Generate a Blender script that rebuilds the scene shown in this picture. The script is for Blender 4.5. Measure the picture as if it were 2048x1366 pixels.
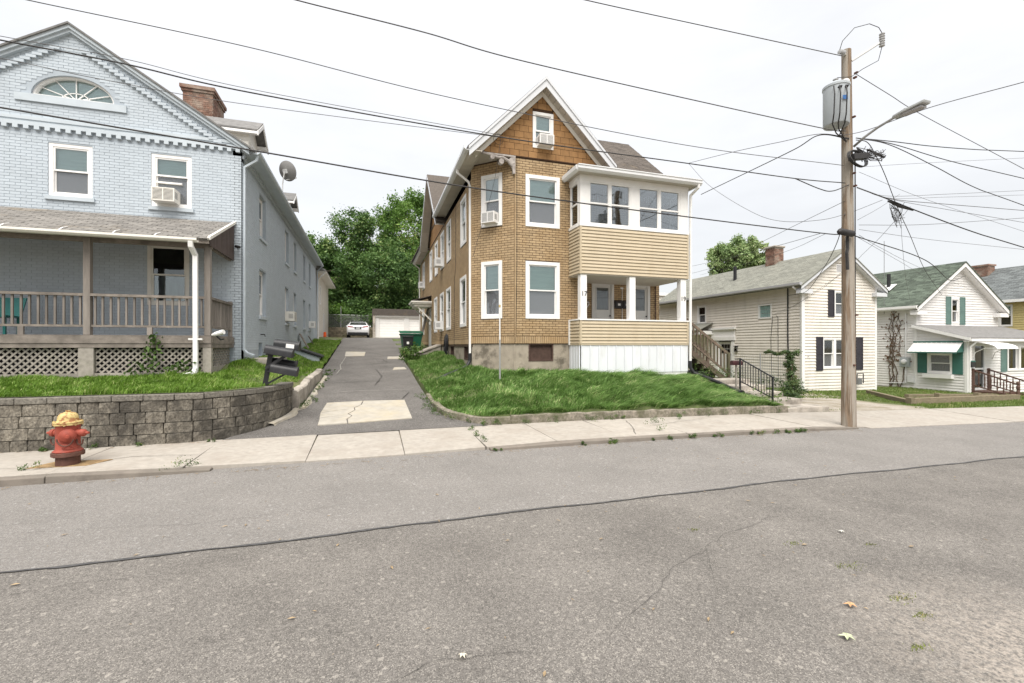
import bpy, math, random
import numpy as np
from mathutils import Vector, Matrix
random.seed(7); RNG = np.random.default_rng(7)
sc = bpy.context.scene; COL = sc.collection
for o in list(bpy.data.objects): bpy.data.objects.remove(o)
# ------------------------------------------------------------------ camera
TH = math.atan(289 / 910.0)                    # the lens looks 17.6 degrees to the right of the street's normal
cam = bpy.data.cameras.new("camera"); cam.sensor_width = 36; cam.lens = 36 * 910 / 2048; cam.shift_y = 7 / 2048
cam.clip_start = .05; cam.clip_end = 3000
co = bpy.data.objects.new("camera", cam); COL.objects.link(co); co.location = (0, 0, 1.9)
co.rotation_euler = (math.pi / 2, 0, -TH); sc.camera = co
# ------------------------------------------------------------------ sky, sun, exposure
SUN_EL, SUN_AZ = math.radians(60), math.radians(-162)      # behind the photographer, veiled by cloud
w = bpy.data.worlds.new("World"); sc.world = w; w.use_nodes = True
nt = w.node_tree; N = nt.nodes; LK = nt.links
for n in list(N): N.remove(n)
out = N.new("ShaderNodeOutputWorld"); bg = N.new("ShaderNodeBackground"); sky = N.new("ShaderNodeTexSky")
sky.sky_type = 'NISHITA'; sky.sun_disc = False; sky.sun_elevation = SUN_EL; sky.sun_rotation = -SUN_AZ + math.pi
tc = N.new("ShaderNodeTexCoord"); sp = N.new("ShaderNodeSeparateXYZ"); LK.new(tc.outputs["Generated"], sp.inputs[0])
mp = N.new("ShaderNodeMapping"); mp.inputs["Scale"].default_value = (1.0, 1.0, 3.2); LK.new(tc.outputs["Generated"], mp.inputs[0])
nz = N.new("ShaderNodeTexNoise"); nz.inputs["Scale"].default_value = 2.6; nz.inputs["Detail"].default_value = 6; nz.inputs["Roughness"].default_value = .55
LK.new(mp.outputs[0], nz.inputs["Vector"])
cr = N.new("ShaderNodeValToRGB"); cr.color_ramp.elements[0].position = .30; cr.color_ramp.elements[1].position = .66
cr.color_ramp.elements[0].color = (.88, .876, .87, 1); cr.color_ramp.elements[1].color = (1.0, .995, .985, 1)
LK.new(nz.outputs["Fac"], cr.inputs[0])
zr = N.new("ShaderNodeMapRange"); zr.inputs["From Min"].default_value = 0; zr.inputs["From Max"].default_value = 1
zr.inputs["To Min"].default_value = .84; zr.inputs["To Max"].default_value = 1.2; LK.new(sp.outputs["Z"], zr.inputs["Value"])
ml = N.new("ShaderNodeVectorMath"); ml.operation = 'SCALE'; LK.new(cr.outputs[0], ml.inputs[0]); LK.new(zr.outputs[0], ml.inputs["Scale"])
mx = N.new("ShaderNodeMix"); mx.data_type = 'RGBA'; mx.inputs[0].default_value = .07    # a little clear-sky light through the overcast
m2 = N.new("ShaderNodeVectorMath"); m2.operation = 'SCALE'; m2.inputs["Scale"].default_value = .10; LK.new(sky.outputs[0], m2.inputs[0])
m3 = N.new("ShaderNodeVectorMath"); m3.operation = 'SCALE'; m3.inputs["Scale"].default_value = .29; LK.new(ml.outputs[0], m3.inputs[0])
LK.new(m3.outputs[0], mx.inputs[6]); LK.new(m2.outputs[0], mx.inputs[7]); LK.new(mx.outputs[2], bg.inputs[0]); bg.inputs[1].default_value = 1.0
LK.new(bg.outputs[0], out.inputs[0])
sl = bpy.data.lights.new("sun", 'SUN'); sl.energy = 1.5; sl.angle = math.radians(48); sl.color = (1, .96, .90)
so = bpy.data.objects.new("sun", sl); COL.objects.link(so)
d = Vector((math.sin(SUN_AZ) * math.cos(SUN_EL), math.cos(SUN_AZ) * math.cos(SUN_EL), math.sin(SUN_EL)))
so.rotation_euler = d.to_track_quat('Z', 'Y').to_euler(); so.location = (0, -10, 30)
vs = sc.view_settings; vs.view_transform = 'Standard'; vs.look = 'None'; vs.gamma = 1; vs.use_curve_mapping = False; vs.exposure = 1.88
# ------------------------------------------------------------------ helpers
ORG = {}
def tag(o, label=None, cat=None, group=None, kind=None):
    if label: o["label"] = label
    if cat: o["category"] = cat
    if group: o["group"] = group
    if kind: o["kind"] = kind
    return o
def thing(name, loc, label, cat, group=None):
    o = bpy.data.objects.new(name, None); COL.objects.link(o); o.location = loc; ORG[o] = Vector(loc); o.empty_display_size = .2
    return tag(o, label, cat, group)
class Fr:                                       # a wall's own axes: u along it, v = height above the street, w outwards
    def __init__(s, O, U, W):
        s.O = Vector(O); s.U = Vector(U).normalized(); s.W = Vector(W).normalized(); s.V = Vector((0, 0, 1))
        s.flip = s.U.cross(s.V).dot(s.W) < 0
    def p(s, u, v, w=0): return s.O + s.U * u + s.V * v + s.W * w
def FF(Y): return Fr((0, Y, 0), (1, 0, 0), (0, -1, 0))
def FL(X): return Fr((X, 0, 0), (0, 1, 0), (-1, 0, 0))
def FR(X): return Fr((X, 0, 0), (0, 1, 0), (1, 0, 0))
BF = [(0, 3, 2, 1), (4, 5, 6, 7), (0, 1, 5, 4), (1, 2, 6, 5), (2, 3, 7, 6), (3, 0, 4, 7)]
class MB:
    def __init__(s): s.v = []; s.f = []; s.r = []
    def add(s, vs, fs, flip=False, r=None):
        b = len(s.v); s.v += [tuple(x) for x in vs]
        for f in fs: s.f.append(tuple(b + i for i in (reversed(f) if flip else f)))
        s.r += [random.random() if r is None else r] * len(fs); return s
    def box(s, x0, y0, z0, x1, y1, z1):
        return s.add([(x0, y0, z0), (x1, y0, z0), (x1, y1, z0), (x0, y1, z0), (x0, y0, z1), (x1, y0, z1), (x1, y1, z1), (x0, y1, z1)], BF)
    def fb(s, f, u0, u1, v0, v1, w0, w1):
        q = [(u0, v0, w0), (u1, v0, w0), (u1, v1, w0), (u0, v1, w0), (u0, v0, w1), (u1, v0, w1), (u1, v1, w1), (u0, v1, w1)]
        return s.add([f.p(*a) for a in q], BF, f.flip)
    def prism(s, pts, vec):
        n = len(pts); vec = Vector(vec); P = [Vector(p) for p in pts]
        nor = Vector((0, 0, 0))
        for i in range(n): nor += P[i].cross(P[(i + 1) % n])
        fl = nor.dot(vec) < 0
        return s.add(P + [p + vec for p in P], [tuple(reversed(range(n))), tuple(range(n, 2 * n))] + [(i, (i + 1) % n, n + (i + 1) % n, n + i) for i in range(n)], fl)
    def bar(s, a, b, wx, wy, up=(0, 0, 1)):
        a = Vector(a); b = Vector(b); d = (b - a).normalized(); x = d.cross(Vector(up))
        if x.length < 1e-4: x = d.cross(Vector((1, 0, 0)))
        x.normalize(); y = d.cross(x).normalized(); h, k = x * wx / 2, y * wy / 2
        return s.add([a - h - k, a + h - k, a + h + k, a - h + k, b - h - k, b + h - k, b + h + k, b - h + k], BF)
    def tube(s, pts, r, n=8, caps=True):
        P = [Vector(p) for p in pts]; m = len(P); R = r if hasattr(r, '__len__') else [r] * m; vs = []; x = None
        for i in range(m):
            t = (P[min(i + 1, m - 1)] - P[max(i - 1, 0)]).normalized()
            if x is None: x = t.cross(Vector((0, 0, 1)) if abs(t.z) < .95 else Vector((1, 0, 0)))
            x = (x - t * x.dot(t)); x.normalize(); y = t.cross(x)
            vs += [P[i] + (x * math.cos(2 * math.pi * k / n) + y * math.sin(2 * math.pi * k / n)) * R[i] for k in range(n)]
        fs = [(i * n + k, i * n + (k + 1) % n, (i + 1) * n + (k + 1) % n, (i + 1) * n + k) for i in range(m - 1) for k in range(n)]
        if caps: fs += [tuple(reversed(range(n))), tuple(range((m - 1) * n, m * n))]
        return s.add(vs, fs)
    def lathe(s, c, prof, n=16, ax=(0, 0, 1), bot=True):
        c = Vector(c); A = Vector(ax).normalized(); x = A.orthogonal().normalized(); y = A.cross(x); vs = []
        for r, z in prof: vs += [c + A * z + (x * math.cos(2 * math.pi * k / n) + y * math.sin(2 * math.pi * k / n)) * r for k in range(n)]
        m = len(prof); fs = [(i * n + k, i * n + (k + 1) % n, (i + 1) * n + (k + 1) % n, (i + 1) * n + k) for i in range(m - 1) for k in range(n)]
        fs += [tuple(reversed(range(n))), tuple(range((m - 1) * n, m * n))]
        return s.add(vs, fs)
    def build(s, name, mat, parent=None, smooth=False, bevel=0, kind=None):
        og = ORG.get(parent, Vector((0, 0, 0)))
        me = bpy.data.meshes.new(name); me.from_pydata([(a[0] - og.x, a[1] - og.y, a[2] - og.z) for a in s.v], [], s.f)
        at = me.attributes.new("rnd", 'FLOAT', 'FACE'); at.data.foreach_set("value", s.r)
        me.materials.append(mat)
        if smooth is True: me.shade_smooth()
        elif smooth: me.shade_smooth(); me.set_sharp_from_angle(angle=math.radians(smooth))
        o = bpy.data.objects.new(name, me); COL.objects.link(o); ORG[o] = og
        if parent: o.parent = parent
        if bevel:
            m = o.modifiers.new("bevel", 'BEVEL'); m.width = bevel; m.segments = 2; m.limit_method = 'ANGLE'; m.angle_limit = .6
        if kind: o["kind"] = kind
        return o
def top(o, label, cat, group=None): return tag(o, label, cat, group)
_um = {}
def unit(mat, kind='cube'):                     # shared unit piece
    k = (mat.name, kind)
    if k not in _um:
        m = MB()
        if kind == 'cube': m.box(0, 0, 0, 1, 1, 1)
        else:                                   # pillow-faced block: face w=1 bulges
            g = [0, .025, .5, .975, 1]; rr = random.Random(3)
            vs = [(a, b, (0 if i in (0, 4) or j in (0, 4) else 1 + rr.uniform(-.35, .35))) for j, b in enumerate(g) for i, a in enumerate(g)]
            fs = [(j * 5 + i, j * 5 + i + 1, (j + 1) * 5 + i + 1, (j + 1) * 5 + i) for j in range(4) for i in range(4)]
            m.add(vs, fs)
        me = bpy.data.meshes.new("piece"); me.from_pydata(m.v, [], m.f); me.materials.append(mat); _um[k] = me
    return _um[k]
def piece(name, mesh, parent, f, u0, u1, v0, v1, w0, w1):
    o = bpy.data.objects.new(name, mesh); COL.objects.link(o); o.parent = parent
    og = ORG.get(parent, Vector((0, 0, 0))); p = f.p(u0, v0, w0) - og
    a, b, c = f.U * (u1 - u0), f.V * (v1 - v0), f.W * (w1 - w0)
    o.matrix_local = Matrix(((a.x, b.x, c.x, p.x), (a.y, b.y, c.y, p.y), (a.z, b.z, c.z, p.z), (0, 0, 0, 1)))
    return o
def cut(u0, u1, v0, v1, ops, frac=.35):
    segs = [(u0, u1)]
    for (a, b, c, d) in ops:
        if min(v1, d) - max(v0, c) > frac * (v1 - v0):
            n = []
            for (p, q) in segs:
                if b <= p or a >= q: n.append((p, q)); continue
                if a > p: n.append((p, a))
                if b < q: n.append((b, q))
            segs = n
    return segs
def wall(name, mat, parent, f, u0, u1, v0, v1, ops, th=.18, w=0):     # wall slab with real openings
    us = sorted({u0, u1} | {min(max(t, u0), u1) for o in ops for t in o[:2]}); vv = sorted({v0, v1} | {min(max(t, v0), v1) for o in ops for t in o[2:]})
    m = MB()
    for j in range(len(vv) - 1):
        run = None
        for i in range(len(us)):
            solid = False
            if i < len(us) - 1:
                cu, cv = (us[i] + us[i + 1]) / 2, (vv[j] + vv[j + 1]) / 2
                solid = not any(o[0] < cu < o[1] and o[2] < cv < o[3] for o in ops)
            if solid and run is None: run = us[i]
            if not solid and run is not None: m.fb(f, run, us[i], vv[j], vv[j + 1], w - th, w); run = None
    return m.build(name, mat, parent)
def courses(v0, v1, h):
    n = max(1, round((v1 - v0) / h)); h = (v1 - v0) / n
    return [(v0 + i * h, v0 + (i + 1) * h) for i in range(n)]
def siding(parent, f, u0, u1, v0, v1, h, ops, mat, lim=None, name="siding_board"):
    for (a, b) in courses(v0, v1, h):
        x0, x1 = (u0, u1) if lim is None else lim((a + b) / 2)
        if x1 - x0 < .05: continue
        for (p, q) in cut(x0, x1, a, b, ops):
            if q - p < .02: continue
            m = MB(); e = random.uniform(-.0015, .0015)
            c = [(a - .006, .0), (a - .006, .030 + e), (a + .006, .033 + e), (b - .008, .006), (b - .008, 0)]
            n = len(c); P = [f.p(p, v_, w_) for v_, w_ in c] + [f.p(q, v_, w_) for v_, w_ in c]
            m.add(P, [tuple(range(n)), tuple(reversed(range(n, 2 * n)))] + [(i, n + i, n + (i + 1) % n, (i + 1) % n) for i in range(n)], not f.flip)
            m.build(name, mat, parent)
def brick_rects(u0, u1, v0, v1, L, H, ops, gap=.01, lim=None):
    R = []; k = 0; v = v0
    while v + H * .6 <= v1 + 1e-6:
        t = min(v + H, v1); a0, a1 = (u0, u1) if lim is None else lim((v + t) / 2)
        s = a0 - (k % 2) * L / 2 - (0 if lim is None else ((a0 - u0) % L))
        while s < a1:
            x0, x1 = max(s, a0), min(s + L, a1)
            if x1 - x0 > .03:
                for (p, q) in cut(x0, x1, v, t, ops):
                    if q - p > .03: R.append((p + gap / 2, q - gap / 2, v + gap / 2, t - gap / 2))
            s += L
        v += H; k += 1
    return R
def proj(p):
    d = p.x * math.sin(TH) + p.y * math.cos(TH)
    if d < .1: return None
    return 1024 + 910 * (p.x * math.cos(TH) - p.y * math.sin(TH)) / d, 690 - 910 * (p.z - 1.9) / d, d
def clad(items, parent, mat, name, field, depth, nmax, show=lambda x, y: True, w0=0):
    # items: (frame, rect). The nmax that show largest become pieces of their own, the rest one joined field
    sc_ = []
    for i, (f, r) in enumerate(items):
        q = proj(f.p((r[0] + r[1]) / 2, (r[2] + r[3]) / 2, depth))
        ok = q and 4 < q[0] < 2044 and 4 < q[1] < 1362 and show(q[0], q[1])
        sc_.append((-(r[1] - r[0]) * (r[3] - r[2]) / q[2] ** 2 if ok else 1, i))
    sc_.sort(); own = {i for s, i in sc_[:nmax] if s < 0}
    m = MB(); me = unit(mat)
    for i, (f, r) in enumerate(items):
        dd = depth * random.uniform(.75, 1.15)
        if i in own: piece(name, me, parent, f, *r, w0, w0 + dd)
        else: m.fb(f, *r, w0, w0 + dd)
    if m.f: m.build(field, mat, parent, kind="stuff")
# ------------------------------------------------------------------ materials
def M(name, col, rough=.75, var=.12, ns=6., bump=.0, bs=60., rnd=.0, metal=0., spec=.35, dirt=None, ds=1.2, dlo=.5, dhi=.75, damt=.6, stretch=(1, 1, 1), bdist=.01, rough_var=0):
    m = bpy.data.materials.new(name); m.use_nodes = True; t = m.node_tree; n = t.nodes; l = t.links; b = n["Principled BSDF"]
    b.inputs["Roughness"].default_value = rough; b.inputs["Metallic"].default_value = metal; b.inputs["Specular IOR Level"].default_value = spec
    g = n.new("ShaderNodeNewGeometry"); mp = n.new("ShaderNodeMapping"); mp.inputs["Scale"].default_value = stretch; l.new(g.outputs["Position"], mp.inputs[0])
    a = n.new("ShaderNodeTexNoise"); a.inputs["Scale"].default_value = ns; a.inputs["Detail"].default_value = 5; a.inputs["Roughness"].default_value = .6; l.new(mp.outputs[0], a.inputs["Vector"])
    r = n.new("ShaderNodeMapRange"); r.inputs["From Min"].default_value = .3; r.inputs["From Max"].default_value = .7; r.inputs["To Min"].default_value = 1 - var; r.inputs["To Max"].default_value = 1 + var; l.new(a.outputs["Fac"], r.inputs["Value"])
    val = r.outputs[0]
    if rnd:
        at = n.new("ShaderNodeAttribute"); at.attribute_name = "rnd"; oi = n.new("ShaderNodeObjectInfo")
        ad = n.new("ShaderNodeMath"); ad.operation = 'ADD'; l.new(at.outputs["Fac"], ad.inputs[0]); l.new(oi.outputs["Random"], ad.inputs[1])
        fr = n.new("ShaderNodeMath"); fr.operation = 'FRACT'; l.new(ad.outputs[0], fr.inputs[0])
        r2 = n.new("ShaderNodeMapRange"); r2.inputs["To Min"].default_value = 1 - rnd; r2.inputs["To Max"].default_value = 1 + rnd; l.new(fr.outputs[0], r2.inputs["Value"])
        mu = n.new("ShaderNodeMath"); mu.operation = 'MULTIPLY'; l.new(val, mu.inputs[0]); l.new(r2.outputs[0], mu.inputs[1]); val = mu.outputs[0]
    v = n.new("ShaderNodeVectorMath"); v.operation = 'SCALE'; v.inputs[0].default_value = col[:3]; l.new(val, v.inputs["Scale"]); c = v.outputs[0]
    if dirt:
        e = n.new("ShaderNodeTexNoise"); e.inputs["Scale"].default_value = ds; e.inputs["Detail"].default_value = 8; e.inputs["Roughness"].default_value = .65; l.new(mp.outputs[0], e.inputs["Vector"])
        q = n.new("ShaderNodeMapRange"); q.inputs["From Min"].default_value = dlo; q.inputs["From Max"].default_value = dhi; q.inputs["To Max"].default_value = damt; l.new(e.outputs["Fac"], q.inputs["Value"])
        x = n.new("ShaderNodeMix"); x.data_type = 'RGBA'; l.new(q.outputs[0], x.inputs[0]); l.new(c, x.inputs[6]); x.inputs[7].default_value = (*dirt[:3], 1); c = x.outputs[2]
    l.new(c, b.inputs["Base Color"])
    if bump:
        k = n.new("ShaderNodeTexNoise"); k.inputs["Scale"].default_value = bs; k.inputs["Detail"].default_value = 4; l.new(mp.outputs[0], k.inputs["Vector"])
        bp = n.new("ShaderNodeBump"); bp.inputs["Strength"].default_value = bump; bp.inputs["Distance"].default_value = bdist; l.new(k.outputs["Fac"], bp.inputs["Height"]); l.new(bp.outputs[0], b.inputs["Normal"])
    return m
def glass(name, tint, refl=.12, haze=None, hz=.0):
    m = bpy.data.materials.new(name); m.use_nodes = True; t = m.node_tree; n = t.nodes; l = t.links
    for x in list(n): n.remove(x)
    o = n.new("ShaderNodeOutputMaterial"); tr = n.new("ShaderNodeBsdfTransparent"); tr.inputs[0].default_value = (*tint, 1)
    gl = n.new("ShaderNodeBsdfGlossy"); gl.inputs["Roughness"].default_value = .03; gl.inputs[0].default_value = (.92, .96, .97, 1)
    fn = n.new("ShaderNodeFresnel"); fn.inputs[0].default_value = 1.5; ad = n.new("ShaderNodeMath"); ad.operation = 'ADD'; ad.use_clamp = True; ad.inputs[1].default_value = refl; l.new(fn.outputs[0], ad.inputs[0])
    nn = n.new("ShaderNodeTexNoise"); nn.inputs["Scale"].default_value = 1.7; bp = n.new("ShaderNodeBump"); bp.inputs["Strength"].default_value = .06; bp.inputs["Distance"].default_value = .05
    ge = n.new("ShaderNodeNewGeometry"); l.new(ge.outputs["Position"], nn.inputs["Vector"]); l.new(nn.outputs["Fac"], bp.inputs["Height"]); l.new(bp.outputs[0], gl.inputs["Normal"])
    base = tr.outputs[0]
    if haze:
        df = n.new("ShaderNodeBsdfDiffuse"); df.inputs[0].default_value = (*haze, 1); ms = n.new("ShaderNodeMixShader"); ms.inputs[0].default_value = hz; l.new(tr.outputs[0], ms.inputs[1]); l.new(df.outputs[0], ms.inputs[2]); base = ms.outputs[0]
    mm = n.new("ShaderNodeMixShader"); l.new(ad.outputs[0], mm.inputs[0]); l.new(base, mm.inputs[1]); l.new(gl.outputs[0], mm.inputs[2]); l.new(mm.outputs[0], o.inputs[0])
    return m
WHITE = M("white_trim", (.80, .785, .765), .5, .04, 3, dirt=(.55, .50, .44), ds=2.2, dlo=.6, dhi=.85, damt=.35)
CREAMTRIM = M("ivory_trim", (.76, .73, .67), .55, .05, 3, dirt=(.45, .38, .28), ds=2.5, dlo=.58, dhi=.8, damt=.45)
ALU = M("white_aluminium", (.70, .70, .70), .38, .04, 2, spec=.5, dirt=(.42, .40, .36), ds=1.6, dlo=.58, dhi=.8, damt=.3)
GLASS = glass("window_glass", (.90, .95, .95), .08)
SCREEN = glass("screened_glass", (.75, .77, .78), .06, (.30, .31, .33), .35)
DGLASS = glass("dark_glass", (.45, .47, .47), .07)
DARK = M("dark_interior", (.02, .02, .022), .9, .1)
BLK = M("black_paint", (.022, .022, .024), .45, .2, 8, bump=.1, bs=120, dirt=(.08, .075, .07), ds=3, dlo=.55, dhi=.8, damt=.5)
RUBBER = M("black_plastic", (.022, .022, .024), .5, .2, 20)
B_TEAL = M("teal_blind", (.50, .60, .585), .8, .10, 2, stretch=(1, 1, 14)); B_GREY = M("grey_curtain", (.42, .41, .42), .9, .14, 5, stretch=(6, 6, .6)); B_DARK = M("dark_curtain", (.10, .10, .11), .9, .3, 3, stretch=(5, 5, .7)); B_WHITE = M("white_blind", (.66, .66, .65), .8, .1, 2, stretch=(1, 1, 16)); B_GREEN = M("green_blind", (.42, .55, .48), .8, .1, 2, stretch=(1, 1, 12))
def window(parent, f, u0, u1, v0, v1, cas=.09, frame=WHITE, blind=B_GREY, blind2=None, glass1=GLASS, glass2=None, proud=.03, depth=.0, sill=None, grid=None, name="window", split=.5, rail=.05):
    # outer size of the casing; depth = how far the sashes sit back from the casing's face
    a, b, c, e = u0 + cas, u1 - cas, v0 + cas, v1 - cas; m = MB(); w0 = proud - .05 - depth
    m.fb(f, u0, a, v0, v1, w0, proud - depth); m.fb(f, b, u1, v0, v1, w0, proud - depth); m.fb(f, a, b, v0, c, w0, proud - depth); m.fb(f, a, b, e, v1, w0, proud - depth - .001)
    s = .042; mid = c + (e - c) * split; z = -depth
    for (p, q, ww) in ((mid - rail / 2, e, z - .045), (c, mid + rail / 2, z - .085)):
        m.fb(f, a, a + s, p, q, ww, ww + .04); m.fb(f, b - s, b, p, q, ww, ww + .04); m.fb(f, a + s, b - s, p, p + s, ww, ww + .039); m.fb(f, a + s, b - s, q - s, q, ww, ww + .039)
    m.fb(f, a - .001, a + .012, c, e, z - .2, z + .001); m.fb(f, b - .012, b + .001, c, e, z - .2, z + .001); m.fb(f, a, b, e - .012, e + .001, z - .2, z + .001); m.fb(f, a, b, c - .001, c + .012, z - .2, z + .001)
    win = m.build(name, frame, parent)
    MB().fb(f, a + s, b - s, mid - rail / 2 + s, e - s, z - .027, z - .022).build("pane", glass1, win)
    MB().fb(f, a + s, b - s, c + s, mid + rail / 2 - s, z - .067, z - .062).build("pane", glass2 or glass1, win)
    if grid:
        g = MB(); nu, nv = grid
        for i in range(1, nu): x = a + s + (b - a - 2 * s) * i / nu; g.fb(f, x - .009, x + .009, c + s, e - s, z - .06, z - .014)
        for i in range(1, nv): y = c + s + (e - c - 2 * s) * i / nv; g.fb(f, a + s, b - s, y - .009, y + .009, z - .059, z - .015)
        g.build("muntin", frame, win)
    MB().fb(f, a - .02, b + .02, mid, e + .02, z - .105, z - .098).build("blind", blind, win)
    MB().fb(f, a - .02, b + .02, c - .02, mid, z - .118, z - .108).build("blind", blind2 or blind, win)
    if sill: MB().fb(f, u0 - .06, u1 + .06, v0 - .1, v0 - .002, -.02, sill[1]).build("sill", sill[0], win)
    return (u0 + .02, u1 - .02, v0 + .02, v1 - .02)
def ac_unit(f, u, v, wd, ht, dp, label, mat=None, group="window air conditioners"):
    t = thing("air_conditioner", f.p(u, v, dp / 2), label, "air conditioner", group); mat = mat or WHITE; k = .03
    c = MB(); a, b = u - wd / 2, u + wd / 2
    c.fb(f, a, b, v, v + k, -.1, dp); c.fb(f, a, b, v + ht - k, v + ht, -.1, dp); c.fb(f, a, a + k, v + k, v + ht - k, -.1, dp); c.fb(f, b - k, b, v + k, v + ht - k, -.1, dp); c.fb(f, a + k, b - k, v + k, v + ht - k, -.1, dp - .02)
    c.build("case", mat, t, bevel=.006)
    g = MB(); n = 9
    MB().fb(f, a + k + .01, b - k - .01, v + k + .01, v + ht - k - .01, dp - .02, dp - .012).build("coil", M_COIL, t)
    for i in range(n): y = v + k + .02 + (ht - 2 * k - .04) * i / (n - 1); g.fb(f, a + k, b - k, y - .006, y + .006, dp - .012, dp)
    g.fb(f, u - .012, u + .012, v + k, v + ht - k, dp - .012, dp + .003); g.build("grille", mat, t)
    for a_ in (a - .003, b - .001):
        s = MB()
        for i in range(5): y = v + ht * .3 + i * ht * .1; s.fb(f, a_, a_ + .004, y, y + .018, dp * .35, dp * .85)
        s.build("vent", M_COIL, t)
    return t
M_COIL = M("aluminium_fins", (.20, .20, .20), .5, .3, 30, metal=.3)
def downspout(parent, pts, mat, r=.038, name="downspout"):
    m = MB()
    for i in range(len(pts) - 1): m.bar(pts[i], Vector(pts[i + 1]) + (Vector(pts[i + 1]) - Vector(pts[i])).normalized() * .02, r * 2, r * 1.6)
    return m.build(name, mat, parent, bevel=.008)
# ================================================================== GROUND
def sz(x): x = np.asarray(x, float); return np.where(x < 1, 0, np.where(x < 12, -.0011 * (x - 1) ** 2, -.1331 - .0242 * (x - 12)))
def drv(y): return .12 + .088 * np.clip(np.asarray(y, float) - 9.85, 0, 26.5)
def idw(pts):
    P = np.array(pts, float)
    def f(x, y):
        x = np.asarray(x, float); y = np.asarray(y, float); n = 0.; dd = 0.
        for a, b, c in P: ww = 1 / (((x - a) ** 2 + (y - b) ** 2) ** 1.6 + 1e-4); n = n + ww * c; dd = dd + ww
        return n / dd
    return f
def xr(y): y = np.asarray(y, float); return np.where(y > 12.1, -1.72, -3.3 + 1.55 * np.sqrt(np.clip(1 - ((12.1 - np.minimum(y, 12.1)) / 2.35) ** 2, 0, 1)))
def xl(y): y = np.asarray(y, float); return np.where(y > 11.6, 1.66, 1.66 + .9 * np.clip((11.6 - y) / 1.7, 0, 1) ** 2.2)
_L = [(x, 9.9, 1.02) for x in (-12, -10, -8, -6, -5, -4, -3.2)] + [(x, 12.7, 1.14) for x in (-12, -9, -7, -5.5, -4)] + [(-2.6, 10.6, 1.03), (-2.1, 11.2, 1.0), (-1.9, 11.9, .9), (-1.75, 12.6, .74), (-1.75, 14, .82), (-1.75, 15.5, .93), (-1.75, 17.2, .98), (-3.4, 12.9, 1.2), (-3.4, 14.2, 1.40), (-3.4, 15, 1.45), (-3.4, 17, 1.5), (-2.6, 13.5, 1.12), (-2.6, 15.5, 1.22), (-10, 14.5, 1.15)]
for y in (19, 21, 23, 25, 27, 30, 33, 36): _L += [(-1.75, y, float(drv(y)) + .03), (-3.4, y, max(1.5, float(drv(y)) + .08))]
zL = idw(_L)
_R = [(x, 9.95, .31 + float(sz(x)) * .6) for x in (2.5, 3.5, 4.5, 6, 7.5, 9, 10)] + [(11.2, 9.95, .16), (12, 9.95, .02), (3.0, 11, .62), (4.5, 11, .68), (6.5, 11, .66), (8.5, 11, .58), (10, 11, .40), (11.2, 11, .30)]
_R += [(3.2, 12.2, .90), (5, 12.2, .95), (7, 12.2, .90), (9, 12.2, .78), (10.5, 12.2, .54), (12.2, 12.2, .45), (3.6, 13.6, 1.03), (5, 13.9, 1.0), (6.4, 13.3, .96), (8.5, 13.2, .90), (10.6, 13.2, .80), (12.3, 13.5, .60), (12.3, 15, .65), (12.3, 20, .7), (12.3, 30, 1.2)]
_R += [(1.7, y, float(drv(y)) + .02) for y in (10, 11, 12, 13, 14, 15.5, 17, 19, 21, 23, 25, 28, 31, 35)] + [(3.4, 15.3, 1.12), (3.4, 17, 1.28), (3.4, 19, 1.42), (3.4, 21, 1.55), (3.4, 24, 1.6), (3.4, 28, 1.8), (3.4, 33, 2.1), (2.4, 12.4, .62), (2.4, 14, .80), (2.4, 16, .95), (2.4, 19, 1.16), (8, 18, 1), (8, 30, 1.6)]
zR = idw(_R)
def zY(x, y): return sz(x) + .1 + .004 * (np.asarray(y) - 10) + .0 * np.asarray(x)
def np_mesh(name, V, F, mat, kind=None, parent=None, rnd=None, smooth=False):
    me = bpy.data.meshes.new(name); V = np.asarray(V, np.float32); F = np.asarray(F, np.int32); k = F.shape[1]
    me.vertices.add(len(V)); me.vertices.foreach_set("co", V.ravel()); me.loops.add(F.size); me.loops.foreach_set("vertex_index", F.ravel())
    me.polygons.add(len(F)); me.polygons.foreach_set("loop_start", np.arange(0, F.size, k, dtype=np.int32))
    if rnd is not None: a = me.attributes.new("rnd", 'FLOAT', 'FACE'); a.data.foreach_set("value", np.asarray(rnd, np.float32))
    me.update(calc_edges=True); me.materials.append(mat)
    if smooth: me.shade_smooth()
    o = bpy.data.objects.new(name, me); COL.objects.link(o); o.parent = parent; ORG[o] = ORG.get(parent, Vector((0, 0, 0)))
    if kind: o["kind"] = kind
    return o
def sheet(name, X, Y, Z, mat, kind="structure"):           # X, Y, Z: 2-D arrays
    n, m = X.shape; i = np.arange(n * m).reshape(n, m)
    F = np.stack([i[:-1, :-1], i[:-1, 1:], i[1:, 1:], i[1:, :-1]], -1).reshape(-1, 4)
    return np_mesh(name, np.stack([X, Y, Z], -1).reshape(-1, 3), F, mat, kind, smooth=True)
def grid(x, y): return np.meshgrid(np.asarray(x, float), np.asarray(y, float))
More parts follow.
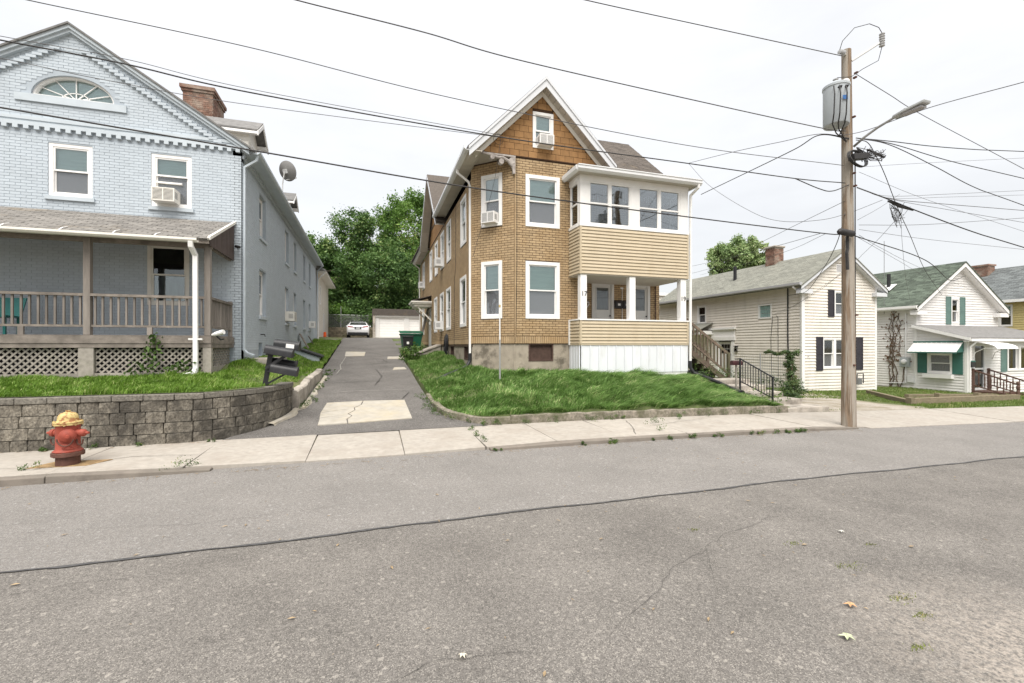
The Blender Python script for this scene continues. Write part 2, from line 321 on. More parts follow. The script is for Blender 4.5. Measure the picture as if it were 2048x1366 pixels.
def asphalt(name, c1, c2, speck, scale=70., light=(.5, .48, .45), lamt=.5, lpos=.62, sand=None, big=(.80, 1.18)):
    m = bpy.data.materials.new(name); m.use_nodes = True; t = m.node_tree; n = t.nodes; l = t.links; b = n["Principled BSDF"]; b.inputs["Roughness"].default_value = .85; b.inputs["Specular IOR Level"].default_value = .25
    g = n.new("ShaderNodeNewGeometry")
    def noise(s, d=4, r=.6, vec=None):
        a = n.new("ShaderNodeTexNoise"); a.inputs["Scale"].default_value = s; a.inputs["Detail"].default_value = d; a.inputs["Roughness"].default_value = r; l.new(vec or g.outputs["Position"], a.inputs["Vector"]); return a.outputs["Fac"]
    def rng(v, a, b_, c=0., d=1.):
        r = n.new("ShaderNodeMapRange"); r.inputs["From Min"].default_value = a; r.inputs["From Max"].default_value = b_; r.inputs["To Min"].default_value = c; r.inputs["To Max"].default_value = d; l.new(v, r.inputs["Value"]); return r.outputs[0]
    def mix(f, a, b_):
        x = n.new("ShaderNodeMix"); x.data_type = 'RGBA'
        if isinstance(f, float): x.inputs[0].default_value = f
        else: l.new(f, x.inputs[0])
        for k, q in ((6, a), (7, b_)):
            if isinstance(q, tuple): x.inputs[k].default_value = (*q[:3], 1)
            else: l.new(q, x.inputs[k])
        return x.outputs[2]
    c = mix(rng(noise(26, 9, .82), .36, .64), c1, c2)
    vo = n.new("ShaderNodeTexVoronoi"); vo.inputs["Scale"].default_value = scale * 1.25; l.new(g.outputs["Position"], vo.inputs["Vector"])
    sx = n.new("ShaderNodeSeparateColor"); l.new(vo.outputs["Color"], sx.inputs[0])
    c = mix(rng(sx.outputs[0], lpos, lpos + .12, 0., lamt), c, light)
    c = mix(rng(sx.outputs[1], .70, .80, 0., .7), c, speck)
    v2 = n.new("ShaderNodeTexVoronoi"); v2.inputs["Scale"].default_value = 42; l.new(g.outputs["Position"], v2.inputs["Vector"]); s2 = n.new("ShaderNodeSeparateColor"); l.new(v2.outputs["Color"], s2.inputs[0])
    c = mix(rng(v2.outputs["Distance"], .30, .16, 0., 1.) if False else rng(s2.outputs[2], .982, .99, 0., .45), c, light)
    sv = n.new("ShaderNodeVectorMath"); sv.operation = 'SCALE'; l.new(c, sv.inputs[0]); l.new(rng(noise(.9, 6, .62), .3, .7, big[0], big[1]), sv.inputs["Scale"]); c = sv.outputs[0]
    if sand:
        vm = n.new("ShaderNodeVectorMath"); vm.operation = 'DISTANCE'; l.new(g.outputs["Position"], vm.inputs[0]); vm.inputs[1].default_value = sand[0]
        ad = n.new("ShaderNodeMath"); ad.operation = 'MULTIPLY_ADD'; l.new(noise(3.5, 6, .7), ad.inputs[0]); ad.inputs[1].default_value = 1.4; l.new(vm.outputs["Value"], ad.inputs[2])
        f = rng(ad.outputs[0], sand[1] + 1.3, sand[1], 0., .6); f2 = n.new("ShaderNodeMath"); f2.operation = 'MULTIPLY'; l.new(f, f2.inputs[0]); l.new(rng(noise(40, 3, .6), .38, .6), f2.inputs[1]); c = mix(f2.outputs[0], c, (.46, .40, .34))
    l.new(c, b.inputs["Base Color"])
    bp = n.new("ShaderNodeBump"); bp.inputs["Strength"].default_value = .7; bp.inputs["Distance"].default_value = .006; l.new(noise(scale * 1.1, 3, .7), bp.inputs["Height"]); l.new(bp.outputs[0], b.inputs["Normal"])
    return m
A_NEAR = asphalt("worn_asphalt", (.105, .096, .087), (.222, .205, .187), (.075, .070, .064), 130, (.38, .35, .31), .55, .76, sand=((3.9, 1.5, 0), .75))
A_FAR = asphalt("grey_asphalt", (.15, .138, .126), (.255, .236, .217), (.12, .115, .11), 135, (.38, .37, .355), .5, .74, big=(.90, 1.10))
A_DRIVE = asphalt("driveway_asphalt", (.075, .069, .063), (.185, .17, .157), (.05, .047, .045), 110, (.34, .33, .31), .4, .74, big=(.82, 1.2))
TAR = M("tar_seam", (.075, .073, .072), .6, .3, 9, bump=.3, bs=60)
CONC = M("sidewalk_concrete", (.365, .332, .29), .85, .13, 9, bump=.25, bs=180, rnd=.05, bdist=.004, dirt=(.29, .25, .21), ds=1.6, dlo=.46, dhi=.72, damt=.65)
KERB = M("kerb_stone", (.20, .172, .145), .9, .25, 5, bump=.5, bs=50, rnd=.1, dirt=(.13, .12, .10), ds=2.5, dlo=.45, dhi=.7, damt=.7)
OLDCONC = M("old_concrete", (.40, .36, .31), .9, .2, 4, bump=.5, bs=60, rnd=.1, dirt=(.15, .13, .11), ds=2.6, dlo=.47, dhi=.66, damt=.75)
PATCH = M("concrete_patch", (.385, .355, .305), .85, .14, 5, bump=.2, bs=120, dirt=(.44, .37, .25), ds=1.5, dlo=.45, dhi=.7, damt=.6)
SOIL = M("lawn_soil", (.10, .125, .045), .95, .3, 6, bump=.6, bs=40, dirt=(.14, .115, .06), ds=.9, dlo=.5, dhi=.7, damt=.7)
DIRT = M("dirt", (.20, .165, .12), .95, .3, 6, bump=.6, bs=50, dirt=(.10, .11, .04), ds=.7, dlo=.45, dhi=.65, damt=.8)
# far terrain: one sheet to the horizon
gx = np.concatenate([np.linspace(-700, -60, 10), np.linspace(-50, 70, 61), np.linspace(80, 700, 10)]); gy = np.concatenate([np.linspace(-300, -20, 6), np.linspace(-16, 90, 70), np.linspace(100, 900, 12)])
X, Y = grid(gx, gy); t = np.clip((X - 11) / 5, 0, 1)
Zl = np.where(Y < 9.9, -.2, -.2 + .088 * np.clip(Y - 9.85, 0, 26.5)); Zr = sz(np.clip(X, -50, 60)) - .2 + .02 * np.clip(Y - 10, 0, 60)
Z = Zl * (1 - t) + Zr * t + .32 * np.clip(Y - 45, 0, 22) * np.clip((40 - X) / 20, .15, 1) * np.clip((X + 300) / 100, 0, 1) + np.where(Y < 9, np.minimum(sz(np.clip(X, -50, 60)), 0), 0) * (1 - t) - np.where(Y < 9, .3, 0)
tag(sheet("ground", X, Y, Z, DIRT), "bare earth between and behind the house lots")
# road: worn near lane, paler far lane laid over it, tarred joint between
rx = np.arange(-60, 80.1, 1.0)
X, Y = grid(rx, np.linspace(-1.6, 8.1, 12)); road = tag(sheet("road", X, Y, sz(X) - .0, A_NEAR), "worn brown grey asphalt of the near side of the street")
rx = np.arange(-60, 80.1, .25); e = 4.88 + .012 * rx * (rx > 0) + np.array([.02 * math.sin(a * 1.3) + .015 * math.sin(a * 3.7 + 1) for a in rx])
X = np.tile(rx, (6, 1)); Y = np.stack([e + (8.0 - e) * k / 5 for k in range(6)]); sheet("road_lane", X, Y, sz(X) + .004, A_FAR)
def ribbon(name, pts, w, mat, parent, z=.008, jit=.4):
    m = MB(); P = [Vector((a, b, 0)) for a, b in pts]; Q = []
    for i in range(len(P) - 1):
        n = max(2, int((P[i + 1] - P[i]).length / .09))
        for k in range(n): Q.append(P[i].lerp(P[i + 1], k / n) + Vector((random.uniform(-1, 1), random.uniform(-1, 1), 0)) * w * jit)
    Q.append(P[-1]); vs = []
    for i, q in enumerate(Q):
        t = (Q[min(i + 1, len(Q) - 1)] - Q[max(i - 1, 0)]).normalized(); x = Vector((-t.y, t.x, 0)); a = w / 2 * random.uniform(.45, 1.2) * min(1, .25 + i * .2, .25 + (len(Q) - 1 - i) * .2)
        for s_ in (1, -1):
            p = q + x * a * s_; zz = float(z(p.x, p.y)) if callable(z) else float(sz(p.x)) + z
            vs.append((p.x, p.y, zz))
    m.add(vs, [(2 * i + 1, 2 * i + 3, 2 * i + 2, 2 * i) for i in range(len(Q) - 1)]); return m.build(name, mat, parent)
ribbon("road_joint", [(a, float(np.interp(a, rx, e))) for a in np.arange(-12, 40, .5)], .042, TAR, road, .009, .12)
CRACK = M("crack_dark", (.05, .046, .042), .95, .3, 20)
ROADCRACK = M("road_crack", (.07, .065, .06), .95, .4, 15)
for c in ([(1.45, 2.55), (1.62, 2.72), (2.15, 3.0), (2.5, 3.3), (2.9, 3.45), (3.4, 3.7), (4.3, 3.95), (5.0, 3.7)], [(1.62, 2.72), (1.58, 2.45)], [(-.3, 2.35), (.35, 2.75), (1.2, 2.6)], [(3.0, 3.5), (2.6, 2.9)], [(-6, 6.5), (-4.4, 6.1), (-2.8, 6.2)], [(-3.5, 5.9), (-1.7, 5.6), (-.2, 5.75)], [(-3.2, 4.3), (-2.2, 4.5), (-1.2, 4.4)], [(5.6, 4.6), (7, 4.75), (9, 4.7)]):
    ribbon("crack", c, .0035, ROADCRACK, road, .007 if c[0][1] < 4.9 else .0095, 6)
# kerb and sidewalk
JX = [-14.2, -12.3, -10.3, -8.1, -5.9, -4.25, -2.62, -.95, .62, 2.05, 3.42, 4.9, 6.4, 8.15, 9.9, 11.6, 13.4, 15.3, 17.2, 19.1, 21, 23, 25, 27, 29, 31, 33, 36, 39]
def kh(x): return float(np.interp(x, [-3.2, -2.1, 1.6, 2.6, 10.6, 11.6], [.11, .035, .03, .085, .085, .02]))
side = tag(sheet("sidewalk", *(lambda X, Y: (X, Y, sz(X) + np.where(Y > 9, .07, -.03)))(*grid(np.arange(-30, 60.1, 1), [7.98, 8.4, 9.4, 9.97])), DIRT), "gritty bed under the concrete sidewalk")
for i in range(len(JX) - 1):
    a, b = JX[i], JX[i + 1]; m = MB(); g = .006; sk = random.uniform(-.1, .1)
    def q(x, y, zz): return (x + sk * (8.9 - y) * -.18, y, zz)
    z0 = lambda x: float(sz(x)) + kh(x) + .002; z1 = lambda x: float(sz(x)) + .115; dz = random.uniform(-.006, .006); y0, y1 = 8.0, 9.84
    if a > 11.4: y0 = 7.86
    P = [q(a + g, y0, z0(a) + dz), q(b - g, y0, z0(b) + dz), q(b - g, y1, z1(b) + dz), q(a + g, y1, z1(a) + dz)]
    m.add([(p[0], p[1], p[2] - .12) for p in P] + P, BF); m.build("paving_slab", CONC, side, bevel=.006)
for i, (a, b) in enumerate([(x, x + 1.95) for x in np.arange(-14, -2.6, 1.96)] + [(2.1, 3.9), (3.91, 5.9), (5.91, 7.9), (7.91, 9.4), (9.41, 11.2)]):
    m = MB(); q = []
    for x in (a, b):
        k = kh(x) + random.uniform(-.006, .006); z = float(sz(x)); q.append([(x, 7.84, z - .15), (x, 7.995, z - .15), (x, 7.995, z + k), (x, 7.86, z + k - .008)])
    m.add(q[0] + q[1], [(3, 2, 1, 0), (4, 5, 6, 7), (0, 1, 5, 4), (1, 2, 6, 5), (2, 3, 7, 6), (3, 0, 4, 7)], False); m.build("kerb_stone", KERB, side, bevel=.012)
for c in ([(-4.6, 8.25), (-3.6, 8.75), (-2.6, 8.7)], [(-8, 8.6), (-6.5, 8.9), (-4.8, 8.4)], [(5.2, 8.05), (5.6, 8.8), (5.95, 9.7)], [(6.0, 8.8), (7.2, 9.2), (8.1, 9.4)]): ribbon('crack', c, .014, CRACK, side, lambda x, y: float(sz(x)) + kh(x) + (.117 - kh(x)) * (y - 8) / 1.84 + .010, .8)
X, Y = grid(np.arange(-60, 80.1, 2), [-6, -4.2, -3.8, -1.6]); sheet("near_sidewalk", X, Y, sz(X) + .1, CONC)
# driveway
yy = np.concatenate([np.linspace(9.78, 13, 14), np.linspace(13.5, 42, 40)]); ul = np.where(yy < 12.2, xr(yy) + .08, -1.66); ul = np.where(yy < 9.9, -2.6, ul); ur = np.where(yy < 11.6, xl(yy) - .02, 1.62)
ul = np.where(yy > 33.5, -2.4, ul); ul = np.where(yy > 36, -7, ul); ur = np.where(yy > 24, 1.62 + (yy - 24) * .12, ur); ur = np.where(yy > 36, 9, ur)
X = np.stack([ul + (ur - ul) * k / 10 for k in range(11)], 1); Y = np.tile(yy[:, None], (1, 11))
bumpy = .012 * np.sin(X * 1.7 + Y * .6) + .01 * np.sin(Y * 1.1); bumpy[Y < 10.2] *= .2
drive = tag(sheet("driveway", X, Y, drv(Y) + bumpy, A_DRIVE), "dark patched asphalt driveway climbing between the blue and tan houses")
def zd(x, y): return float(drv(y)) + .012 * math.sin(x * 1.7 + y * .6) + .01 * math.sin(y * 1.1) + .016
def slab(poly, name="concrete_patch"):
    m = MB(); m.prism([(x, y, zd(x, y) - .03) for x, y in poly], (0, 0, .035)); return m.build(name, PATCH, drive)
# the big cracked patch: irregular pieces with open joints
E_ = [(-.40, 10.60), (-.43, 10.95), (-.33, 11.2), (-.42, 11.42), (-.28, 11.75), (-.30, 12.0), (-.14, 12.28), (-.10, 12.74)]; o_ = [(x - .025, y) for x, y in E_]
slab(E_[::-1] + [(.98, 10.70), (.97, 12.72)][:1] + [(.96, 12.72)]) if False else slab([(.98, 10.70), (.96, 12.72)] + E_[::-1])
slab([(-1.02, 10.58)] + o_[:3] + [(-.62, 11.12), (-.80, 11.24), (-1.03, 11.16)]); slab([(-1.04, 11.19), (-.80, 11.265), (-.62, 11.145), o_[2], o_[3], o_[4], (-.55, 11.86), (-1.06, 11.66)]); slab([(-1.06, 11.69), (-.55, 11.885), o_[4], o_[5], o_[6], o_[7], (-1.0, 12.72)])
slab([(-1.05, 23.6), (-.15, 23.6), (-.1, 25.6), (-1.1, 25.8)]); slab([(.9, 22.4), (1.7, 22.5), (1.75, 23.4), (.95, 23.3)]); slab([(.95, 18.6), (1.5, 18.7), (1.45, 19.3), (1.05, 19.3)])
PALE = M("pale_crack_filler", (.36, .34, .31), .9, .2, 20)
for c in ([(-.95, 14.15), (-.3, 14.3), (.4, 14.35), (1.2, 14.4)], [(-1.0, 23.4), (-1.1, 20.5), (-1.0, 19.2), (-1.08, 17.8)], [(-.2, 20.2), (1.0, 20.25)]): ribbon("filled_crack", c, .03, PALE, drive, zd, .5)
for c in ([(.2, 15.2), (.5, 17.2), (.3, 19)], [(-1.2, 15.8), (-.2, 16.1), (.9, 15.9)], [(0.9, 12.9), (1.2, 14.0)], [(.65, 22.2), (.85, 21.2), (1.5, 20.9), (1.75, 21.6)]): ribbon("crack", c, .03, CRACK, drive, zd, .7)
# lawns
xs = np.linspace(0, 1, 40); ys = np.concatenate([np.linspace(9.86, 13, 24), np.linspace(13.3, 36, 40)])
R = xr(ys); X = np.stack([-16 + (R + 16) * (k ** .6) for k in xs], 1); Y = np.tile(ys[:, None], (1, 40)); lawnl = tag(sheet("lawn", X, Y, zL(X, Y), SOIL), "raised lawn in front of and beside the blue brick house")
Lf = xl(ys); X = np.stack([Lf + (12.4 - Lf) * k for k in xs], 1); Z = zR(X, Y); Y = np.maximum(Y, 9.96); X = np.vstack([X[:1], X]); Y2 = np.vstack([Y[:1], Y]); Z = np.vstack([Z[:1] - .45, Z]); X[:, 0] += .09; X = np.hstack([X[:, :1], X]); Y2 = np.hstack([Y2[:, :1], Y2]); Z = np.hstack([Z[:, :1] - .35, Z]); lawnr = tag(sheet("lawn", X, Y2, Z, SOIL), "sloping lawn round the tan brick house")
X, Y = grid(np.linspace(12.2, 70, 60), np.linspace(9.84, 60, 40)); yard = tag(sheet("yard", X, Y, zY(X, Y), SOIL), "flat yard round the white cottages")
GRAVEL = M("gravel", (.36, .32, .27), .95, .3, 25, bump=.8, bs=70, dirt=(.20, .17, .11), ds=1.2, dlo=.45, dhi=.6, damt=.7)
m = MB(); P = [(12.9, 9.86), (14.5, 9.86), (17.2, 9.86), (17.6, 10.3), (17.0, 11.2), (17.3, 12.4), (18.2, 13.6), (18.4, 15.3), (17.4, 15.2), (16.4, 13.6), (14.8, 12.6), (13.4, 11.2)]; m.add([(x, y, float(zY(x, y)) + .012) for x, y in P], [tuple(range(len(P)))]); tag(m.build("gravel_drive", GRAVEL, kind="structure"), "pale gravel parking strip before the cream cottage")
# grass blades
def grass_mat(name, a, b, c):
    m = bpy.data.materials.new(name); m.use_nodes = True; t = m.node_tree; n = t.nodes; l = t.links; p = n["Principled BSDF"]; p.inputs["Roughness"].default_value = .55; p.inputs["Specular IOR Level"].default_value = .3
    at = n.new("ShaderNodeAttribute"); at.attribute_name = "rnd"; r = n.new("ShaderNodeValToRGB"); r.color_ramp.elements[0].color = (*a, 1); r.color_ramp.elements[1].color = (*c, 1); x = r.color_ramp.elements.new(.55); x.color = (*b, 1); r.color_ramp.elements[1].position = .8
    l.new(at.outputs["Fac"], r.inputs[0]); l.new(r.outputs[0], p.inputs["Base Color"])
    tl = n.new("ShaderNodeBsdfTranslucent"); l.new(r.outputs[0], tl.inputs[0]); ms = n.new("ShaderNodeMixShader"); ms.inputs[0].default_value = .3; l.new(p.outputs[0], ms.inputs[1]); l.new(tl.outputs[0], ms.inputs[2]); l.new(ms.outputs[0], n["Material Output"].inputs[0]); return m
def blades(name, P, Z, length, width, lean, mat, label, shade=0., spread=.5, parent=None, cell=.17):
    n = len(P); Q = P + RNG.normal(0, .035, P.shape); ci = (np.floor(Q[:, 0] / cell).astype(np.int64) * 73856093 ^ np.floor(Q[:, 1] / cell).astype(np.int64) * 19349663) % 4096
    cv = RNG.normal(size=(4096, 4))[ci]; shade = shade + .17 * cv[:, 0]; length = length * (1 + .22 * cv[:, 1]); lean = np.asarray(lean) + .28 * cv[:, 2:4] * spread
    L = length * RNG.uniform(.55, 1.25, n); a = RNG.uniform(0, 2 * np.pi, n)
    d = np.stack([np.cos(a), np.sin(a)], 1) * spread * RNG.uniform(.2, 1, n)[:, None] + np.asarray(lean)[None] if np.ndim(lean) == 1 else np.stack([np.cos(a), np.sin(a)], 1) * spread * RNG.uniform(.2, 1, n)[:, None] + lean
    up = 1 / np.sqrt(1 + (d ** 2).sum(1)); dn = d * up[:, None]
    b = RNG.uniform(0, 2 * np.pi, n); wv = np.stack([np.cos(b), np.sin(b), np.zeros(n)], 1) * (width * RNG.uniform(.6, 1.3, n) / 2)[:, None]
    p0 = np.column_stack([P, Z - .01]); p1 = p0 + np.column_stack([dn * .35, up * .62]) * L[:, None]; p2 = p0 + np.column_stack([dn * 1.05, up * .88]) * L[:, None]
    V = np.stack([p0 - wv, p0 + wv, p1 - wv * .8, p1 + wv * .8, p2], 1).reshape(-1, 3); i = np.arange(n)[:, None] * 5
    F = np.stack([i + [0, 1, 3], i + [0, 3, 2], i + [2, 3, 4]], 1).reshape(-1, 3)
    r = np.clip(RNG.normal(.42, .27, n) + shade, 0, 1)
    return tag(np_mesh(name, V, F, mat, "stuff", parent, np.repeat(r, 3)), label, "grass")
def wave(P, k, s): return np.sin(P[:, 0] * k + s) * np.sin(P[:, 1] * k * 1.3 + 2 * s) + .6 * np.sin(P[:, 0] * k * 2.3 + P[:, 1] * k * 1.9 + s * 3)
G_R = grass_mat("lush_grass", (.075, .15, .028), (.215, .365, .095), (.52, .58, .27)); G_L = grass_mat("bright_grass", (.09, .17, .02), (.22, .37, .055), (.48, .54, .21)); G_Y = grass_mat("thin_grass", (.10, .155, .03), (.20, .275, .07), (.38, .36, .17))
P = np.column_stack([RNG.uniform(1.7, 12.3, 150000), 9.95 + 5.2 * RNG.uniform(0, 1, 150000) ** 1.15]); k = (P[:, 0] > xl(P[:, 1]) + .06) & ~((P[:, 1] > 13.32) & (P[:, 0] > 6.5)) & ~((P[:, 1] > 14.1) & (P[:, 0] > 4.5)) & ~((P[:, 0] + P[:, 1] > 18.65) & (P[:, 0] > 3.4) & (P[:, 1] > 14.08)) & ~((P[:, 0] > 11.02) & (P[:, 0] < 12.4) & (P[:, 1] > 9.9))
P = P[k]; tall = np.clip((P[:, 0] - 4.2) / 4, 0, 1); wv = wave(P, 1.7, .4)
blades("grass", P, zR(P[:, 0], P[:, 1]), .13 + (.17 * tall + .05 * wv) * np.clip((11.3 - P[:, 0]) / 1.8, .1, 1), .016, np.column_stack([.25 + 1.0 * tall + .35 * wv, -.25 - .35 * tall + .25 * wave(P, 2.6, 1.9)]), G_R, "long wind-combed green grass before the tan house", .10 * wv + .35 * np.clip(wave(P, .9, 2.2) - .75, 0, 1) - .05, .5)
P = np.column_stack([RNG.uniform(2.6, 11.1, 9000), RNG.uniform(9.97, 10.12, 9000)]); k = RNG.uniform(0, 1, 9000) < .35 + .65 * (np.sin(P[:, 0] * 2.3) * np.sin(P[:, 0] * 5.1 + 1) > -.1); P = P[k]
blades("grass", P, zR(P[:, 0], P[:, 1]), .16 + .05 * wave(P, 3.1, .2), .014, (.35, -1.0), G_R, "grass hanging over the lawn kerb", .08, .5)
P = np.column_stack([RNG.uniform(1.7, 3.42, 40000), RNG.uniform(14.2, 26, 40000)]); wv = wave(P, 1.5, .9); k = (P[:, 0] + P[:, 1] < 18.7) | (P[:, 0] < 3.42); P = P[k]; wv = wv[k]
blades("grass", P, zR(P[:, 0], P[:, 1]), .11 + .03 * wv, .014, (.1, -.2), G_R, "short green grass between driveway and tan house wall", .1 * wv)
P = np.column_stack([RNG.uniform(-9.6, -1.7, 110000), RNG.uniform(9.9, 15, 110000)]); k = (P[:, 0] < xr(P[:, 1]) - .18) & ~((P[:, 1] > 12.78) & (P[:, 0] < -3.5)); P = P[k]; wv = wave(P, 2.1, 1.2)
bare = np.exp(-((P[:, 0] + 2.2) ** 2 / .6 + (P[:, 1] - 12.2) ** 2 / 1.6)); k = RNG.uniform(0, 1, len(P)) > bare * .7; P = P[k]; wv = wv[k]; bare = bare[k]
blades("grass", P, zL(P[:, 0], P[:, 1]), .11 + .03 * wv - .05 * bare, .015, (.35, -.1), G_L, "bright mown grass behind the block retaining wall", .1 * wv + .35 * bare, .6)
P = np.column_stack([RNG.uniform(-3.38, -1.7, 34000), RNG.uniform(15, 33, 34000)]); wv = wave(P, 1.4, .3)
blades("grass", P, zL(P[:, 0], P[:, 1]), .10 + .03 * wv, .016, (.1, -.1), G_L, "grass strip along the side of the blue house", .08 * wv + .05)
P = np.column_stack([RNG.uniform(12.5, 36, 90000), 9.95 + 7 * RNG.uniform(0, 1, 90000)]); gr = ((P[:, 0] - 15.2) / 2.5) ** 2 + ((P[:, 1] - 11.3) / 1.6) ** 2; k = ((gr > 1) & ((P[:, 0] > 16.8) | (P[:, 1] > 13) | (RNG.uniform(0, 1, len(P)) > .75))) & ~((P[:, 0] > 18.75) & (P[:, 0] < 23.5) & (P[:, 1] > 15.6)) & ~((P[:, 0] > 27.1) & (P[:, 1] > 14)); P = P[k]; wv = wave(P, 1.2, .7)
blades("grass", P, zY(P[:, 0], P[:, 1]), .07 + .02 * wv, .02, (0, 0), G_Y, "thin yellow green grass before the white cottages", .12 * wv)
# ================================================================== BLUE BRICK HOUSE
BLUE = M("blue_painted_brick", (.475, .525, .57), .7, .05, 1.6, bump=.35, bs=55, rnd=.045, bdist=.004, dirt=(.43, .48, .53), ds=.8, dlo=.45, dhi=.75, damt=.5)
BLUEJ = M("blue_painted_mortar", (.385, .43, .475), .8, .08, 2)
BLUET = M("blue_painted_trim", (.485, .535, .575), .55, .06, 2, dirt=(.34, .38, .41), ds=1.5, dlo=.5, dhi=.8, damt=.4)
WOOD = M("weathered_wood", (.215, .185, .16), .85, .30, 5, bump=.35, bs=30, rnd=.16, stretch=(1, 1, 1), dirt=(.11, .095, .08), ds=3, dlo=.45, dhi=.7, damt=.6)
WOODV = M("weathered_wood_upright", (.225, .198, .175), .85, .28, 8, bump=.3, bs=30, rnd=.16, stretch=(1, 1, .12), dirt=(.12, .10, .085), ds=3, dlo=.5, dhi=.7, damt=.6)
LATT = M("grey_lattice_wood", (.31, .28, .245), .85, .2, 9, rnd=.15, dirt=(.15, .16, .09), ds=1.4, dlo=.52, dhi=.7, damt=.5)
PANELW = M("dark_stained_boards", (.085, .062, .055), .8, .35, 7, bump=.3, bs=25, stretch=(1, 1, .15))
SHING_G = M("grey_brown_shingle", (.178, .166, .152), .9, .18, 12, bump=.5, bs=160, rnd=.22, bdist=.003, dirt=(.29, .22, .13), ds=.8, dlo=.60, dhi=.75, damt=.45)
ROOFGREY = M("grey_roofing", (.17, .165, .16), .9, .2, 6, bump=.4, bs=120, rnd=.15)
REDBRICK = M("weathered_red_brick", (.205, .112, .08), .85, .25, 14, bump=.4, bs=60, rnd=.30, dirt=(.40, .34, .28), ds=2.2, dlo=.46, dhi=.66, damt=.65)
MORTAR = M("grey_mortar", (.36, .32, .27), .9, .15, 8)
bh = thing("blue_house", (-7.3, 18, 1.2), "two storey pale blue painted brick house with white windows and wooden front porch", "house")
fb, sb = FF(14.65), FR(-3.41)
BOP = [(-7.76, -6.85, 5.72, 7.08), (-5.56, -4.63, 5.65, 7.08), (-5.65, -4.68, 2.98, 4.65), (-9.95, -9.02, 5.70, 7.08)]
SY = [(16.85, 17.85), (21.75, 22.7), (24.15, 25.05), (27.55, 28.45), (30.1, 31.0)]
SOP = [(a, b, 5.5, 6.92) for a, b in SY] + [(a, b, 2.86, 4.42) for a, b in SY] + [(16.75, 17.3, 1.55, 1.98)]
wall("wall", BLUEJ, bh, fb, -11.15, -3.41, 1.0, 7.4, BOP, .22); sw = wall("wall", BLUEJ, bh, sb, 14.65, 34.25, 1.0, 7.4, SOP, .22)
MB().box(-11.1, 33.9, 1, -3.5, 34.2, 7.4).box(-11.15, 14.9, 1, -10.95, 34, 7.4).build("wall", BLUEJ, bh)
SL = (10.02 - 7.46) / (7.28 - 3.30)
def glim(v): h = max(0, (10.0 - v) / SL); return (-7.28 - min(h, 3.85), -7.28 + min(h, 3.85))
# gable with the elliptical fan-light opening left as a recess
g = MB(); n = 18; el = [(-7.25 + .87 * math.cos(math.pi * i / n), 8.25 + .60 * math.sin(math.pi * i / n)) for i in range(n + 1)]
outl = [(-3.41, 7.4), (-3.41, 7.5), (-7.28, 10.0), (-11.15, 7.5), (-11.15, 7.4)]
def ring(i):                                    # outline point facing arc point i
    a = math.pi * i / n; c, s = math.cos(a), math.sin(a); best = None
    for k in range(4):
        (x1, y1), (x2, y2) = outl[k], outl[k + 1]; ex, ey = x2 - x1, y2 - y1; den = c * ey - s * ex
        if abs(den) < 1e-9: continue
        tt = ((x1 + 7.25) * ey - (y1 - 8.25) * ex) / den; uu = ((x1 + 7.25) * s - (y1 - 8.25) * c) / den
        if tt > 0 and -1e-6 <= uu <= 1 + 1e-6: best = (-7.25 + c * tt, 8.25 + s * tt)
    return best or (-7.25 + c * 3, 8.25)
ro = [ring(i) for i in range(n + 1)]
for i in range(n):
    for w0 in (0,):
        g.add([fb.p(*el[i], 0), fb.p(*ro[i], 0), fb.p(*ro[i + 1], 0), fb.p(*el[i + 1], 0)], [(0, 1, 2, 3)])
        g.add([fb.p(*el[i], 0), fb.p(*el[i + 1], 0), fb.p(*el[i + 1], -.25), fb.p(*el[i], -.25)], [(0, 1, 2, 3)])
g.add([fb.p(-11.15, 7.4), fb.p(-3.41, 7.4), fb.p(*ro[0]), fb.p(*el[0]), fb.p(*el[n]), fb.p(*ro[n])], [(0, 1, 2, 3, 4, 5)])
g.add([fb.p(*ro[0]), fb.p(-3.41, 7.4), fb.p(-3.41, 7.5)], [(0, 1, 2)]); g.add([fb.p(-7.28 + .0, 10.0), fb.p(*ro[n // 2]), fb.p(*ro[n // 2 - 1])], [(0, 1, 2)])
g.prism([(-11.1, 14.95, 7.4), (-3.45, 14.95, 7.4), (-3.45, 14.95, 7.5), (-7.28, 14.95, 9.95), (-11.1, 14.95, 7.5)], (0, .1, 0)); g.build("gable_wall", BLUEJ, bh)
def in_fan(u, v): return ((u + 7.25) / 1.0) ** 2 + ((v - 8.25) / .72) ** 2 < 1 and v > 8.1
items = [(fb, r) for r in brick_rects(-9.6, -3.415, 1.3, 7.3, .215, .0755, [(a - .0, b, c, d_ + .0) for a, b, c, d_ in BOP])]
items += [(fb, r) for r in brick_rects(-9.6, -3.415, 7.66, 9.98, .215, .0755, [(-8.3, -6.2, 8.05, 8.25)], lim=lambda v: (max(-9.6, glim(v)[0]), min(-3.45, glim(v)[1]))) if not in_fan((r[0] + r[1]) / 2, (r[2] + r[3]) / 2)]
items += [(sb, r) for r in brick_rects(14.655, 34.2, 1.75, 7.15, .215, .0755, SOP)]
clad(items, bh, BLUE, "brick", "brickwork", .009, 300, lambda x, y: y < 400 and x < 480)
bars = MB()                                     # fan light
prev = None
for i in range(n):
    a, b = math.pi * i / n, math.pi * (i + 1) / n
    for (r0, r1, w0, w1) in ((.82, .87, -.20, -.06), (.30, .322, -.15, -.12)):
        q = [fb.p(-7.25 + r * math.cos(t), 8.25 + r * .69 * math.sin(t), ww) for ww in (w0, w1) for (r, t) in ((r0, a), (r1, a), (r1, b), (r0, b))]
        bars.add(q, BF)
bars.fb(fb, -8.1, -6.4, 8.245, 8.30, -.2, -.05)
for t in (28, 58, 90, 122, 152):
    t = math.radians(t); bars.bar(fb.p(-7.25, 8.28, -.135), fb.p(-7.25 + .82 * math.cos(t), 8.25 + .57 * math.sin(t), -.135), .018, .03, (0, 1, 0))
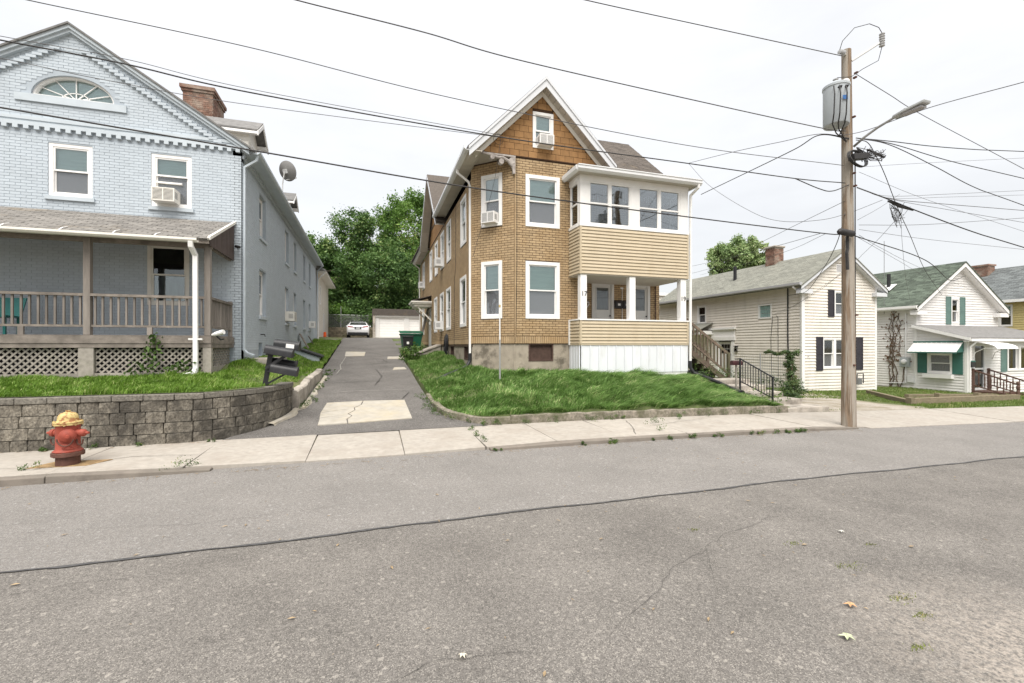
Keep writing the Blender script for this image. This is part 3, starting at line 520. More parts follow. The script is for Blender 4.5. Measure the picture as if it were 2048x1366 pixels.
fan = bars.build("fan_window", WHITE, bh)
pn = [fb.p(-7.25 + .82 * math.cos(math.pi * i / n), 8.25 + .57 * math.sin(math.pi * i / n), -.165) for i in range(n + 1)]; MB().prism(pn, (0, .005, 0)).build("pane", GLASS, fan)
MB().prism([p + Vector((0, .05, 0)) for p in pn], (0, .02, 0)).build("blind", B_TEAL, fan); MB().fb(fb, -8.42, -6.1, 8.06, 8.245, -.02, .05).build("sill", BLUET, fan)
# cornice: stepped moulding with dentils, and slanting header bricks up the rake
MB().fb(fb, -9.8, -3.36, 7.52, 7.58, -.02, .035).fb(fb, -9.8, -3.34, 7.58, 7.66, -.02, .06).fb(fb, -9.8, -3.38, 7.43, 7.52, -.02, .075).build("cornice", BLUET, bh)
me = unit(BLUET)
for i in range(30): u = -9.72 + i * .213; piece("dentil", me, bh, fb, u, u + .105, 7.345, 7.43, 0, .075)
for s_ in (1, -1):
    for i in range(27):
        h = .22 + i * .119; z = 9.60 - h * SL; x = -7.28 + s_ * h; a, b = min(x, x + s_ * .2), max(x, x + s_ * .2)
        MB().fb(fb, a, b, z, z + .068, 0, .075).build("header_brick", BLUE, bh)
MB().fb(fb, -4.05, -3.42, 7.70, 7.73, 0, .03).build("string_course", BLUET, bh)
r = MB()
for s_ in (1, -1):
    a0, b0 = Vector((-7.28, 14.55, 10.06)), Vector((-7.28 + s_ * 4.08, 14.55, 10.06 - 4.08 * SL))
    r.prism([a0, b0, b0 - Vector((0, 0, .13)), a0 - Vector((0, 0, .13))], (0, .1, 0)); r.prism([a0 + Vector((0, -.05, .06)), b0 + Vector((0, -.05, .06)), b0 + Vector((0, -.05, -.05)), a0 + Vector((0, -.05, -.05))], (0, .06, 0))
r.build("rake_board", BLUET, bh)
rf = MB()
for s_ in (1, -1):
    a0, b0 = Vector((-7.28, 14.46, 10.15)), Vector((-7.28 + s_ * 4.22, 14.46, 10.15 - 4.22 * SL)); k = Vector((0, 0, -.05)); rf.prism([a0, b0, b0 + k, a0 + k], (0, 20, 0))
roof = rf.build("roof", ROOFGREY, bh)
# side eave: corbelled dentils, soffit, gutter
e = MB(); e.fb(sb, 14.7, 34.2, 7.22, 7.30, 0, .05).fb(sb, 14.66, 34.2, 7.38, 7.46, -.02, .32); e.build("soffit", BLUET, bh)
for i in range(92): piece("dentil", me, bh, sb, 14.75 + i * .21, 14.86 + i * .21, 7.30, 7.38, 0, .07)
gt = MB(); q = [(-3.10, 7.35), (-2.98, 7.35), (-2.93, 7.40), (-2.93, 7.47), (-2.95, 7.47), (-2.95, 7.41), (-2.99, 7.37), (-3.08, 7.37), (-3.08, 7.47), (-3.10, 7.47)]
gt.prism([(a, 14.6, b) for a, b in q], (0, 19.7, 0)).build("gutter", BLUET, bh)
downspout(bh, [(-3.0, 14.72, 7.36), (-3.05, 14.72, 7.2), (-3.36, 14.74, 6.98), (-3.36, 14.74, 1.75), (-3.28, 14.7, 1.66), (-3.1, 14.62, 1.60)], BLUET); downspout(bh, [(-3.0, 34.1, 7.36), (-3.3, 34.1, 7.0), (-3.36, 34.1, 2.2)], BLUET)
SILL = (BLUET, .06)
window(bh, fb, *BOP[0], .085, WHITE, B_TEAL, B_GREY, GLASS, SCREEN, .01, .02, SILL); window(bh, fb, *BOP[1], .085, WHITE, B_TEAL, B_GREY, GLASS, SCREEN, .01, .02, SILL, split=.62); window(bh, fb, *BOP[2], .085, CREAMTRIM, B_DARK, B_DARK, DGLASS, GLASS, .01, .0); window(bh, fb, *BOP[3], .085, WHITE, B_TEAL, B_GREY, GLASS, SCREEN, .01, .02, SILL)
MB().fb(fb, -5.45, -4.86, 6.3, 6.34, -.07, .0).build("shelf_bar", WHITE, bh)
for o in SOP[:10]: window(bh, sb, *o, .08, WHITE, B_DARK if o[2] < 5 or o[0] < 20 else B_GREY, None, DGLASS, SCREEN, .0, .10, SILL)
MB().fb(sb, 16.75, 17.3, 1.55, 1.98, -.2, -.12).build("cellar_window", BLUET, bh)
# dormers
for i, y in enumerate((18.55, 26.6)):
    dm = MB(); dm.prism([(-3.95, y - .62, 7.7), (-3.95, y + .62, 7.7), (-3.95, y + .62, 9.42), (-3.95, y, 9.85), (-3.95, y - .62, 9.42)], (-2.6, 0, 0)); dw = dm.build("dormer", CREAMTRIM, bh)
    for s_ in (1, -1):
        MB().prism([(-3.62, y, 9.98), (-3.62, y + s_ * .86, 9.38), (-3.62, y + s_ * .86, 9.31), (-3.62, y, 9.91)], (-3.0, 0, 0)).build("dormer_roof", ROOFGREY, dw)
        MB().prism([(-3.60, y, 9.93), (-3.60, y + s_ * .87, 9.33), (-3.60, y + s_ * .87, 9.18), (-3.60, y, 9.78)], (-.04, 0, 0)).prism([(-3.64, y + s_ * .62, 9.36), (-3.64, y + s_ * .86, 9.33), (-3.64, y + s_ * .86, 9.22), (-3.64, y + s_ * .62, 9.25)], (-2.6, 0, 0)).build("rake_board", WHITE, dw)
    for k in range(10): MB().box(-5.6, y - .635, 8.0 + k * .13, -3.96, y - .62, 8.12 + k * .13).build("siding_board", CREAMTRIM, dw)
    fdm = FR(-3.95); window(dw, fdm, y - .36, y + .36, 7.95, 9.05, .07, WHITE, B_GREY, None, DGLASS, None, .03)
# chimney
ch = MB().box(-6.6, 20.0, 8.6, -5.63, 21.4, 11.62).build("chimney", MORTAR, bh)
it = [(FF(20.0), r) for r in brick_rects(-6.605, -5.625, 9.4, 11.45, .215, .078, [])] + [(FR(-5.63), r) for r in brick_rects(20.0, 21.4, 9.0, 11.45, .215, .078, [])]
clad(it, ch, REDBRICK, "brick", "brickwork", .012, 290)
for (k, a, b) in ((.05, 11.45, 11.55), (.09, 11.55, 11.68)): MB().box(-6.6 - k, 20 - k, a, -5.63 + k, 21.4 + k, b).build("chimney_cap", REDBRICK, ch)
# porch
DK = 2.13; pf = FF(12.7)
pm = MB(); px0 = -11.0
for i in range(14): pm.box(px0, 12.66 + i * .14, DK - .03, -3.6, 12.66 + i * .14 + .134, DK)
porch = pm.build("porch", WOOD, bh)
MB().fb(pf, px0, -3.6, 1.94, 2.10, -.04, .045).build("fascia_board", WOOD, porch); MB().fb(pf, px0, -3.6, 1.84, 1.936, -.04, .03).build("fascia_board", WOOD, porch)
sf = FR(-3.62); MB().fb(sf, 12.70, 14.6, 1.93, 2.10, -.04, .04).build("fascia_board", WOOD, porch); MB().fb(sf, 12.70, 14.6, 1.83, 1.925, -.04, .03).build("fascia_board", WOOD, porch)
for x in (-10.9, -8.42, -6.05, -3.69): MB().fb(pf, x - .065, x + .065, DK, 4.34, -.13, 0.0).build("post", WOODV, porch, bevel=.008)
MB().fb(pf, px0, -3.6, 4.24, 4.40, -.10, -.03).build("beam", WOOD, porch); MB().fb(sf, 12.8, 14.6, 4.26, 4.38, -.1, -.03).build("beam", WOOD, porch)
for a, b in ((-8.36, -6.11), (-5.99, -3.75), (-10.8, -8.48)):
    MB().fb(pf, a, b, 3.01, 3.07, -.11, .0).build("handrail", WOOD, porch); MB().fb(pf, a, b, 2.31, 2.36, -.085, -.035).build("rail", WOOD, porch); MB().fb(pf, (a + b) / 2 - .05, (a + b) / 2 + .05, DK, 2.31, -.08, -.03).build("rail_block", WOODV, porch)
    nb = int((b - a) / .148)
    for i in range(nb): x = a + (b - a) * (i + .5) / nb + random.uniform(-.006, .006); MB().fb(pf, x - .019, x + .019, 2.36, 3.01, -.075, -.037).build("baluster", WOODV, porch)
MB().fb(sf, 12.75, 14.62, 3.01, 3.07, -.11, .0).build("handrail", WOOD, porch); MB().fb(sf, 12.75, 14.62, 2.31, 2.36, -.085, -.035).build("rail", WOOD, porch)
for i in range(13): y = 12.87 + i * .138; MB().fb(sf, y - .019, y + .019, 2.36, 3.01, -.075, -.037).build("baluster", WOODV, porch)
MB().fb(sf, 14.54, 14.62, DK - .25, 3.12, -.1, -.01).build("post", WOODV, porch)
for x, h in ((-8.42, .11), (-6.05, .14), (-3.69, .09)): MB().fb(pf, x - h, x + h, 1.08, 1.84, -.10, .02).build("skirt_post", LATT, porch)
def lattice(f, a, b, c, d_, bottom):
    h = d_ - c; st = .138; k = .0185 * 1.414
    for dirn, w0 in ((1, -.055), (-1, -.066)):
        s0 = a - h
        while s0 < b:
            pts = []
            # strip between lines u = s + t*dirn(v)   clipped to [a,b]
            def lin(s, v): return s + (v - c) if dirn > 0 else s + (d_ - v)
            lo, hi = s0 - k, s0 + k; P = [(lin(lo, c), c), (lin(hi, c), c), (lin(hi, d_), d_), (lin(lo, d_), d_)]
            def clip(P, x, keep_right):
                R = []
                for i in range(len(P)):
                    p, q = P[i], P[(i + 1) % len(P)]; ip, iq = (p[0] >= x) == keep_right, (q[0] >= x) == keep_right
                    if ip: R.append(p)
                    if ip != iq: t = (x - p[0]) / (q[0] - p[0]); R.append((x, p[1] + t * (q[1] - p[1])))
                return R
            P = clip(P, a, True); P = clip(P, b, False) if P else P
            if len(P) >= 3: MB().prism([f.p(u, v, w0) for u, v in P], f.W * .009).build("lattice_slat", LATT, porch)
            s0 += st
    MB().fb(f, a - .05, b + .05, bottom, c + .02, -.05, .0).build("bottom_board", LATT, porch)
lattice(pf, -8.3, -6.2, 1.24, 1.85, 1.10); lattice(pf, -5.9, -3.79, 1.24, 1.85, 1.10); lattice(sf, 12.8, 14.5, 1.35, 1.84, 1.18)
MB().box(-10.9, 12.95, 1.0, -3.75, 13.0, 1.92).build("crawl_shade_sheet", DARK, porch)  # added near-black sheet, stands in for the shade behind the lattice holes
# porch roof
ry0, rz0, ry1, rz1 = 12.42, 4.42, 14.65, 5.36; RS = (rz1 - rz0) / (ry1 - ry0)
pr = MB().prism([(px0 - .1, ry0, rz0), (px0 - .1, ry1, rz1), (px0 - .1, ry1, rz1 - .06), (px0 - .1, ry0, rz0 - .06)], (7.5, 0, 0)).build("porch_roof", SHING_G, porch)
rl = math.hypot(ry1 - ry0, rz1 - rz0)
fr_ = Fr((0, ry0, rz0), (1, 0, 0), (0, -(rz1 - rz0) / rl, (ry1 - ry0) / rl)); fr_.V = Vector((0, (ry1 - ry0) / rl, (rz1 - rz0) / rl))
tabs = [(fr_, (a + random.uniform(0, .012), b, c - .035, d_)) for a, b, c, d_ in brick_rects(-9.2, -3.55, -.02, rl, .30, .140, [], .012)]
def tilt_clad(items, parent, mat, name, field, nmax):
    me = unit(mat); sc_ = sorted(range(len(items)), key=lambda i: (lambda q: q[2] if q and 0 < q[0] < 2048 else 1e9)(proj(items[i][0].p((items[i][1][0] + items[i][1][1]) / 2, items[i][1][2], 0)))); own = set(sc_[:nmax]); m = MB()
    for i, (f, (a, b, c, d_)) in enumerate(items):
        th = random.uniform(.006, .012)
        if i in own: piece(name, me, parent, f, a, b, c, d_, .001 + (i % 3) * .0006, .002 + th)
        else: m.fb(f, a, b, c, d_, .001 + (i % 3) * .0006, .002 + th)
    if m.f: m.build(field, mat, parent, kind="stuff")
tilt_clad(tabs, porch, SHING_G, "shingle", "shingles", 298)
MB().prism([(-3.63, 12.56, 4.28), (-3.63, 14.62, 4.28), (-3.63, 14.62, 5.28), (-3.63, 12.56, 4.41)], (.04, 0, 0)).build("gable_panel", PANELW, porch)
MB().prism([(-3.6, 12.40, 4.46), (-3.6, 14.66, 5.41), (-3.6, 14.66, 5.34), (-3.6, 12.40, 4.38)], (.06, 0, 0)).build("roof_edge", CREAMTRIM, porch)
MB().fb(FF(12.44), px0, -3.58, 4.30, 4.40, -.03, .0).build("fascia_board", WOOD, porch)
MB().prism([(px0, a, b) for a, b in ((12.44, 4.30), (12.33, 4.30), (12.29, 4.34), (12.29, 4.39), (12.305, 4.39), (12.31, 4.345), (12.34, 4.32), (12.43, 4.32), (12.43, 4.41), (12.44, 4.41))], (7.21, 0, 0)).build("gutter", CREAMTRIM, porch)
for x in (-7.35, -6.35, -5.4, -4.62): MB().bar((x, 12.30, 4.38), (x, 12.44, 4.47), .025, .006).bar((x, 12.44, 4.47), (x + .03, 12.56, 4.52), .025, .006).build("gutter_strap", WHITE, porch)
downspout(porch, [(-3.92, 12.34, 4.32), (-3.92, 12.36, 4.2), (-3.88, 12.52, 4.02), (-3.88, 12.54, 1.35), (-3.90, 12.5, 1.24), (-4.08, 12.3, 1.19)], WHITE, .05); MB().box(-4.02, 12.5, 2.02, -3.74, 12.58, 2.06).build("pipe_strap", WHITE, porch)
# things on and beside it
ac_unit(fb, -5.18, 5.73, .52, .36, .34, "grey faced window air conditioner in the upper front window of the blue house", CREAMTRIM)
ac_unit(sb, 22.22, 2.95, .62, .42, .36, "boxy white air conditioner in the nearer lower side window of blue house", CREAMTRIM); ac_unit(sb, 30.5, 2.95, .6, .4, .34, "small white air conditioner in the farthest lower side window of blue house")
t = thing("security_camera", (-3.5, 14.6, 4.62), "small black security camera beside the porch gable panel", "camera"); MB().tube([(-3.5, 14.64, 4.62), (-3.47, 14.5, 4.63)], .012).build("bracket", BLK, t); MB().tube([(-3.52, 14.52, 4.67), (-3.40, 14.36, 4.62)], .04, 10).build("housing", BLK, t)
t = thing("floodlight", (-3.62, 12.9, 2.0), "white spotlight on the porch corner beside the downspout", "light"); MB().tube([(-3.6, 12.75, 2.14), (-3.5, 12.72, 2.17), (-3.33, 12.66, 2.22)], [.03, .055, .06], 10).build("lamp_head", WHITE, t); MB().tube([(-3.5, 12.72, 2.12), (-3.42, 12.75, 2.03), (-3.35, 12.75, 2.05)], .02, 8).build("bracket", BLK, t)
t = thing("satellite_dish", (-3.12, 19.4, 7.9), "grey satellite dish on the blue house's eave", "dish")
nrm = Vector((.50, .78, .38)).normalized(); c = Vector((-2.98, 19.4, 8.62)); D = MB(); prof = [(.02 + .36 * i / 8, .11 * (i / 8) ** 2) for i in range(9)] + [(.375, .125), (.36, .13)] + [(.36 * (1 - i / 8), .012 + .112 * (1 - i / 8) ** 2) for i in range(1, 8)]
D.lathe(c - nrm * .05, prof, 28, nrm).build("reflector", M("dish_grey", (.24, .235, .23), .5, .06, 3), t, smooth=40)
MB().tube([(-3.12, 19.4, 7.4), (-3.12, 19.4, 8.1), tuple(c - nrm * .12)], .022).tube([(-3.2, 19.7, 7.7), (-3.12, 19.4, 8.05)], .012).build("mast", ALU, t); MB().bar(c - nrm * .13, c - nrm * .02, .14, .16).build("mount", ALU, t); MB().tube([c - nrm * .03 - Vector((0, 0, .33)), c + nrm * .3 - Vector((-.1, 0, .28))], .012).bar(c + nrm * .28 - Vector((-.1, 0, .28)), c + nrm * .38 - Vector((-.1, 0, .26)), .07, .07).build("feed_arm", ALU, t)
t = thing("plastic_chair", (-7.75, 13.3, 2.13), "teal plastic chair at the porch edge, cut off by the picture", "chair"); TEALP = M("teal_plastic", (.02, .16, .15), .4, .1); cb = MB()
cb.prism([(-8.15, 13.5, 2.55), (-7.66, 13.5, 2.55), (-7.62, 13.62, 3.0), (-8.19, 13.62, 3.0)], (0, .03, .0)).build("backrest", TEALP, t); MB().box(-8.17, 13.0, 2.52, -7.64, 13.5, 2.56).build("seat", TEALP, t)
for a in (-8.13, -7.68):
    for b in (13.04, 13.46): MB().bar((a, b, 2.13), (a, b, 2.53), .045, .045).build("leg", TEALP, t)
# cellar bulkhead, concrete pad with timber edge, leaning boards
t = thing("cellar_hatch", (-2.9, 22, 1.3), "sloping black cellar hatch on the side of the blue house", "hatch"); MB().prism([(-3.4, 21.4, 1.2), (-2.0, 21.4, 1.2), (-2.0, 21.4, 1.36), (-3.4, 21.4, 1.86)], (0, 1.3, 0)).build("cheek_wall", BLUET, t); MB().prism([(-3.4, 21.3, 1.90), (-1.9, 21.3, 1.36), (-1.9, 21.3, 1.43), (-3.4, 21.3, 1.97)], (0, .65, 0)).build("leaf", BLK, t); MB().prism([(-3.4, 21.97, 1.90), (-1.9, 21.97, 1.36), (-1.9, 21.97, 1.43), (-3.4, 21.97, 1.97)], (0, .7, 0)).build("leaf", BLK, t)
t = MB().box(-3.38, 14.9, 1.1, -2.78, 17.3, 1.50).build("concrete_pad", PATCH); top(t, "small concrete pad against the blue house corner", "paving"); t = MB().box(-3.2, 14.72, 1.1, -2.7, 14.9, 1.46).box(-2.775, 14.72, 1.1, -2.65, 17.3, 1.47).build("edging_timber", LATT); top(t, "weathered timber edging round the blue house's concrete pad", "edging")
for i, (y, hh, wd, col) in enumerate(((25.6, .75, .5, WOOD), (29.2, .72, .16, PANELW))):
    t = MB(); t.prism([(-2.95, y, 1.72 + .03 * y * 0), (-2.95, y + wd, 1.72), (-3.36, y + wd, 1.72 + hh), (-3.36, y, 1.72 + hh)], (.03, 0, .02)); o = t.build("leaning_board", col); top(o, ("wide brown board leaning on the blue house's side wall", "narrow dark board leaning on the blue house near its far corner")[i], "board")
t = MB().tube([(-3.4, 17.0, 2.25), (-3.28, 17.0, 2.25), (-3.26, 17.0, 2.18)], .018).build("hose_tap", BLK); top(t, "small dark garden tap on the blue house's side wall", "tap")
# ================================================================== RETAINING WALL
BLOCK = M("split_face_block", (.19, .17, .138), .92, .55, 30, bump=1.0, bs=45, rnd=.16, bdist=.02, dirt=(.05, .045, .038), ds=2.8, dlo=.44, dhi=.60, damt=.8, stretch=(1, 1, .6))
CAP = M("cap_stone", (.155, .142, .12), .9, .5, 26, bump=.6, bs=45, rnd=.12, dirt=(.14, .13, .11), ds=2.5, dlo=.5, dhi=.65, damt=.6)
rw = thing("retaining_wall", (-5, 9.8, .1), "grey split-face block retaining wall curving into the driveway", "wall")
path = [Vector((x, 9.75, 0)) for x in np.arange(-13.5, -3.3, .1)] + [Vector((-3.3 + 1.55 * math.sin(a), 12.1 - 2.35 * math.cos(a), 0)) for a in np.linspace(0, math.pi / 2, 40)]
cum = [0]
for i in range(1, len(path)): cum.append(cum[-1] + (path[i] - path[i - 1]).length)
def along(s): return Vector((np.interp(s, cum, [p.x for p in path]), np.interp(s, cum, [p.y for p in path]), 0))
TOT = cum[-1]
core = MB()
for i in range(60):
    a, b = along(4 + (TOT - 4) * i / 60), along(4 + (TOT - 4) * (i + 1) / 60); t = (b - a).normalized(); nn = Vector((t.y, -t.x, 0)); core.add([a + nn * -.02, b + nn * -.02, b - nn * .25, a - nn * .25] + [p + Vector((0, 0, .93)) for p in (a + nn * -.02, b + nn * -.02, b - nn * .25, a - nn * .25)], BF)
core.build("core", M("wall_core", (.16, .145, .12), .95), rw)
bm = unit(BLOCK, 'block')
for c in range(5):
    z0 = -.10 + c * .2; s = 4.2 + (c * .17) % .3
    while s < TOT - .02:
        L = random.choice((.22, .30, .30, .40, .45)); e_ = min(s + L, TOT); a, b = along(s), along(e_); t = (b - a).normalized(); nn = Vector((t.y, -t.x, 0)); ff = Fr(a, t, nn); jit = random.uniform(-.008, .012)
        if e_ - s > .08: piece("block", bm, rw, ff, .0015, (b - a).length - .0015, z0 + .0015, z0 + .1985, -.02 + jit, .022 + jit + random.uniform(0, .012))
        s = e_
s = 4.2
while s < TOT:
    e_ = min(s + .46 + random.uniform(-.03, .03), TOT); a, b = along(s), along(e_); t = (b - a).normalized(); nn = Vector((t.y, -t.x, 0)); a = a - t * .0; q = [a + nn * .045, b + nn * .045, b - nn * .24, a - nn * .24]; z = .90 + random.uniform(0, .008)
    if e_ - s > .1: q = [q[0] + t * .004, q[1] - t * .004, q[2] - t * .004, q[3] + t * .004]; MB().add([p + Vector((0, 0, z)) for p in q] + [p + Vector((0, 0, z + .105)) for p in q], BF).build("capstone", CAP, rw, bevel=.012)
    s = e_
# kerb wall up the driveway
cw = thing("driveway_kerb", (-1.7, 14.6, .5), "chipped concrete kerb wall along the left edge of the driveway", "kerb")
for (y0, y1, z0, z1) in ((12.12, 14.3, .78, .90), (14.32, 17.3, .915, 1.06)):
    n = 10; m = MB(); rows = []
    for i in range(n + 1):
        y = y0 + (y1 - y0) * i / n; z = z0 + (z1 - z0) * i / n + random.uniform(-.012, .012); x = -1.70 + .02 * math.sin(y * 2) + .02 * (y - 12) ; j = random.uniform(-.012, .012); rows.append([(x + .1 + j, y, float(drv(y)) - .1), (x + .09 + j, y, z - .03), (x + .06, y, z), (x - .09, y, z + .01), (x - .1, y, z - .4)])
    for i in range(n): m.add(rows[i] + rows[i + 1], [(k, k + 1, k + 6, k + 5) for k in range(4)])
    m.add(rows[0], [(4, 3, 2, 1, 0)]); m.add(rows[-1], [(0, 1, 2, 3, 4)]); m.build("kerb_block", OLDCONC, cw)
m = MB(); rows = []
for i in range(30): y = 10.7 + 6.6 * i / 29; x = (float(xr(y)) if y < 12.1 else -1.60 + .02 * (y - 12)) + .10; wd = .10 + .05 * math.sin(y * 5) + random.uniform(-.02, .02); z = float(drv(y)); rows.append([(x - .05, y, z + .06), (x + wd * .5, y, z + .035), (x + wd * .8, y, z - .03)])
for i in range(29): m.add(rows[i] + rows[i + 1], [(0, 1, 4, 3), (1, 2, 5, 4)])
m.build("footing", PATCH, cw)
# ================================================================== TAN TWO-FAMILY HOUSE
TAN = M("tan_brick_siding", (.40, .288, .168), .85, .14, 9, bump=.5, bs=90, rnd=.13, bdist=.004, dirt=(.32, .20, .09), ds=1.3, dlo=.45, dhi=.7, damt=.6)
TANJ = M("brown_joint", (.075, .047, .028), .9, .2, 8)
BSH = M("brown_wall_shingle", (.30, .165, .068), .85, .14, 7, bump=.5, bs=110, rnd=.13, bdist=.004, dirt=(.20, .085, .03), ds=1.5, dlo=.5, dhi=.75, damt=.5)
BSHJ = M("dark_brown_felt", (.05, .025, .012), .9, .2)
STUCCO = M("stained_foundation", (.34, .295, .235), .92, .18, 3, bump=.4, bs=40, dirt=(.10, .085, .065), ds=1.7, dlo=.52, dhi=.64, damt=.8)
VINYL = M("tan_vinyl_siding", (.50, .42, .30), .5, .03, 2, rnd=.025, spec=.3, dirt=(.40, .32, .21), ds=3.0, dlo=.48, dhi=.75, damt=.5, stretch=(1, 1, .3))
SOFF = M("beige_soffit", (.46, .42, .36), .6, .06, 3, rnd=.06)
FASC = M("grey_white_fascia", (.60, .61, .63), .42, .04, 2, spec=.45)
SKIRT = M("white_ribbed_metal", (.72, .735, .76), .42, .03, 1.5, rnd=.025, dirt=(.50, .48, .44), ds=4, dlo=.52, dhi=.75, damt=.45, stretch=(1, 1, .25))
BROOF = M("brown_roof_shingle", (.098, .083, .071), .92, .25, 12, bump=.4, bs=140, rnd=.2, dirt=(.20, .15, .09), ds=1.0, dlo=.6, dhi=.75, damt=.5)
DOORW = M("white_door_paint", (.66, .65, .63), .5, .05, 2, dirt=(.42, .38, .33), ds=2, dlo=.55, dhi=.8, damt=.4)
RUST = M("rusty_board", (.075, .045, .035), .85, .3, 9, bump=.3, bs=30)
mh = thing("tan_house", (6.8, 17, .9), "tall tan brick-pattern two-family house with steep brown gable and enclosed porch", "house")
ff = FF(14.1); r2 = math.sqrt(.5); L45 = 1.18 / r2
cf = Fr((3.4, 15.28, 0), (1.18, -1.18, 0), (-1, -1, 0)); sd = Fr((3.4, 15.28, 0), (.01356, .99991, 0), (-.99991, .01356, 0)); dfm = FF(15.2)
FOP = [(4.94, 6.15, 5.80, 7.51), (4.94, 6.15, 2.77, 4.66)]; COP = [(.40, 1.20, 5.86, 7.60), (.40, 1.20, 2.78, 4.70)]
US = [(.86, 1.96), (4.28, 5.44), (6.30, 7.46), (8.56, 9.68), (10.95, 12.1), (14.9, 16.2)]; LS = [(.88, 2.05), (4.32, 5.58), (6.43, 7.65), (8.78, 10.0), (15.3, 16.5)]
DOP = [(11.45, 12.65, 1.7, 4.05)]; SOP2 = [(a, b, 5.62, 7.38) for a, b in US] + [(a, b, 2.58, 4.45) for a, b in LS] + DOP
DD = [(7.93, 8.85, 1.95, 4.36), (9.55, 10.43, 1.95, 4.36)]
wall("wall", TANJ, mh, ff, 4.58, 6.9, 1.94, 8.05, FOP, .15); wall("wall", TANJ, mh, cf, 0, L45, 1.94, 8.05, COP, .15); wall("wall", TANJ, mh, sd, 0, 18.0, 1.84, 7.62, SOP2, .15); wall("wall", TANJ, mh, dfm, 6.9, 10.86, 1.9, 8.0, DD, .15)
MB().box(6.78, 14.12, 1.9, 6.9, 15.2, 8.0).box(10.74, 15.22, .6, 10.86, 33, 8.0).box(3.7, 33.1, 1, 10.8, 33.25, 8).build("wall", TANJ, mh)
MB().box(8.2, 20, 7.9, 10.8, 33, 8.1).box(6.9, 15.3, 7.9, 10.8, 20, 8.05).build("ceiling_slab", TANJ, mh)
it = [(ff, r) for r in brick_rects(4.60, 6.9, 2.20, 8.04, .235, .0805, FOP, .015)] + [(cf, r) for r in brick_rects(.0, L45 - .02, 2.20, 8.04, .235, .0805, COP, .015)]
it += [(ff, (4.60 + i * .078, 4.60 + i * .078 + .066, 1.955, 2.185)) for i in range(25)] + [(cf, (.01 + i * .078, .01 + i * .078 + .066, 1.955, 2.185)) for i in range(21)]
it += [(sd, r) for r in brick_rects(.0, 18, 2.12, 7.60, .235, .0805, SOP2, .015)] + [(dfm, r) for r in brick_rects(6.95, 10.86, 1.98, 7.9, .235, .0805, DD, .015)]
clad(it, mh, TAN, "brick", "brickwork", .012, 300, lambda x, y: x < 1136 and y > 320)
MB().fb(sd, -.01, 18, 1.93, 2.11, 0, .012).build("base_band", TAN, mh)
MB().fb(ff, 4.565, 4.60, 1.96, 8.03, .0, .013).fb(cf, -.012, .012, 1.96, 8.0, 0, .012).build("corner_bead", TAN, mh)
CW = [(5.06, 5.94, 1.36, 1.95)]
wall("foundation", STUCCO, mh, ff, 4.56, 6.9, .3, 1.94, CW, .2, -.03); wall("foundation", STUCCO, mh, cf, 0, L45, .3, 1.94, [], .2, -.03); wall("foundation", STUCCO, mh, sd, 0.02, 18, .3, 1.92, [(.63, 1.46, 1.36, 1.92), (3.72, 4.64, 1.4, 1.92)], .2, -.03)
for f, (a, b, c, d_) in ((ff, CW[0]), (sd, (.63, 1.46, 1.36, 1.92)), (sd, (3.72, 4.64, 1.4, 1.92))):
    cwn = MB().fb(f, a, b, c, d_, -.14, -.10).build("cellar_window", RUST, mh); MB().fb(f, a, a + .05, c, d_, -.1, -.02).fb(f, b - .05, b, c, d_, -.1, -.02).fb(f, a + .05, b - .05, d_ - .05, d_, -.1, -.02).fb(f, a + .05, b - .05, c, c + .05, -.1, -.02).build("frame", RUST, cwn)
window(mh, ff, *FOP[0], .115, WHITE, B_TEAL, B_GREY, GLASS, SCREEN, .035, .0); window(mh, ff, *FOP[1], .115, WHITE, B_GREEN, B_WHITE, GLASS, SCREEN, .035, .0)
MB().prism([ff.p(a, b, -.121) for a, b in ((5.42, 4.38), (5.62, 4.12), (5.42, 3.86), (5.22, 4.12))], (0, .004, 0)).build("blind_ornament", M("green_diamond", (.20, .36, .30), .8), mh)
window(mh, cf, *COP[0], .115, WHITE, B_GREY, B_DARK, GLASS, SCREEN, .035, .0); window(mh, cf, *COP[1], .115, WHITE, B_TEAL, B_GREY, GLASS, SCREEN, .035, .0)
for o in SOP2[:-1]: window(mh, sd, *o, .115, WHITE, B_WHITE, B_DARK, GLASS, DGLASS, .035, .0)
# front gable
GZ = 8.06; GX = 5.53; GS = (10.56 - 8.02) / (5.53 - 3.02)
def gl2(v): h = (10.18 - v) / GS; return (max(3.42, GX - h), min(7.64, GX + h))
GW = [(5.19, 5.92, 8.41, 9.60)]
gw = MB(); a = ff
gw.add([a.p(3.4, GZ), a.p(5.21, GZ), a.p(5.21, 10.18 - (GX - 5.21) * GS), a.p(3.4, 10.18 - 2.13 * GS)], [(0, 1, 2, 3)]); gw.add([a.p(5.90, GZ), a.p(7.66, GZ), a.p(7.66, 10.18 - 2.13 * GS), a.p(5.90, 10.18 - .37 * GS)], [(0, 1, 2, 3)]); gw.add([a.p(5.21, 9.58), a.p(5.90, 9.58), a.p(5.90, 9.81), a.p(GX, 10.18), a.p(5.21, 9.85)], [(0, 1, 2, 3, 4)]); gw.add([a.p(5.21, GZ), a.p(5.90, GZ), a.p(5.90, 8.43), a.p(5.21, 8.43)], [(0, 1, 2, 3)])
gw.build("gable_wall", BSHJ, mh)
clad([(ff, (r[0], r[1], r[2], r[3])) for r in brick_rects(3.42, 7.64, GZ + .01, 10.12, .325, .205, GW, .012, gl2)], mh, BSH, "wall_shingle", "wall_shingles", .012, 200)
window(mh, ff, *GW[0], .09, WHITE, B_TEAL, B_GREY, GLASS, GLASS, .035)
MB().fb(ff, 3.4, 7.64, 8.03, 8.065, -.02, .03).build("drip_board", BSHJ, mh)
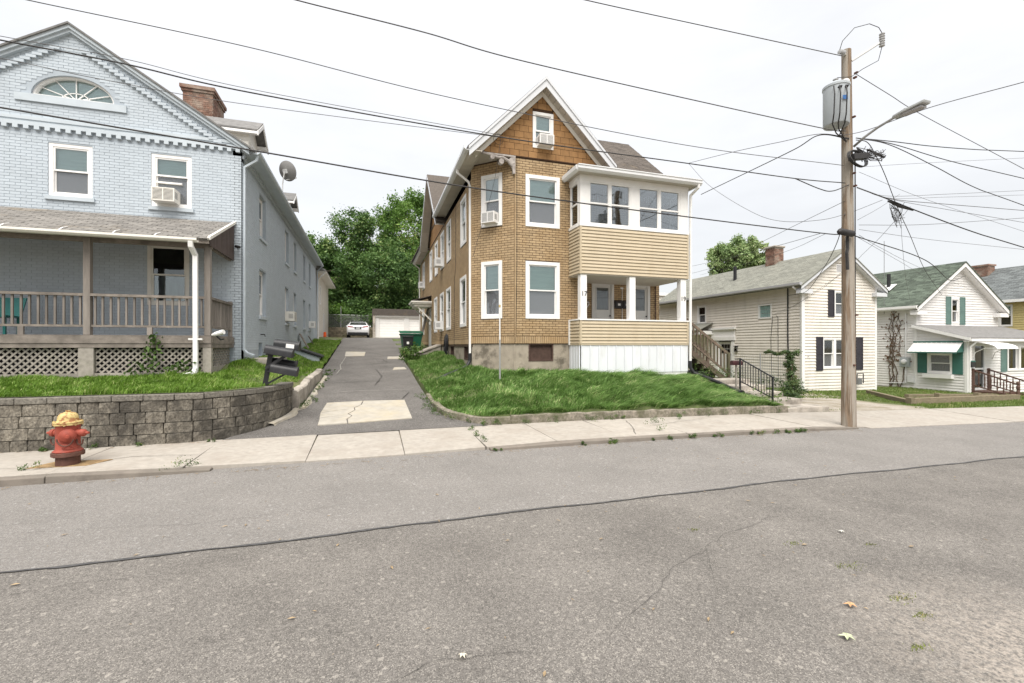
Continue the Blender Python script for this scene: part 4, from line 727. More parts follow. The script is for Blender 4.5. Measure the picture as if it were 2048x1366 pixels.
MB().add([(3.4, 14.1, 8.04), (4.58, 14.1, 8.04), (3.4, 15.28, 8.04)], [(0, 1, 2)]).build("soffit", SOFF, mh)
def slope(name, mat, parent, e0, e1, r0, r1, th=.07):
    P = [Vector(p) for p in (e0, e1, r1, r0)]; return MB().prism(P, (0, 0, -th)).build(name, mat, parent)
def gable_trim(parent, Yf, Yw, cx, zr, half, S_, fh=.30):
    for s_ in (1, -1):
        A = Vector((cx, Yf, zr)); B = Vector((cx + s_ * half, Yf, zr - half * S_)); dz = Vector((0, 0, -fh)); MB().prism([A, B, B + dz * .9, A + dz * 1.0], (0, .03, 0)).build("rake_board", FASC, parent)
        MB().prism([A + Vector((0, -.03, .035)), B + Vector((s_ * .02, -.03, .02)), B + Vector((s_ * .02, -.03, -.07)), A + Vector((0, -.03, -.065))], (0, .04, 0)).build("rake_moulding", FASC, parent)
        n = int(half / .17)
        for i in range(n):
            a, b = i / n, (i + 1) / n - .004; p, q = A.lerp(B, a) + dz * .96, A.lerp(B, b) + dz * .96
            MB().prism([p + Vector((0, .03, .0)), q + Vector((0, .03, 0)), q + Vector((0, Yw - Yf, .0)), p + Vector((0, Yw - Yf, 0))], (0, 0, .012)).build("soffit_panel", SOFF, parent)
for s_ in (1, -1):
    A = Vector((GX, 14.045, 10.30)); B = Vector((GX + s_ * 2.28, 14.045, 10.30 - 2.28 * GS)); MB().prism([A, B, B + Vector((0, 0, -.17)), A + Vector((0, 0, -.17))], (0, .03, 0)).build("frieze_board", CREAMTRIM, mh)
gable_trim(mh, 13.72, 14.09, GX, 10.58, 2.55, GS)
SB_Y = 21.75
rr = slope("roof", BROOF, mh, (2.93, 13.70, 8.02), (2.93, SB_Y, 8.02), (GX, 13.70, 10.62), (GX, SB_Y, 10.62)); slope("roof", BROOF, mh, (3.5, SB_Y, 8.59), (3.5, 27.6, 8.59), (GX, SB_Y, 10.62), (GX, 27.6, 10.62)); slope("roof", BROOF, mh, (2.93, 27.6, 7.80), (2.93, 33.5, 7.80), (GX, 27.6, 10.4), (GX, 33.5, 10.4)); slope("roof", BROOF, mh, (8.13, 13.70, 8.02), (8.13, 33.5, 8.02), (GX, 13.70, 10.62), (GX, 33.5, 10.62))
# right cross wing roof facing the street
ry = 18.6; rz = 11.25; it = slope("roof", BROOF, mh, (5.9, 14.85, 7.95), (11.62, 14.85, 7.95), (5.9, ry, rz), (11.62, ry, rz)); slope("roof", BROOF, mh, (5.9, 22.3, 7.95), (11.62, 22.3, 7.95), (5.9, ry, rz), (11.62, ry, rz))
MB().prism([(10.74, 15.2, 7.95), (10.74, 22, 7.95), (10.74, ry, rz - .12)], (.1, 0, 0)).build("gable_wall", BSH, mh)
rl = math.hypot(ry - 14.85, rz - 7.95); fr2 = Fr((0, 14.85, 7.95), (1, 0, 0), (0, -(rz - 7.95) / rl, (ry - 14.85) / rl)); fr2.V = Vector((0, (ry - 14.85) / rl, (rz - 7.95) / rl)); tilt_clad([(fr2, (a, b, c - .03, d_)) for a, b, c, d_ in brick_rects(7.4, 11.61, 0, rl, .30, .14, [], .01)], mh, BROOF, "shingle", "shingles", 280)
# left cross gable
cy, cz, ch_ = 24.5, 11.0, 3.25; CS = (cz - 7.72) / ch_
slope("roof", BROOF, mh, (3.0, cy - ch_, 7.72), (8.5, cy - ch_, 7.72), (3.0, cy, cz), (8.5, cy, cz)); slope("roof", BROOF, mh, (3.0, cy + ch_, 7.72), (8.5, cy + ch_, 7.72), (3.0, cy, cz), (8.5, cy, cz))
sc2 = cy - 15.28
MB().prism([sd.p(sc2 - 3.05, 7.6, -.1), sd.p(sc2 + 3.05, 7.6, -.1), sd.p(sc2 + 3.05, 7.75, -.1), sd.p(sc2, cz - .2, -.1), sd.p(sc2 - 3.05, 7.75, -.1)], sd.W * .1).build("gable_wall", BSHJ, mh)
clad([(sd, r) for r in brick_rects(sc2 - 3.0, sc2 + 3.0, 7.66, cz - .4, .325, .205, [], .012, lambda v: (sc2 - min(3.0, (cz - .22 - v) / CS), sc2 + min(3.0, (cz - .22 - v) / CS)))], mh, BSH, "wall_shingle", "wall_shingles", .012, 90)
MB().fb(sd, 6.1, 12.4, 7.58, 7.63, 0, .03).build("drip_board", BSHJ, mh); MB().fb(sd, 7.35, 7.75, 8.0, 8.75, .01, .04).build("attic_window", WHITE, mh)
for s_ in (1, -1):
    A = Vector((3.02, cy, cz + .0)); B = Vector((3.02, cy + s_ * ch_, 7.72)); dz = Vector((0, 0, -.22)); MB().prism([A, B, B + dz, A + dz], (-.03, 0, 0)).build("rake_board", FASC, mh)
    for i in range(14):
        p, q = A.lerp(B, i / 14) + dz, A.lerp(B, (i + .985) / 14) + dz; MB().prism([p, q, q + Vector((.42, 0, 0)), p + Vector((.42, 0, 0))], (0, 0, .012)).build("soffit_panel", SOFF, mh)
# left eaves: soffit, gutter, downspout
def eave(s0, s1, z):
    for i in range(int((s1 - s0) / .4)): a = s0 + i * .4; MB().fb(sd, a + .003, a + .397, z - .09, z - .07, 0, .40).build("soffit_panel", SOFF, mh)
    P = [(0.40, -.10), (.50, -.10), (.56, -.05), (.56, .04), (.545, .04), (.54, -.04), (.49, -.085), (.415, -.085), (.415, .04), (.40, .04)]
    MB().prism([sd.p(s0 - .02, z + v, w_) for w_, v in P], sd.U * (s1 - s0 + .02)).build("gutter", ALU, mh)
    MB().fb(sd, s0, s1, z - .11, z - .06, .0, .02).build("frieze", SOFF, mh)
eave(-1.55, 6.42, 8.0); eave(12.35, 18.1, 7.78)
downspout(mh, [sd.p(.12, 7.9, .47), sd.p(.1, 7.78, .47), sd.p(.06, 7.5, .1), sd.p(.05, 7.35, .05), sd.p(.05, 1.55, .05)], WHITE, .04); downspout(mh, [sd.p(17.8, 7.68, .47), sd.p(17.9, 7.4, .1), sd.p(17.9, 2.2, .05)], WHITE, .04)
cp = MB(); pts = [sd.p(.05, 1.62, .05), sd.p(.05, 1.35, .05), sd.p(-.0, 1.18, .16), sd.p(-.1, 1.05, .45), sd.p(-.2, .89, .9), sd.p(-.3, .72, 1.3)]
def corr(pts, r, n=40):
    P = []; R = []; d_ = [0]
    for i in range(1, len(pts)): d_.append(d_[-1] + (Vector(pts[i]) - Vector(pts[i - 1])).length)
    for i in range(n + 1):
        t = d_[-1] * i / n; P.append(tuple(np.interp(t, d_, [p[k] for p in pts]) for k in range(3))); R.append(r * (1 + .07 * (i % 2)))
    return P, R
cp.tube(*corr(pts, .055, 60), 10).build("drain_hose", RUBBER, mh, smooth=True)
# carved bracket under the overhanging gable corner
BRK = M("old_grey_paint", (.42, .38, .35), .7, .2, 9, dirt=(.16, .13, .12), ds=4, dlo=.45, dhi=.65, damt=.7); bk = MB(); yb = 14.06
for (x, z, r) in ((4.46, 7.86, .105), (4.10, 7.80, .085), (3.80, 7.90, .07)): bk.lathe((x, yb - .05, z), [(r, 0), (r * 1.02, .03), (r * .6, .05), (r * .62, .11), (r, .13), (r, .16)], 16, (0, 1, 0))
bk.tube([(4.53, yb, 7.50), (4.50, yb, 7.66), (4.36, yb, 7.84), (4.16, yb, 7.93), (3.95, yb, 7.93), (3.75, yb, 7.98), (3.45, yb, 8.01)], [.04, .05, .06, .055, .05, .04, .02], 8); bk.box(3.42, yb - .03, 7.99, 4.58, yb + .05, 8.04); bk.box(4.49, yb - .04, 7.45, 4.57, yb + .06, 7.98); bk.build("carved_bracket", BRK, mh)
# ---- porch
PF = 13.3; pfm = FF(PF); pl = FL(6.52); PX0, PX1 = 6.52, 10.68; prt = FR(10.68)
deck = MB().box(PX0 + .03, PF + .03, 1.86, PX1 - .02, 15.2, 1.95).build("porch", DOORW, mh)
for i in range(13): a = PX0 + .04 + i * (PX1 - PX0 - .04) / 13; b = a + (PX1 - PX0 - .04) / 13; MB().fb(pfm, a + .004, b - .004, .98, 1.90, -.02, .0).fb(pfm, a + .0, a + .03, .98, 1.90, 0, .016).build("skirt_panel", SKIRT, deck)
for i in range(4): a = PF + .03 + i * .195; MB().fb(pl, a, a + .19, .98, 1.90, -.02, 0).fb(pl, a, a + .025, .98, 1.90, 0, .014).build("skirt_panel", SKIRT, deck)
MB().box(PX0 + .02, PF + .02, .6, PX1 - .02, PF + .12, .975).box(PX0 + .02, PF + .12, .6, PX0 + .12, 14.1, .975).build("base_board", WHITE, deck)
MB().fb(pfm, PX0 + .01, PX1, 1.895, 1.94, -.03, .022).fb(pl, PF + .01, 14.1, 1.895, 1.94, -.03, .022).build("starter_strip", VINYL, deck)
MB().box(PX0 + .03, PF + .01, 1.95, PX1 - .02, PF + .1, 2.70).box(PX0 + .01, PF + .1, 1.95, PX0 + .1, 14.1, 2.70).build("half_wall", VINYL, deck)
siding(deck, pfm, PX0 + .02, PX1 - .02, 1.95, 2.70, .107, [], VINYL); siding(deck, pl, PF + .02, 14.09, 1.95, 2.70, .107, [], VINYL)
for a in (PX0 - .005, PX1 - .06): MB().fb(pfm, a, a + .065, 1.94, 2.71, -.03, .03).build("corner_post", VINYL, deck)
MB().fb(pfm, PX0 - .03, PX1 + .03, 2.705, 2.75, -.16, .04).build("rail_cap", WHITE, deck); MB().fb(pl, PF + .16, 14.09, 2.705, 2.75, -.14, .04).build("rail_cap", WHITE, deck); MB().fb(pl, 14.0, 14.09, 1.9, 2.74, .0, .05).build("end_trim", WHITE, deck)
for x in (6.66, 8.47, 10.50): MB().fb(pfm, x - .115, x + .115, 2.75, 4.24, -.22, -.01).build("post", WHITE, deck, bevel=.01)
eb = MB().box(PX0, PF, 4.18, PX1, 15.19, 4.26).build("enclosed_balcony", SOFF, mh)
MB().box(PX0 + .03, PF + .03, 4.27, PX1 - .03, PF + .12, 5.74).box(PX0 + .03, PF + .12, 4.27, PX0 + .12, 14.09, 5.74).box(PX1 - .12, PF + .12, 4.27, PX1 - .03, 15.19, 5.74).build("half_wall", VINYL, eb)
siding(eb, pfm, PX0 + .02, PX1 - .02, 4.22, 5.74, .108, [], VINYL); siding(eb, pl, PF + .02, 14.09, 4.22, 5.74, .108, [], VINYL); siding(eb, prt, PF + .02, 15.2, 4.22, 5.74, .108, [], VINYL)
for a in (PX0 - .01, PX1 - .05): MB().fb(pfm, a, a + .06, 4.20, 5.75, -.03, .03).build("corner_post", VINYL, eb)
MB().fb(pfm, PX0 - .02, PX1 + .02, 5.745, 5.83, -.16, .035).fb(pl, PF + .16, 14.09, 5.745, 5.83, -.14, .035).fb(prt, PF + .16, 15.19, 5.745, 5.83, -.14, .035).build("window_sill", WHITE, eb)
# corner posts, mullion, header
for a, b in ((PX0 + .005, 6.83), (8.40, 8.68), (10.36, PX1 - .005)): MB().fb(pfm, a, b, 5.83, 7.22, -.14, .01).build("window_post", WHITE, eb)
MB().fb(pfm, PX0, PX1, 7.22, 7.42, -.15, .02).fb(pl, PF + .15, 14.09, 7.22, 7.42, -.15, .02).fb(prt, PF + .15, 15.19, 7.22, 7.42, -.15, .02).build("header", WHITE, eb)
def openwin(f, u0, u1, v0, v1):
    m = MB(); s = .05; mid = (v0 + v1) / 2
    m.fb(f, u0, u0 + s, v0, v1, -.10, .0).fb(f, u1 - s, u1, v0, v1, -.10, 0).fb(f, u0 + s, u1 - s, v0, v0 + s, -.1, 0).fb(f, u0 + s, u1 - s, v1 - s, v1, -.1, 0).fb(f, u0 + s, u1 - s, mid - .025, mid + .025, -.07, -.01)
    for a, b in ((v0 + s, mid - .025), (mid + .025, v1 - s)): m.fb(f, u0 + s, u0 + s + .025, a, b, -.06, -.02).fb(f, u1 - s - .025, u1 - s, a, b, -.06, -.02)
    o = m.build("window", WHITE, eb); MB().fb(f, u0 + s, u1 - s, v0 + s, mid - .02, -.045, -.041).build("pane", PGLASS, o); MB().fb(f, u0 + s, u1 - s, mid + .02, v1 - s, -.045, -.041).build("pane", PGLASS, o)
PGLASS = glass("porch_glass", (.72, .74, .76), .16)
for a, b in ((6.83, 7.615), (7.615, 8.40), (8.68, 9.52), (9.52, 10.36)): openwin(pfm, a, b, 5.83, 7.22)
openwin(pl, PF + .14, 14.05, 5.83, 7.22); openwin(prt, PF + .14, 14.1, 5.83, 7.22); openwin(prt, 14.15, 15.1, 5.83, 7.22)
ic = MB(); rnd = random.Random(5)                # string of icicle lights hanging inside the panes
for i in range(46):
    x = 6.92 + i * .075
    if 8.3 < x < 8.78: continue
    z = 6.95 + .06 * math.sin(i * 1.1); ic.tube([(x, 13.42, z), (x + rnd.uniform(-.02, .02), 13.42, z - rnd.uniform(.08, .33))], .008, 3); ic.tube([(x, 13.42, z), (x + .075, 13.42, 6.95 + .06 * math.sin((i + 1) * 1.1))], .005, 3)
ic.build("string_lights", WHITE, eb)
MB().box(8.95, 13.55, 5.83, 9.12, 13.75, 6.2).box(9.35, 13.5, 5.83, 9.42, 13.6, 6.0).box(9.62, 13.7, 5.83, 9.74, 13.8, 6.75).box(9.95, 13.5, 5.83, 10.05, 13.6, 5.95).build("ornament", B_GREY, eb)
# balcony roof
pr = MB(); EY, EX0, EX1 = 12.92, 6.28, 10.92
slope("roof", BROOF, eb, (EX0, EY, 7.56), (EX1, EY, 7.56), (EX0 + .3, 15.1, 8.02), (EX1 - .3, 15.1, 8.02), .06)
MB().box(EX0 + .05, EY + .06, 7.40, EX1 - .05, 15.1, 7.47).build("soffit", SOFF, eb)
P = [(EY + .05, 7.37), (EY, 7.39), (EY - .05, 7.44), (EY - .05, 7.53), (EY - .07, 7.53), (EY - .07, 7.56), (EY + .05, 7.56)]
MB().prism([(EX0 - .02, a, b) for a, b in P], (EX1 - EX0 + .04, 0, 0)).build("gutter", ALU, eb); MB().prism([(EX0 + .05, 14.08, b) for a, b in P][:1] + [(EX0 + .0, 14.08, 7.39), (EX0 - .05, 14.08, 7.44), (EX0 - .05, 14.08, 7.56), (EX0 + .05, 14.08, 7.56)], (0, -1.1, 0)).build("gutter", ALU, eb)
MB().box(EX1 - .03, EY - .02, 7.38, EX1 + .02, 15.1, 7.55).build("fascia_board", ALU, eb)
downspout(mh, [(10.82, EY + .0, 7.42), (10.82, EY + .02, 7.3), (10.76, PF - .04, 7.12), (10.74, PF - .04, 1.25)], WHITE, .04)
MB().tube(*corr([(10.74, PF - .04, 1.35), (10.75, PF - .05, 1.1), (10.84, PF - .12, .92), (11.0, 12.9, .82), (11.15, 12.4, .66), (11.1, 11.9, .55), (11.02, 11.5, .47)], .055, 70), 10).build("drain_hose", RUBBER, mh, smooth=True); MB().tube([(11.04, 11.62, .50), (10.99, 11.35, .45), (10.95, 11.15, .43)], [.06, .075, .085], 12).build("drain_outlet", RUBBER, mh)
# doors on the porch
for i, (a, b, c, d_) in enumerate(DD):
    t = .11; dr = MB(); dr.fb(dfm, a, a + t, c, d_, -.05, .03).fb(dfm, b - t, b, c, d_, -.05, .03).fb(dfm, a + t, b - t, d_ - .2, d_, -.05, .03); dr.fb(dfm, a + t, b - t, c, d_ - .2, -.08, -.03); do = dr.build("door", DOORW, mh)
    a2, b2 = a + t + .1, b - t - .1; MB().fb(dfm, a2, b2, 3.22, 4.04, -.03, -.022).build("pane", DGLASS, do); MB().fb(dfm, a2, b2, 3.22, 4.04, -.032, -.029).build("blind", B_GREY, do)
    g = MB(); g.fb(dfm, a2 - .03, a2, 3.19, 4.07, -.03, -.01).fb(dfm, b2, b2 + .03, 3.19, 4.07, -.03, -.01).fb(dfm, a2, b2, 4.04, 4.07, -.03, -.01).fb(dfm, a2, b2, 3.19, 3.22, -.03, -.01)
    for (p, q) in ((2.05, 2.5), (2.6, 3.1)): g.fb(dfm, a2, b2, p, q, -.03, -.018)
    g.build("panel", DOORW, do); MB().lathe(dfm.p(b - t - .05, 3.0, -.03), [(.012, 0), (.012, .03), (.028, .04), (.028, .06), (.01, .07)], 10, (0, -1, 0)).build("handle", BLK, do)
def digits(txt, f, u, v, size, mat, parent, w=.02, name="house_number"):
    cu = bpy.data.curves.new(name, 'FONT'); cu.body = txt; cu.size = size; cu.extrude = .004; cu.align_x = 'CENTER'; cu.align_y = 'CENTER'; cu.materials.append(mat)
    o = bpy.data.objects.new(name, cu); COL.objects.link(o); o.parent = parent; p = f.p(u, v, w) - ORG[parent]
    a, b, c = (f.U if not f.flip else -f.U), f.V, f.W; o.matrix_local = Matrix(((a.x, b.x, c.x, p.x), (a.y, b.y, c.y, p.y), (a.z, b.z, c.z, p.z), (0, 0, 0, 1)))
    bpy.context.view_layer.update(); me = bpy.data.meshes.new_from_object(o.evaluated_get(bpy.context.evaluated_depsgraph_get())); me.materials.clear(); me.materials.append(mat); q = bpy.data.objects.new(name, me); COL.objects.link(q); q.parent = parent; q.matrix_local = o.matrix_local.copy(); bpy.data.objects.remove(o); return q
digits("17", pfm, 6.675, 3.56, .22, BLK, mh, -.003); digits("19", pfm, 10.49, 3.50, .22, BLK, mh, -.003); digits("17", dfm, 8.39, 4.52, .14, B_GREY, mh, .02)
for i, (u, lab) in enumerate(((9.02, "left black mailbox on the tan house's porch wall"), (9.36, "right black mailbox on the porch wall, partly behind the middle post"))):
    t = thing("wall_mailbox", dfm.p(u, 3.3, 0), lab, "mailbox", "porch mailboxes"); MB().prism([dfm.p(u - .15, a, b) for a, b in ((3.28, .01), (3.28, .1), (3.52, .13), (3.58, .01))], (.30, 0, 0)).build("case", BLK, t); MB().prism([dfm.p(u - .155, a, b) for a, b in ((3.50, .135), (3.53, .14), (3.6, .01), (3.57, .01))], (.31, 0, 0)).build("lid", BLK, t); MB().fb(dfm, u - .05, u + .05, 3.38, 3.46, .11, .125).build("label", WHITE, t)
MB().tube([dfm.p(9.2, 4.05, .03), dfm.p(9.2, 1.95, .03)], .012, 6).build("conduit", WHITE, mh); MB().fb(dfm, 9.1, 9.24, 4.28, 4.38, 0, .05).fb(dfm, 9.13, 9.24, 4.02, 4.08, 0, .04).build("junction_box", WHITE, mh)
MB().tube([dfm.p(10.66, 4.2, .04), dfm.p(10.66, 1.95, .04)], .018, 6).build("pipe", RUST, mh)
t = thing("snow_shovel", (7.62, 15.05, 1.95), "snow shovel with pale D grip leaning beside the number 17 door", "shovel"); MB().tube([(7.62, 15.05, 2.3), (7.68, 15.12, 3.3)], .016, 8).build("shaft", WOODV, t); MB().tube([(7.68, 15.12, 3.28), (7.60, 15.12, 3.40), (7.62, 15.12, 3.48), (7.76, 15.12, 3.48), (7.78, 15.12, 3.40), (7.68, 15.12, 3.28)], .018, 8).build("grip", WHITE, t); MB().prism([(7.42, 15.0, 1.96), (7.82, 15.0, 1.96), (7.80, 15.07, 2.35), (7.44, 15.07, 2.35)], (0, -.03, 0)).build("blade", BLK, t)
# air conditioners
ac_unit(cf, .80, 5.93, .50, .36, .30, "patterned white air conditioner in the angled upper window of the tan house", ); ac_unit(ff, 5.58, 8.44, .50, .34, .32, "white air conditioner in the tan house's attic gable window"); ac_unit(sd, 6.9, 5.7, .6, .4, .40, "white air conditioner high on the tan house's side wall, third window"); ac_unit(sd, 7.1, 2.66, .6, .40, .38, "white air conditioner low on the tan house's side wall"); ac_unit(sd, 15.6, 5.7, .6, .4, .36, "far white air conditioner at the back upper side window of tan house")
# side door with hood, bulkhead
hd = MB(); hd.fb(sd, 11.2, 13.0, 4.12, 4.26, 0, 1.0).fb(sd, 11.1, 13.1, 4.26, 4.34, 0, 1.1).fb(sd, 11.05, 13.15, 4.34, 4.42, 0, 1.17); hood = hd.build("door_hood", CREAMTRIM, mh)
q = [sd.p(11.05, 4.42, 1.17), sd.p(13.15, 4.42, 1.17), sd.p(13.0, 4.75, 0), sd.p(11.2, 4.75, 0)]; MB().prism(q, (0, 0, .03)).build("hood_roof", BROOF, hood)
for a in (11.3, 12.9): MB().bar(sd.p(a, 4.14, .85), sd.p(a, 3.3, .02), .07, .07).build("brace", CREAMTRIM, hood)
sdd = MB().fb(sd, 11.45, 12.65, 1.7, 4.05, -.1, .02).build("door", DOORW, mh); MB().fb(sd, 11.7, 12.4, 3.1, 3.9, .02, .028).build("pane", DGLASS, sdd)
bk2 = MB().prism([sd.p(7.4, 1.2, .02), sd.p(7.4, 1.2, 1.35), sd.p(7.4, 1.33, 1.35), sd.p(7.4, 1.86, .02)], sd.U * 1.9).build("cellar_bulkhead", OLDCONC, mh); MB().prism([sd.p(7.35, 1.88, .0), sd.p(7.35, 1.34, 1.45), sd.p(7.35, 1.40, 1.45), sd.p(7.35, 1.94, .0)], sd.U * 2.0).build("bulkhead_lid", OLDCONC, bk2)
hs = thing("garden_hose", sd.p(5.2, 1.5, .1), "coiled black garden hose hanging on the tan house's side wall", "hose"); m = MB()
for k in range(7):
    r_ = .24 + .03 * (k % 3); c = Vector(sd.p(5.1 + .05 * (k % 4), 2.0 - .03 * k, .05 + .018 * k)); m.tube([c + sd.U * r_ * .75 * math.cos(a) + Vector((0, 0, r_ * 1.5 * math.sin(a))) for a in np.linspace(0, 2 * math.pi, 25)], .018, 6)
m.build("coil", RUBBER, hs, smooth=True); MB().tube([sd.p(4.9, 1.7, .1), sd.p(4.85, 1.4, .12), sd.p(5.0, 1.18, .1), sd.p(5.25, 1.3, .12), sd.p(5.3, 1.7, .1)], .018, 6).build("loose_end", RUBBER, hs)
MB().tube([sd.p(3.05, 7.6, .015), sd.p(3.1, 5.0, .015), sd.p(3.4, 4.6, .015), sd.p(3.45, 1.9, .015)], .012, 5).build("cable", RUBBER, mh); MB().tube([ff.p(4.64, 8.0, .018), ff.p(4.64, 4.5, .018), ff.p(4.60, 2.0, .018)], .009, 5).build("cable", RUBBER, mh)
# wooden porch stair
SW = M("mossy_stair_wood", (.135, .10, .075), .85, .3, 7, bump=.3, bs=30, rnd=.2, dirt=(.11, .12, .06), ds=1.6, dlo=.5, dhi=.65, damt=.6)
st = thing("porch_stair", (11.7, 14, .7), "weathered wooden stair with handrails down from the tan house's porch", "stair"); ns = 7
for i in range(ns): x0 = 10.74 + i * .262; z = 1.93 - i * .18; MB().box(x0, 13.52, z - .20, x0 + .30, 14.5, z - .165).build("tread", SW, st); MB().box(x0 + .005, 13.56, z - .36, x0 + .03, 14.46, z - .20).build("riser", SW, st)
for y in (13.50, 14.48): MB().prism([(10.72, y, 1.72), (12.62, y, .44), (12.62, y, .66), (10.72, y, 1.94)], (0, .045, 0)).build("stringer", SW, st)
for y in (13.47, 14.54):
    MB().bar((10.76, y, 2.80), (12.66, y, 1.52), .045, .09).build("handrail", SW, st); MB().bar((10.80, y, 2.10), (12.56, y, .86), .04, .07).build("rail", SW, st); MB().box(12.54, y - .045, .4, 12.63, y + .045, 1.62).build("newel_post", SW, st)
    for i in range(11): x = 10.9 + i * .15; dz = -(x - 10.76) * .674; MB().box(x - .02, y - .02, 2.12 + dz, x + .02, y + .02, 2.79 + dz).build("baluster", SW, st)
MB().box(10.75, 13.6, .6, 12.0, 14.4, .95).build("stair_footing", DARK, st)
# ================================================================== COTTAGES ON THE RIGHT
CREAM = M("cream_vinyl", (.74, .69, .62), .5, .03, 2, rnd=.02, dirt=(.52, .48, .41), ds=2.6, dlo=.48, dhi=.75, damt=.5, stretch=(1, 1, .3)); WVINYL = M("white_vinyl", (.76, .74, .72), .5, .03, 2, rnd=.02, dirt=(.55, .52, .47), ds=2.6, dlo=.5, dhi=.75, damt=.45, stretch=(1, 1, .3)); YEL = M("yellow_vinyl", (.58, .48, .22), .5, .03, 2, rnd=.03)
GREENROOF = M("grey_green_shingle", (.205, .205, .175), .92, .15, 10, bump=.3, bs=140, rnd=.14, dirt=(.27, .26, .22), ds=.9, dlo=.5, dhi=.75, damt=.5); DGREEN = M("dark_green_shingle", (.082, .102, .078), .92, .2, 10, bump=.3, bs=140, rnd=.4); GREYROOF = M("slate_grey_shingle", (.125, .135, .135), .92, .2, 10, rnd=.3)
PLUM = M("black_shutter_paint", (.035, .032, .04), .5, .1, 4); GREENP = M("green_shutter_paint", (.05, .15, .125), .5, .1, 4); GREENP2 = M("faded_green_paint", (.13, .21, .19), .55, .1, 4)
def shutter(parent, f, u0, u1, v0, v1, mat, panels=2):
    m = MB().fb(f, u0, u1, v0, v1, .024, .038); s = .05
    m.fb(f, u0, u0 + s, v0, v1, .038, .052).fb(f, u1 - s, u1, v0, v1, .038, .052); h = (v1 - v0) / panels
    for i in range(panels + 1): y = min(max(v0 + i * h - s / 2, v0), v1 - s); m.fb(f, u0 + s, u1 - s, y, y + s, .038, .051)
    for i in range(panels):
        for k in range(6): y = v0 + i * h + s + (h - 2 * s) * (k + .3) / 6; m.fb(f, u0 + s, u1 - s, y, y + .02, .038, .045)
    return m.build("shutter", mat, parent)
def roof_tabs(parent, mat, O, eave, up, L, H, a0, a1, nmax=0, name="shingle"):   # O eave corner, eave dir, up-slope vector
    up = Vector(up); rl = up.length; U = Vector(eave).normalized(); V = up.normalized(); W = U.cross(V)
    if W.z < 0: W = -W
    f = Fr(O, U, W); f.V = V; f.W = W; f.flip = f.U.cross(f.V).dot(f.W) < 0
    tilt_clad([(f, (a, b, c - .02, d_)) for a, b, c, d_ in brick_rects(a0, a1, 0, rl, L, H, [], .012)], parent, mat, name, name + "s", nmax)
# ---- cream cottage
c2 = thing("cream_cottage", (21, 20, -.2), "small cream clapboard house with black shutters and grey green roof", "house")
X0, X1, Y0, Y1, ZE, ZB = 18.75, 23.42, 15.64, 26.2, 4.68, -.28; cx = (X0 + X1) / 2; CSL = (6.30 - 4.72) / (cx - X0 + .05)
f2, s2 = FF(Y0), FL(X0)
O1 = [(19.96, 22.05, .80, 2.22), (20.68, 21.47, 3.25, 4.42)]; O2 = [(21.75, 22.5, 3.13, 4.22), (17.26, 18.06, 3.20, 3.92), (19.7, 20.9, ZB, 2.15), (19.5, 21.5, 2.15, 2.85)]
wall("wall", CREAM, c2, f2, X0, X1, ZB, ZE, O1, .12, -.005); wall("wall", CREAM, c2, s2, Y0 + .01, Y1, ZB, ZE, O2[:3], .12, -.005); MB().box(X1 - .1, Y0 + .05, ZB, X1, Y1, ZE).box(X0 + .1, Y1 - .1, ZB, X1 - .1, Y1, ZE).build("wall", CREAM, c2)
MB().prism([(X0, Y0 + .01, ZE), (X1, Y0 + .01, ZE), (cx, Y0 + .01, 6.2)], (0, .1, 0)).build("gable_wall", CREAM, c2)
lim2 = lambda v: (X0, X1) if v < ZE else (cx - (6.2 - v) / CSL, cx + (6.2 - v) / CSL)
siding(c2, f2, X0, X1, ZB + .05, 6.15, .138, O1 + [(20.8, 21.2, 5.28, 5.68)], CREAM, lambda v: (max(X0, lim2(v)[0]), min(X1, lim2(v)[1]))); siding(c2, s2, Y0, Y1, ZB + .05, ZE - .02, .138, O2, CREAM)
MB().fb(f2, X0 - .02, X0 + .1, ZB, ZE, .0, .035).build("corner_board", WHITE, c2); MB().fb(s2, Y0 - .03, Y0 + .1, ZB, ZE, .0, .035).build("corner_board", WHITE, c2); MB().fb(f2, X1 - .1, X1 + .02, ZB, ZE, 0, .035).build("corner_board", WHITE, c2)
for s_ in (1, -1):
    A = Vector((cx, Y0 - .28, 6.36)); B = Vector((cx + s_ * 2.72, Y0 - .28, 6.36 - 2.72 * CSL)); dz = Vector((0, 0, -.2)); MB().prism([A, B, B + dz, A + dz], (0, .03, 0)).build("rake_board", FASC, c2); MB().prism([A + dz, B + dz, B + dz + Vector((0, 0, .02)), A + dz + Vector((0, 0, .02))], (0, .3, 0)).build("soffit", FASC, c2)
    x = cx + s_ * 2.72; MB().box(min(x, x - s_ * .7), Y0 - .26, B.z - .34, max(x, x - s_ * .7), Y0 + .0, B.z - .16).build("eave_return", FASC, c2)
rs = slope("roof", GREENROOF, c2, (cx - 2.75, Y0 - .3, 6.38 - 2.75 * CSL), (cx - 2.75, Y1 + .2, 6.38 - 2.75 * CSL), (cx, Y0 - .3, 6.38), (cx, Y1 + .2, 6.38), .05); slope("roof", GREENROOF, c2, (cx + 2.75, Y0 - .3, 6.38 - 2.75 * CSL), (cx + 2.75, Y1 + .2, 6.38 - 2.75 * CSL), (cx, Y0 - .3, 6.38), (cx, Y1 + .2, 6.38), .05)
roof_tabs(c2, GREENROOF, (cx - 2.75, Y0 - .3, 6.38 - 2.75 * CSL), (0, 1, 0), (2.75, 0, 2.75 * CSL), .32, .145, 0, Y1 - Y0 + .5, 0, "shingle")
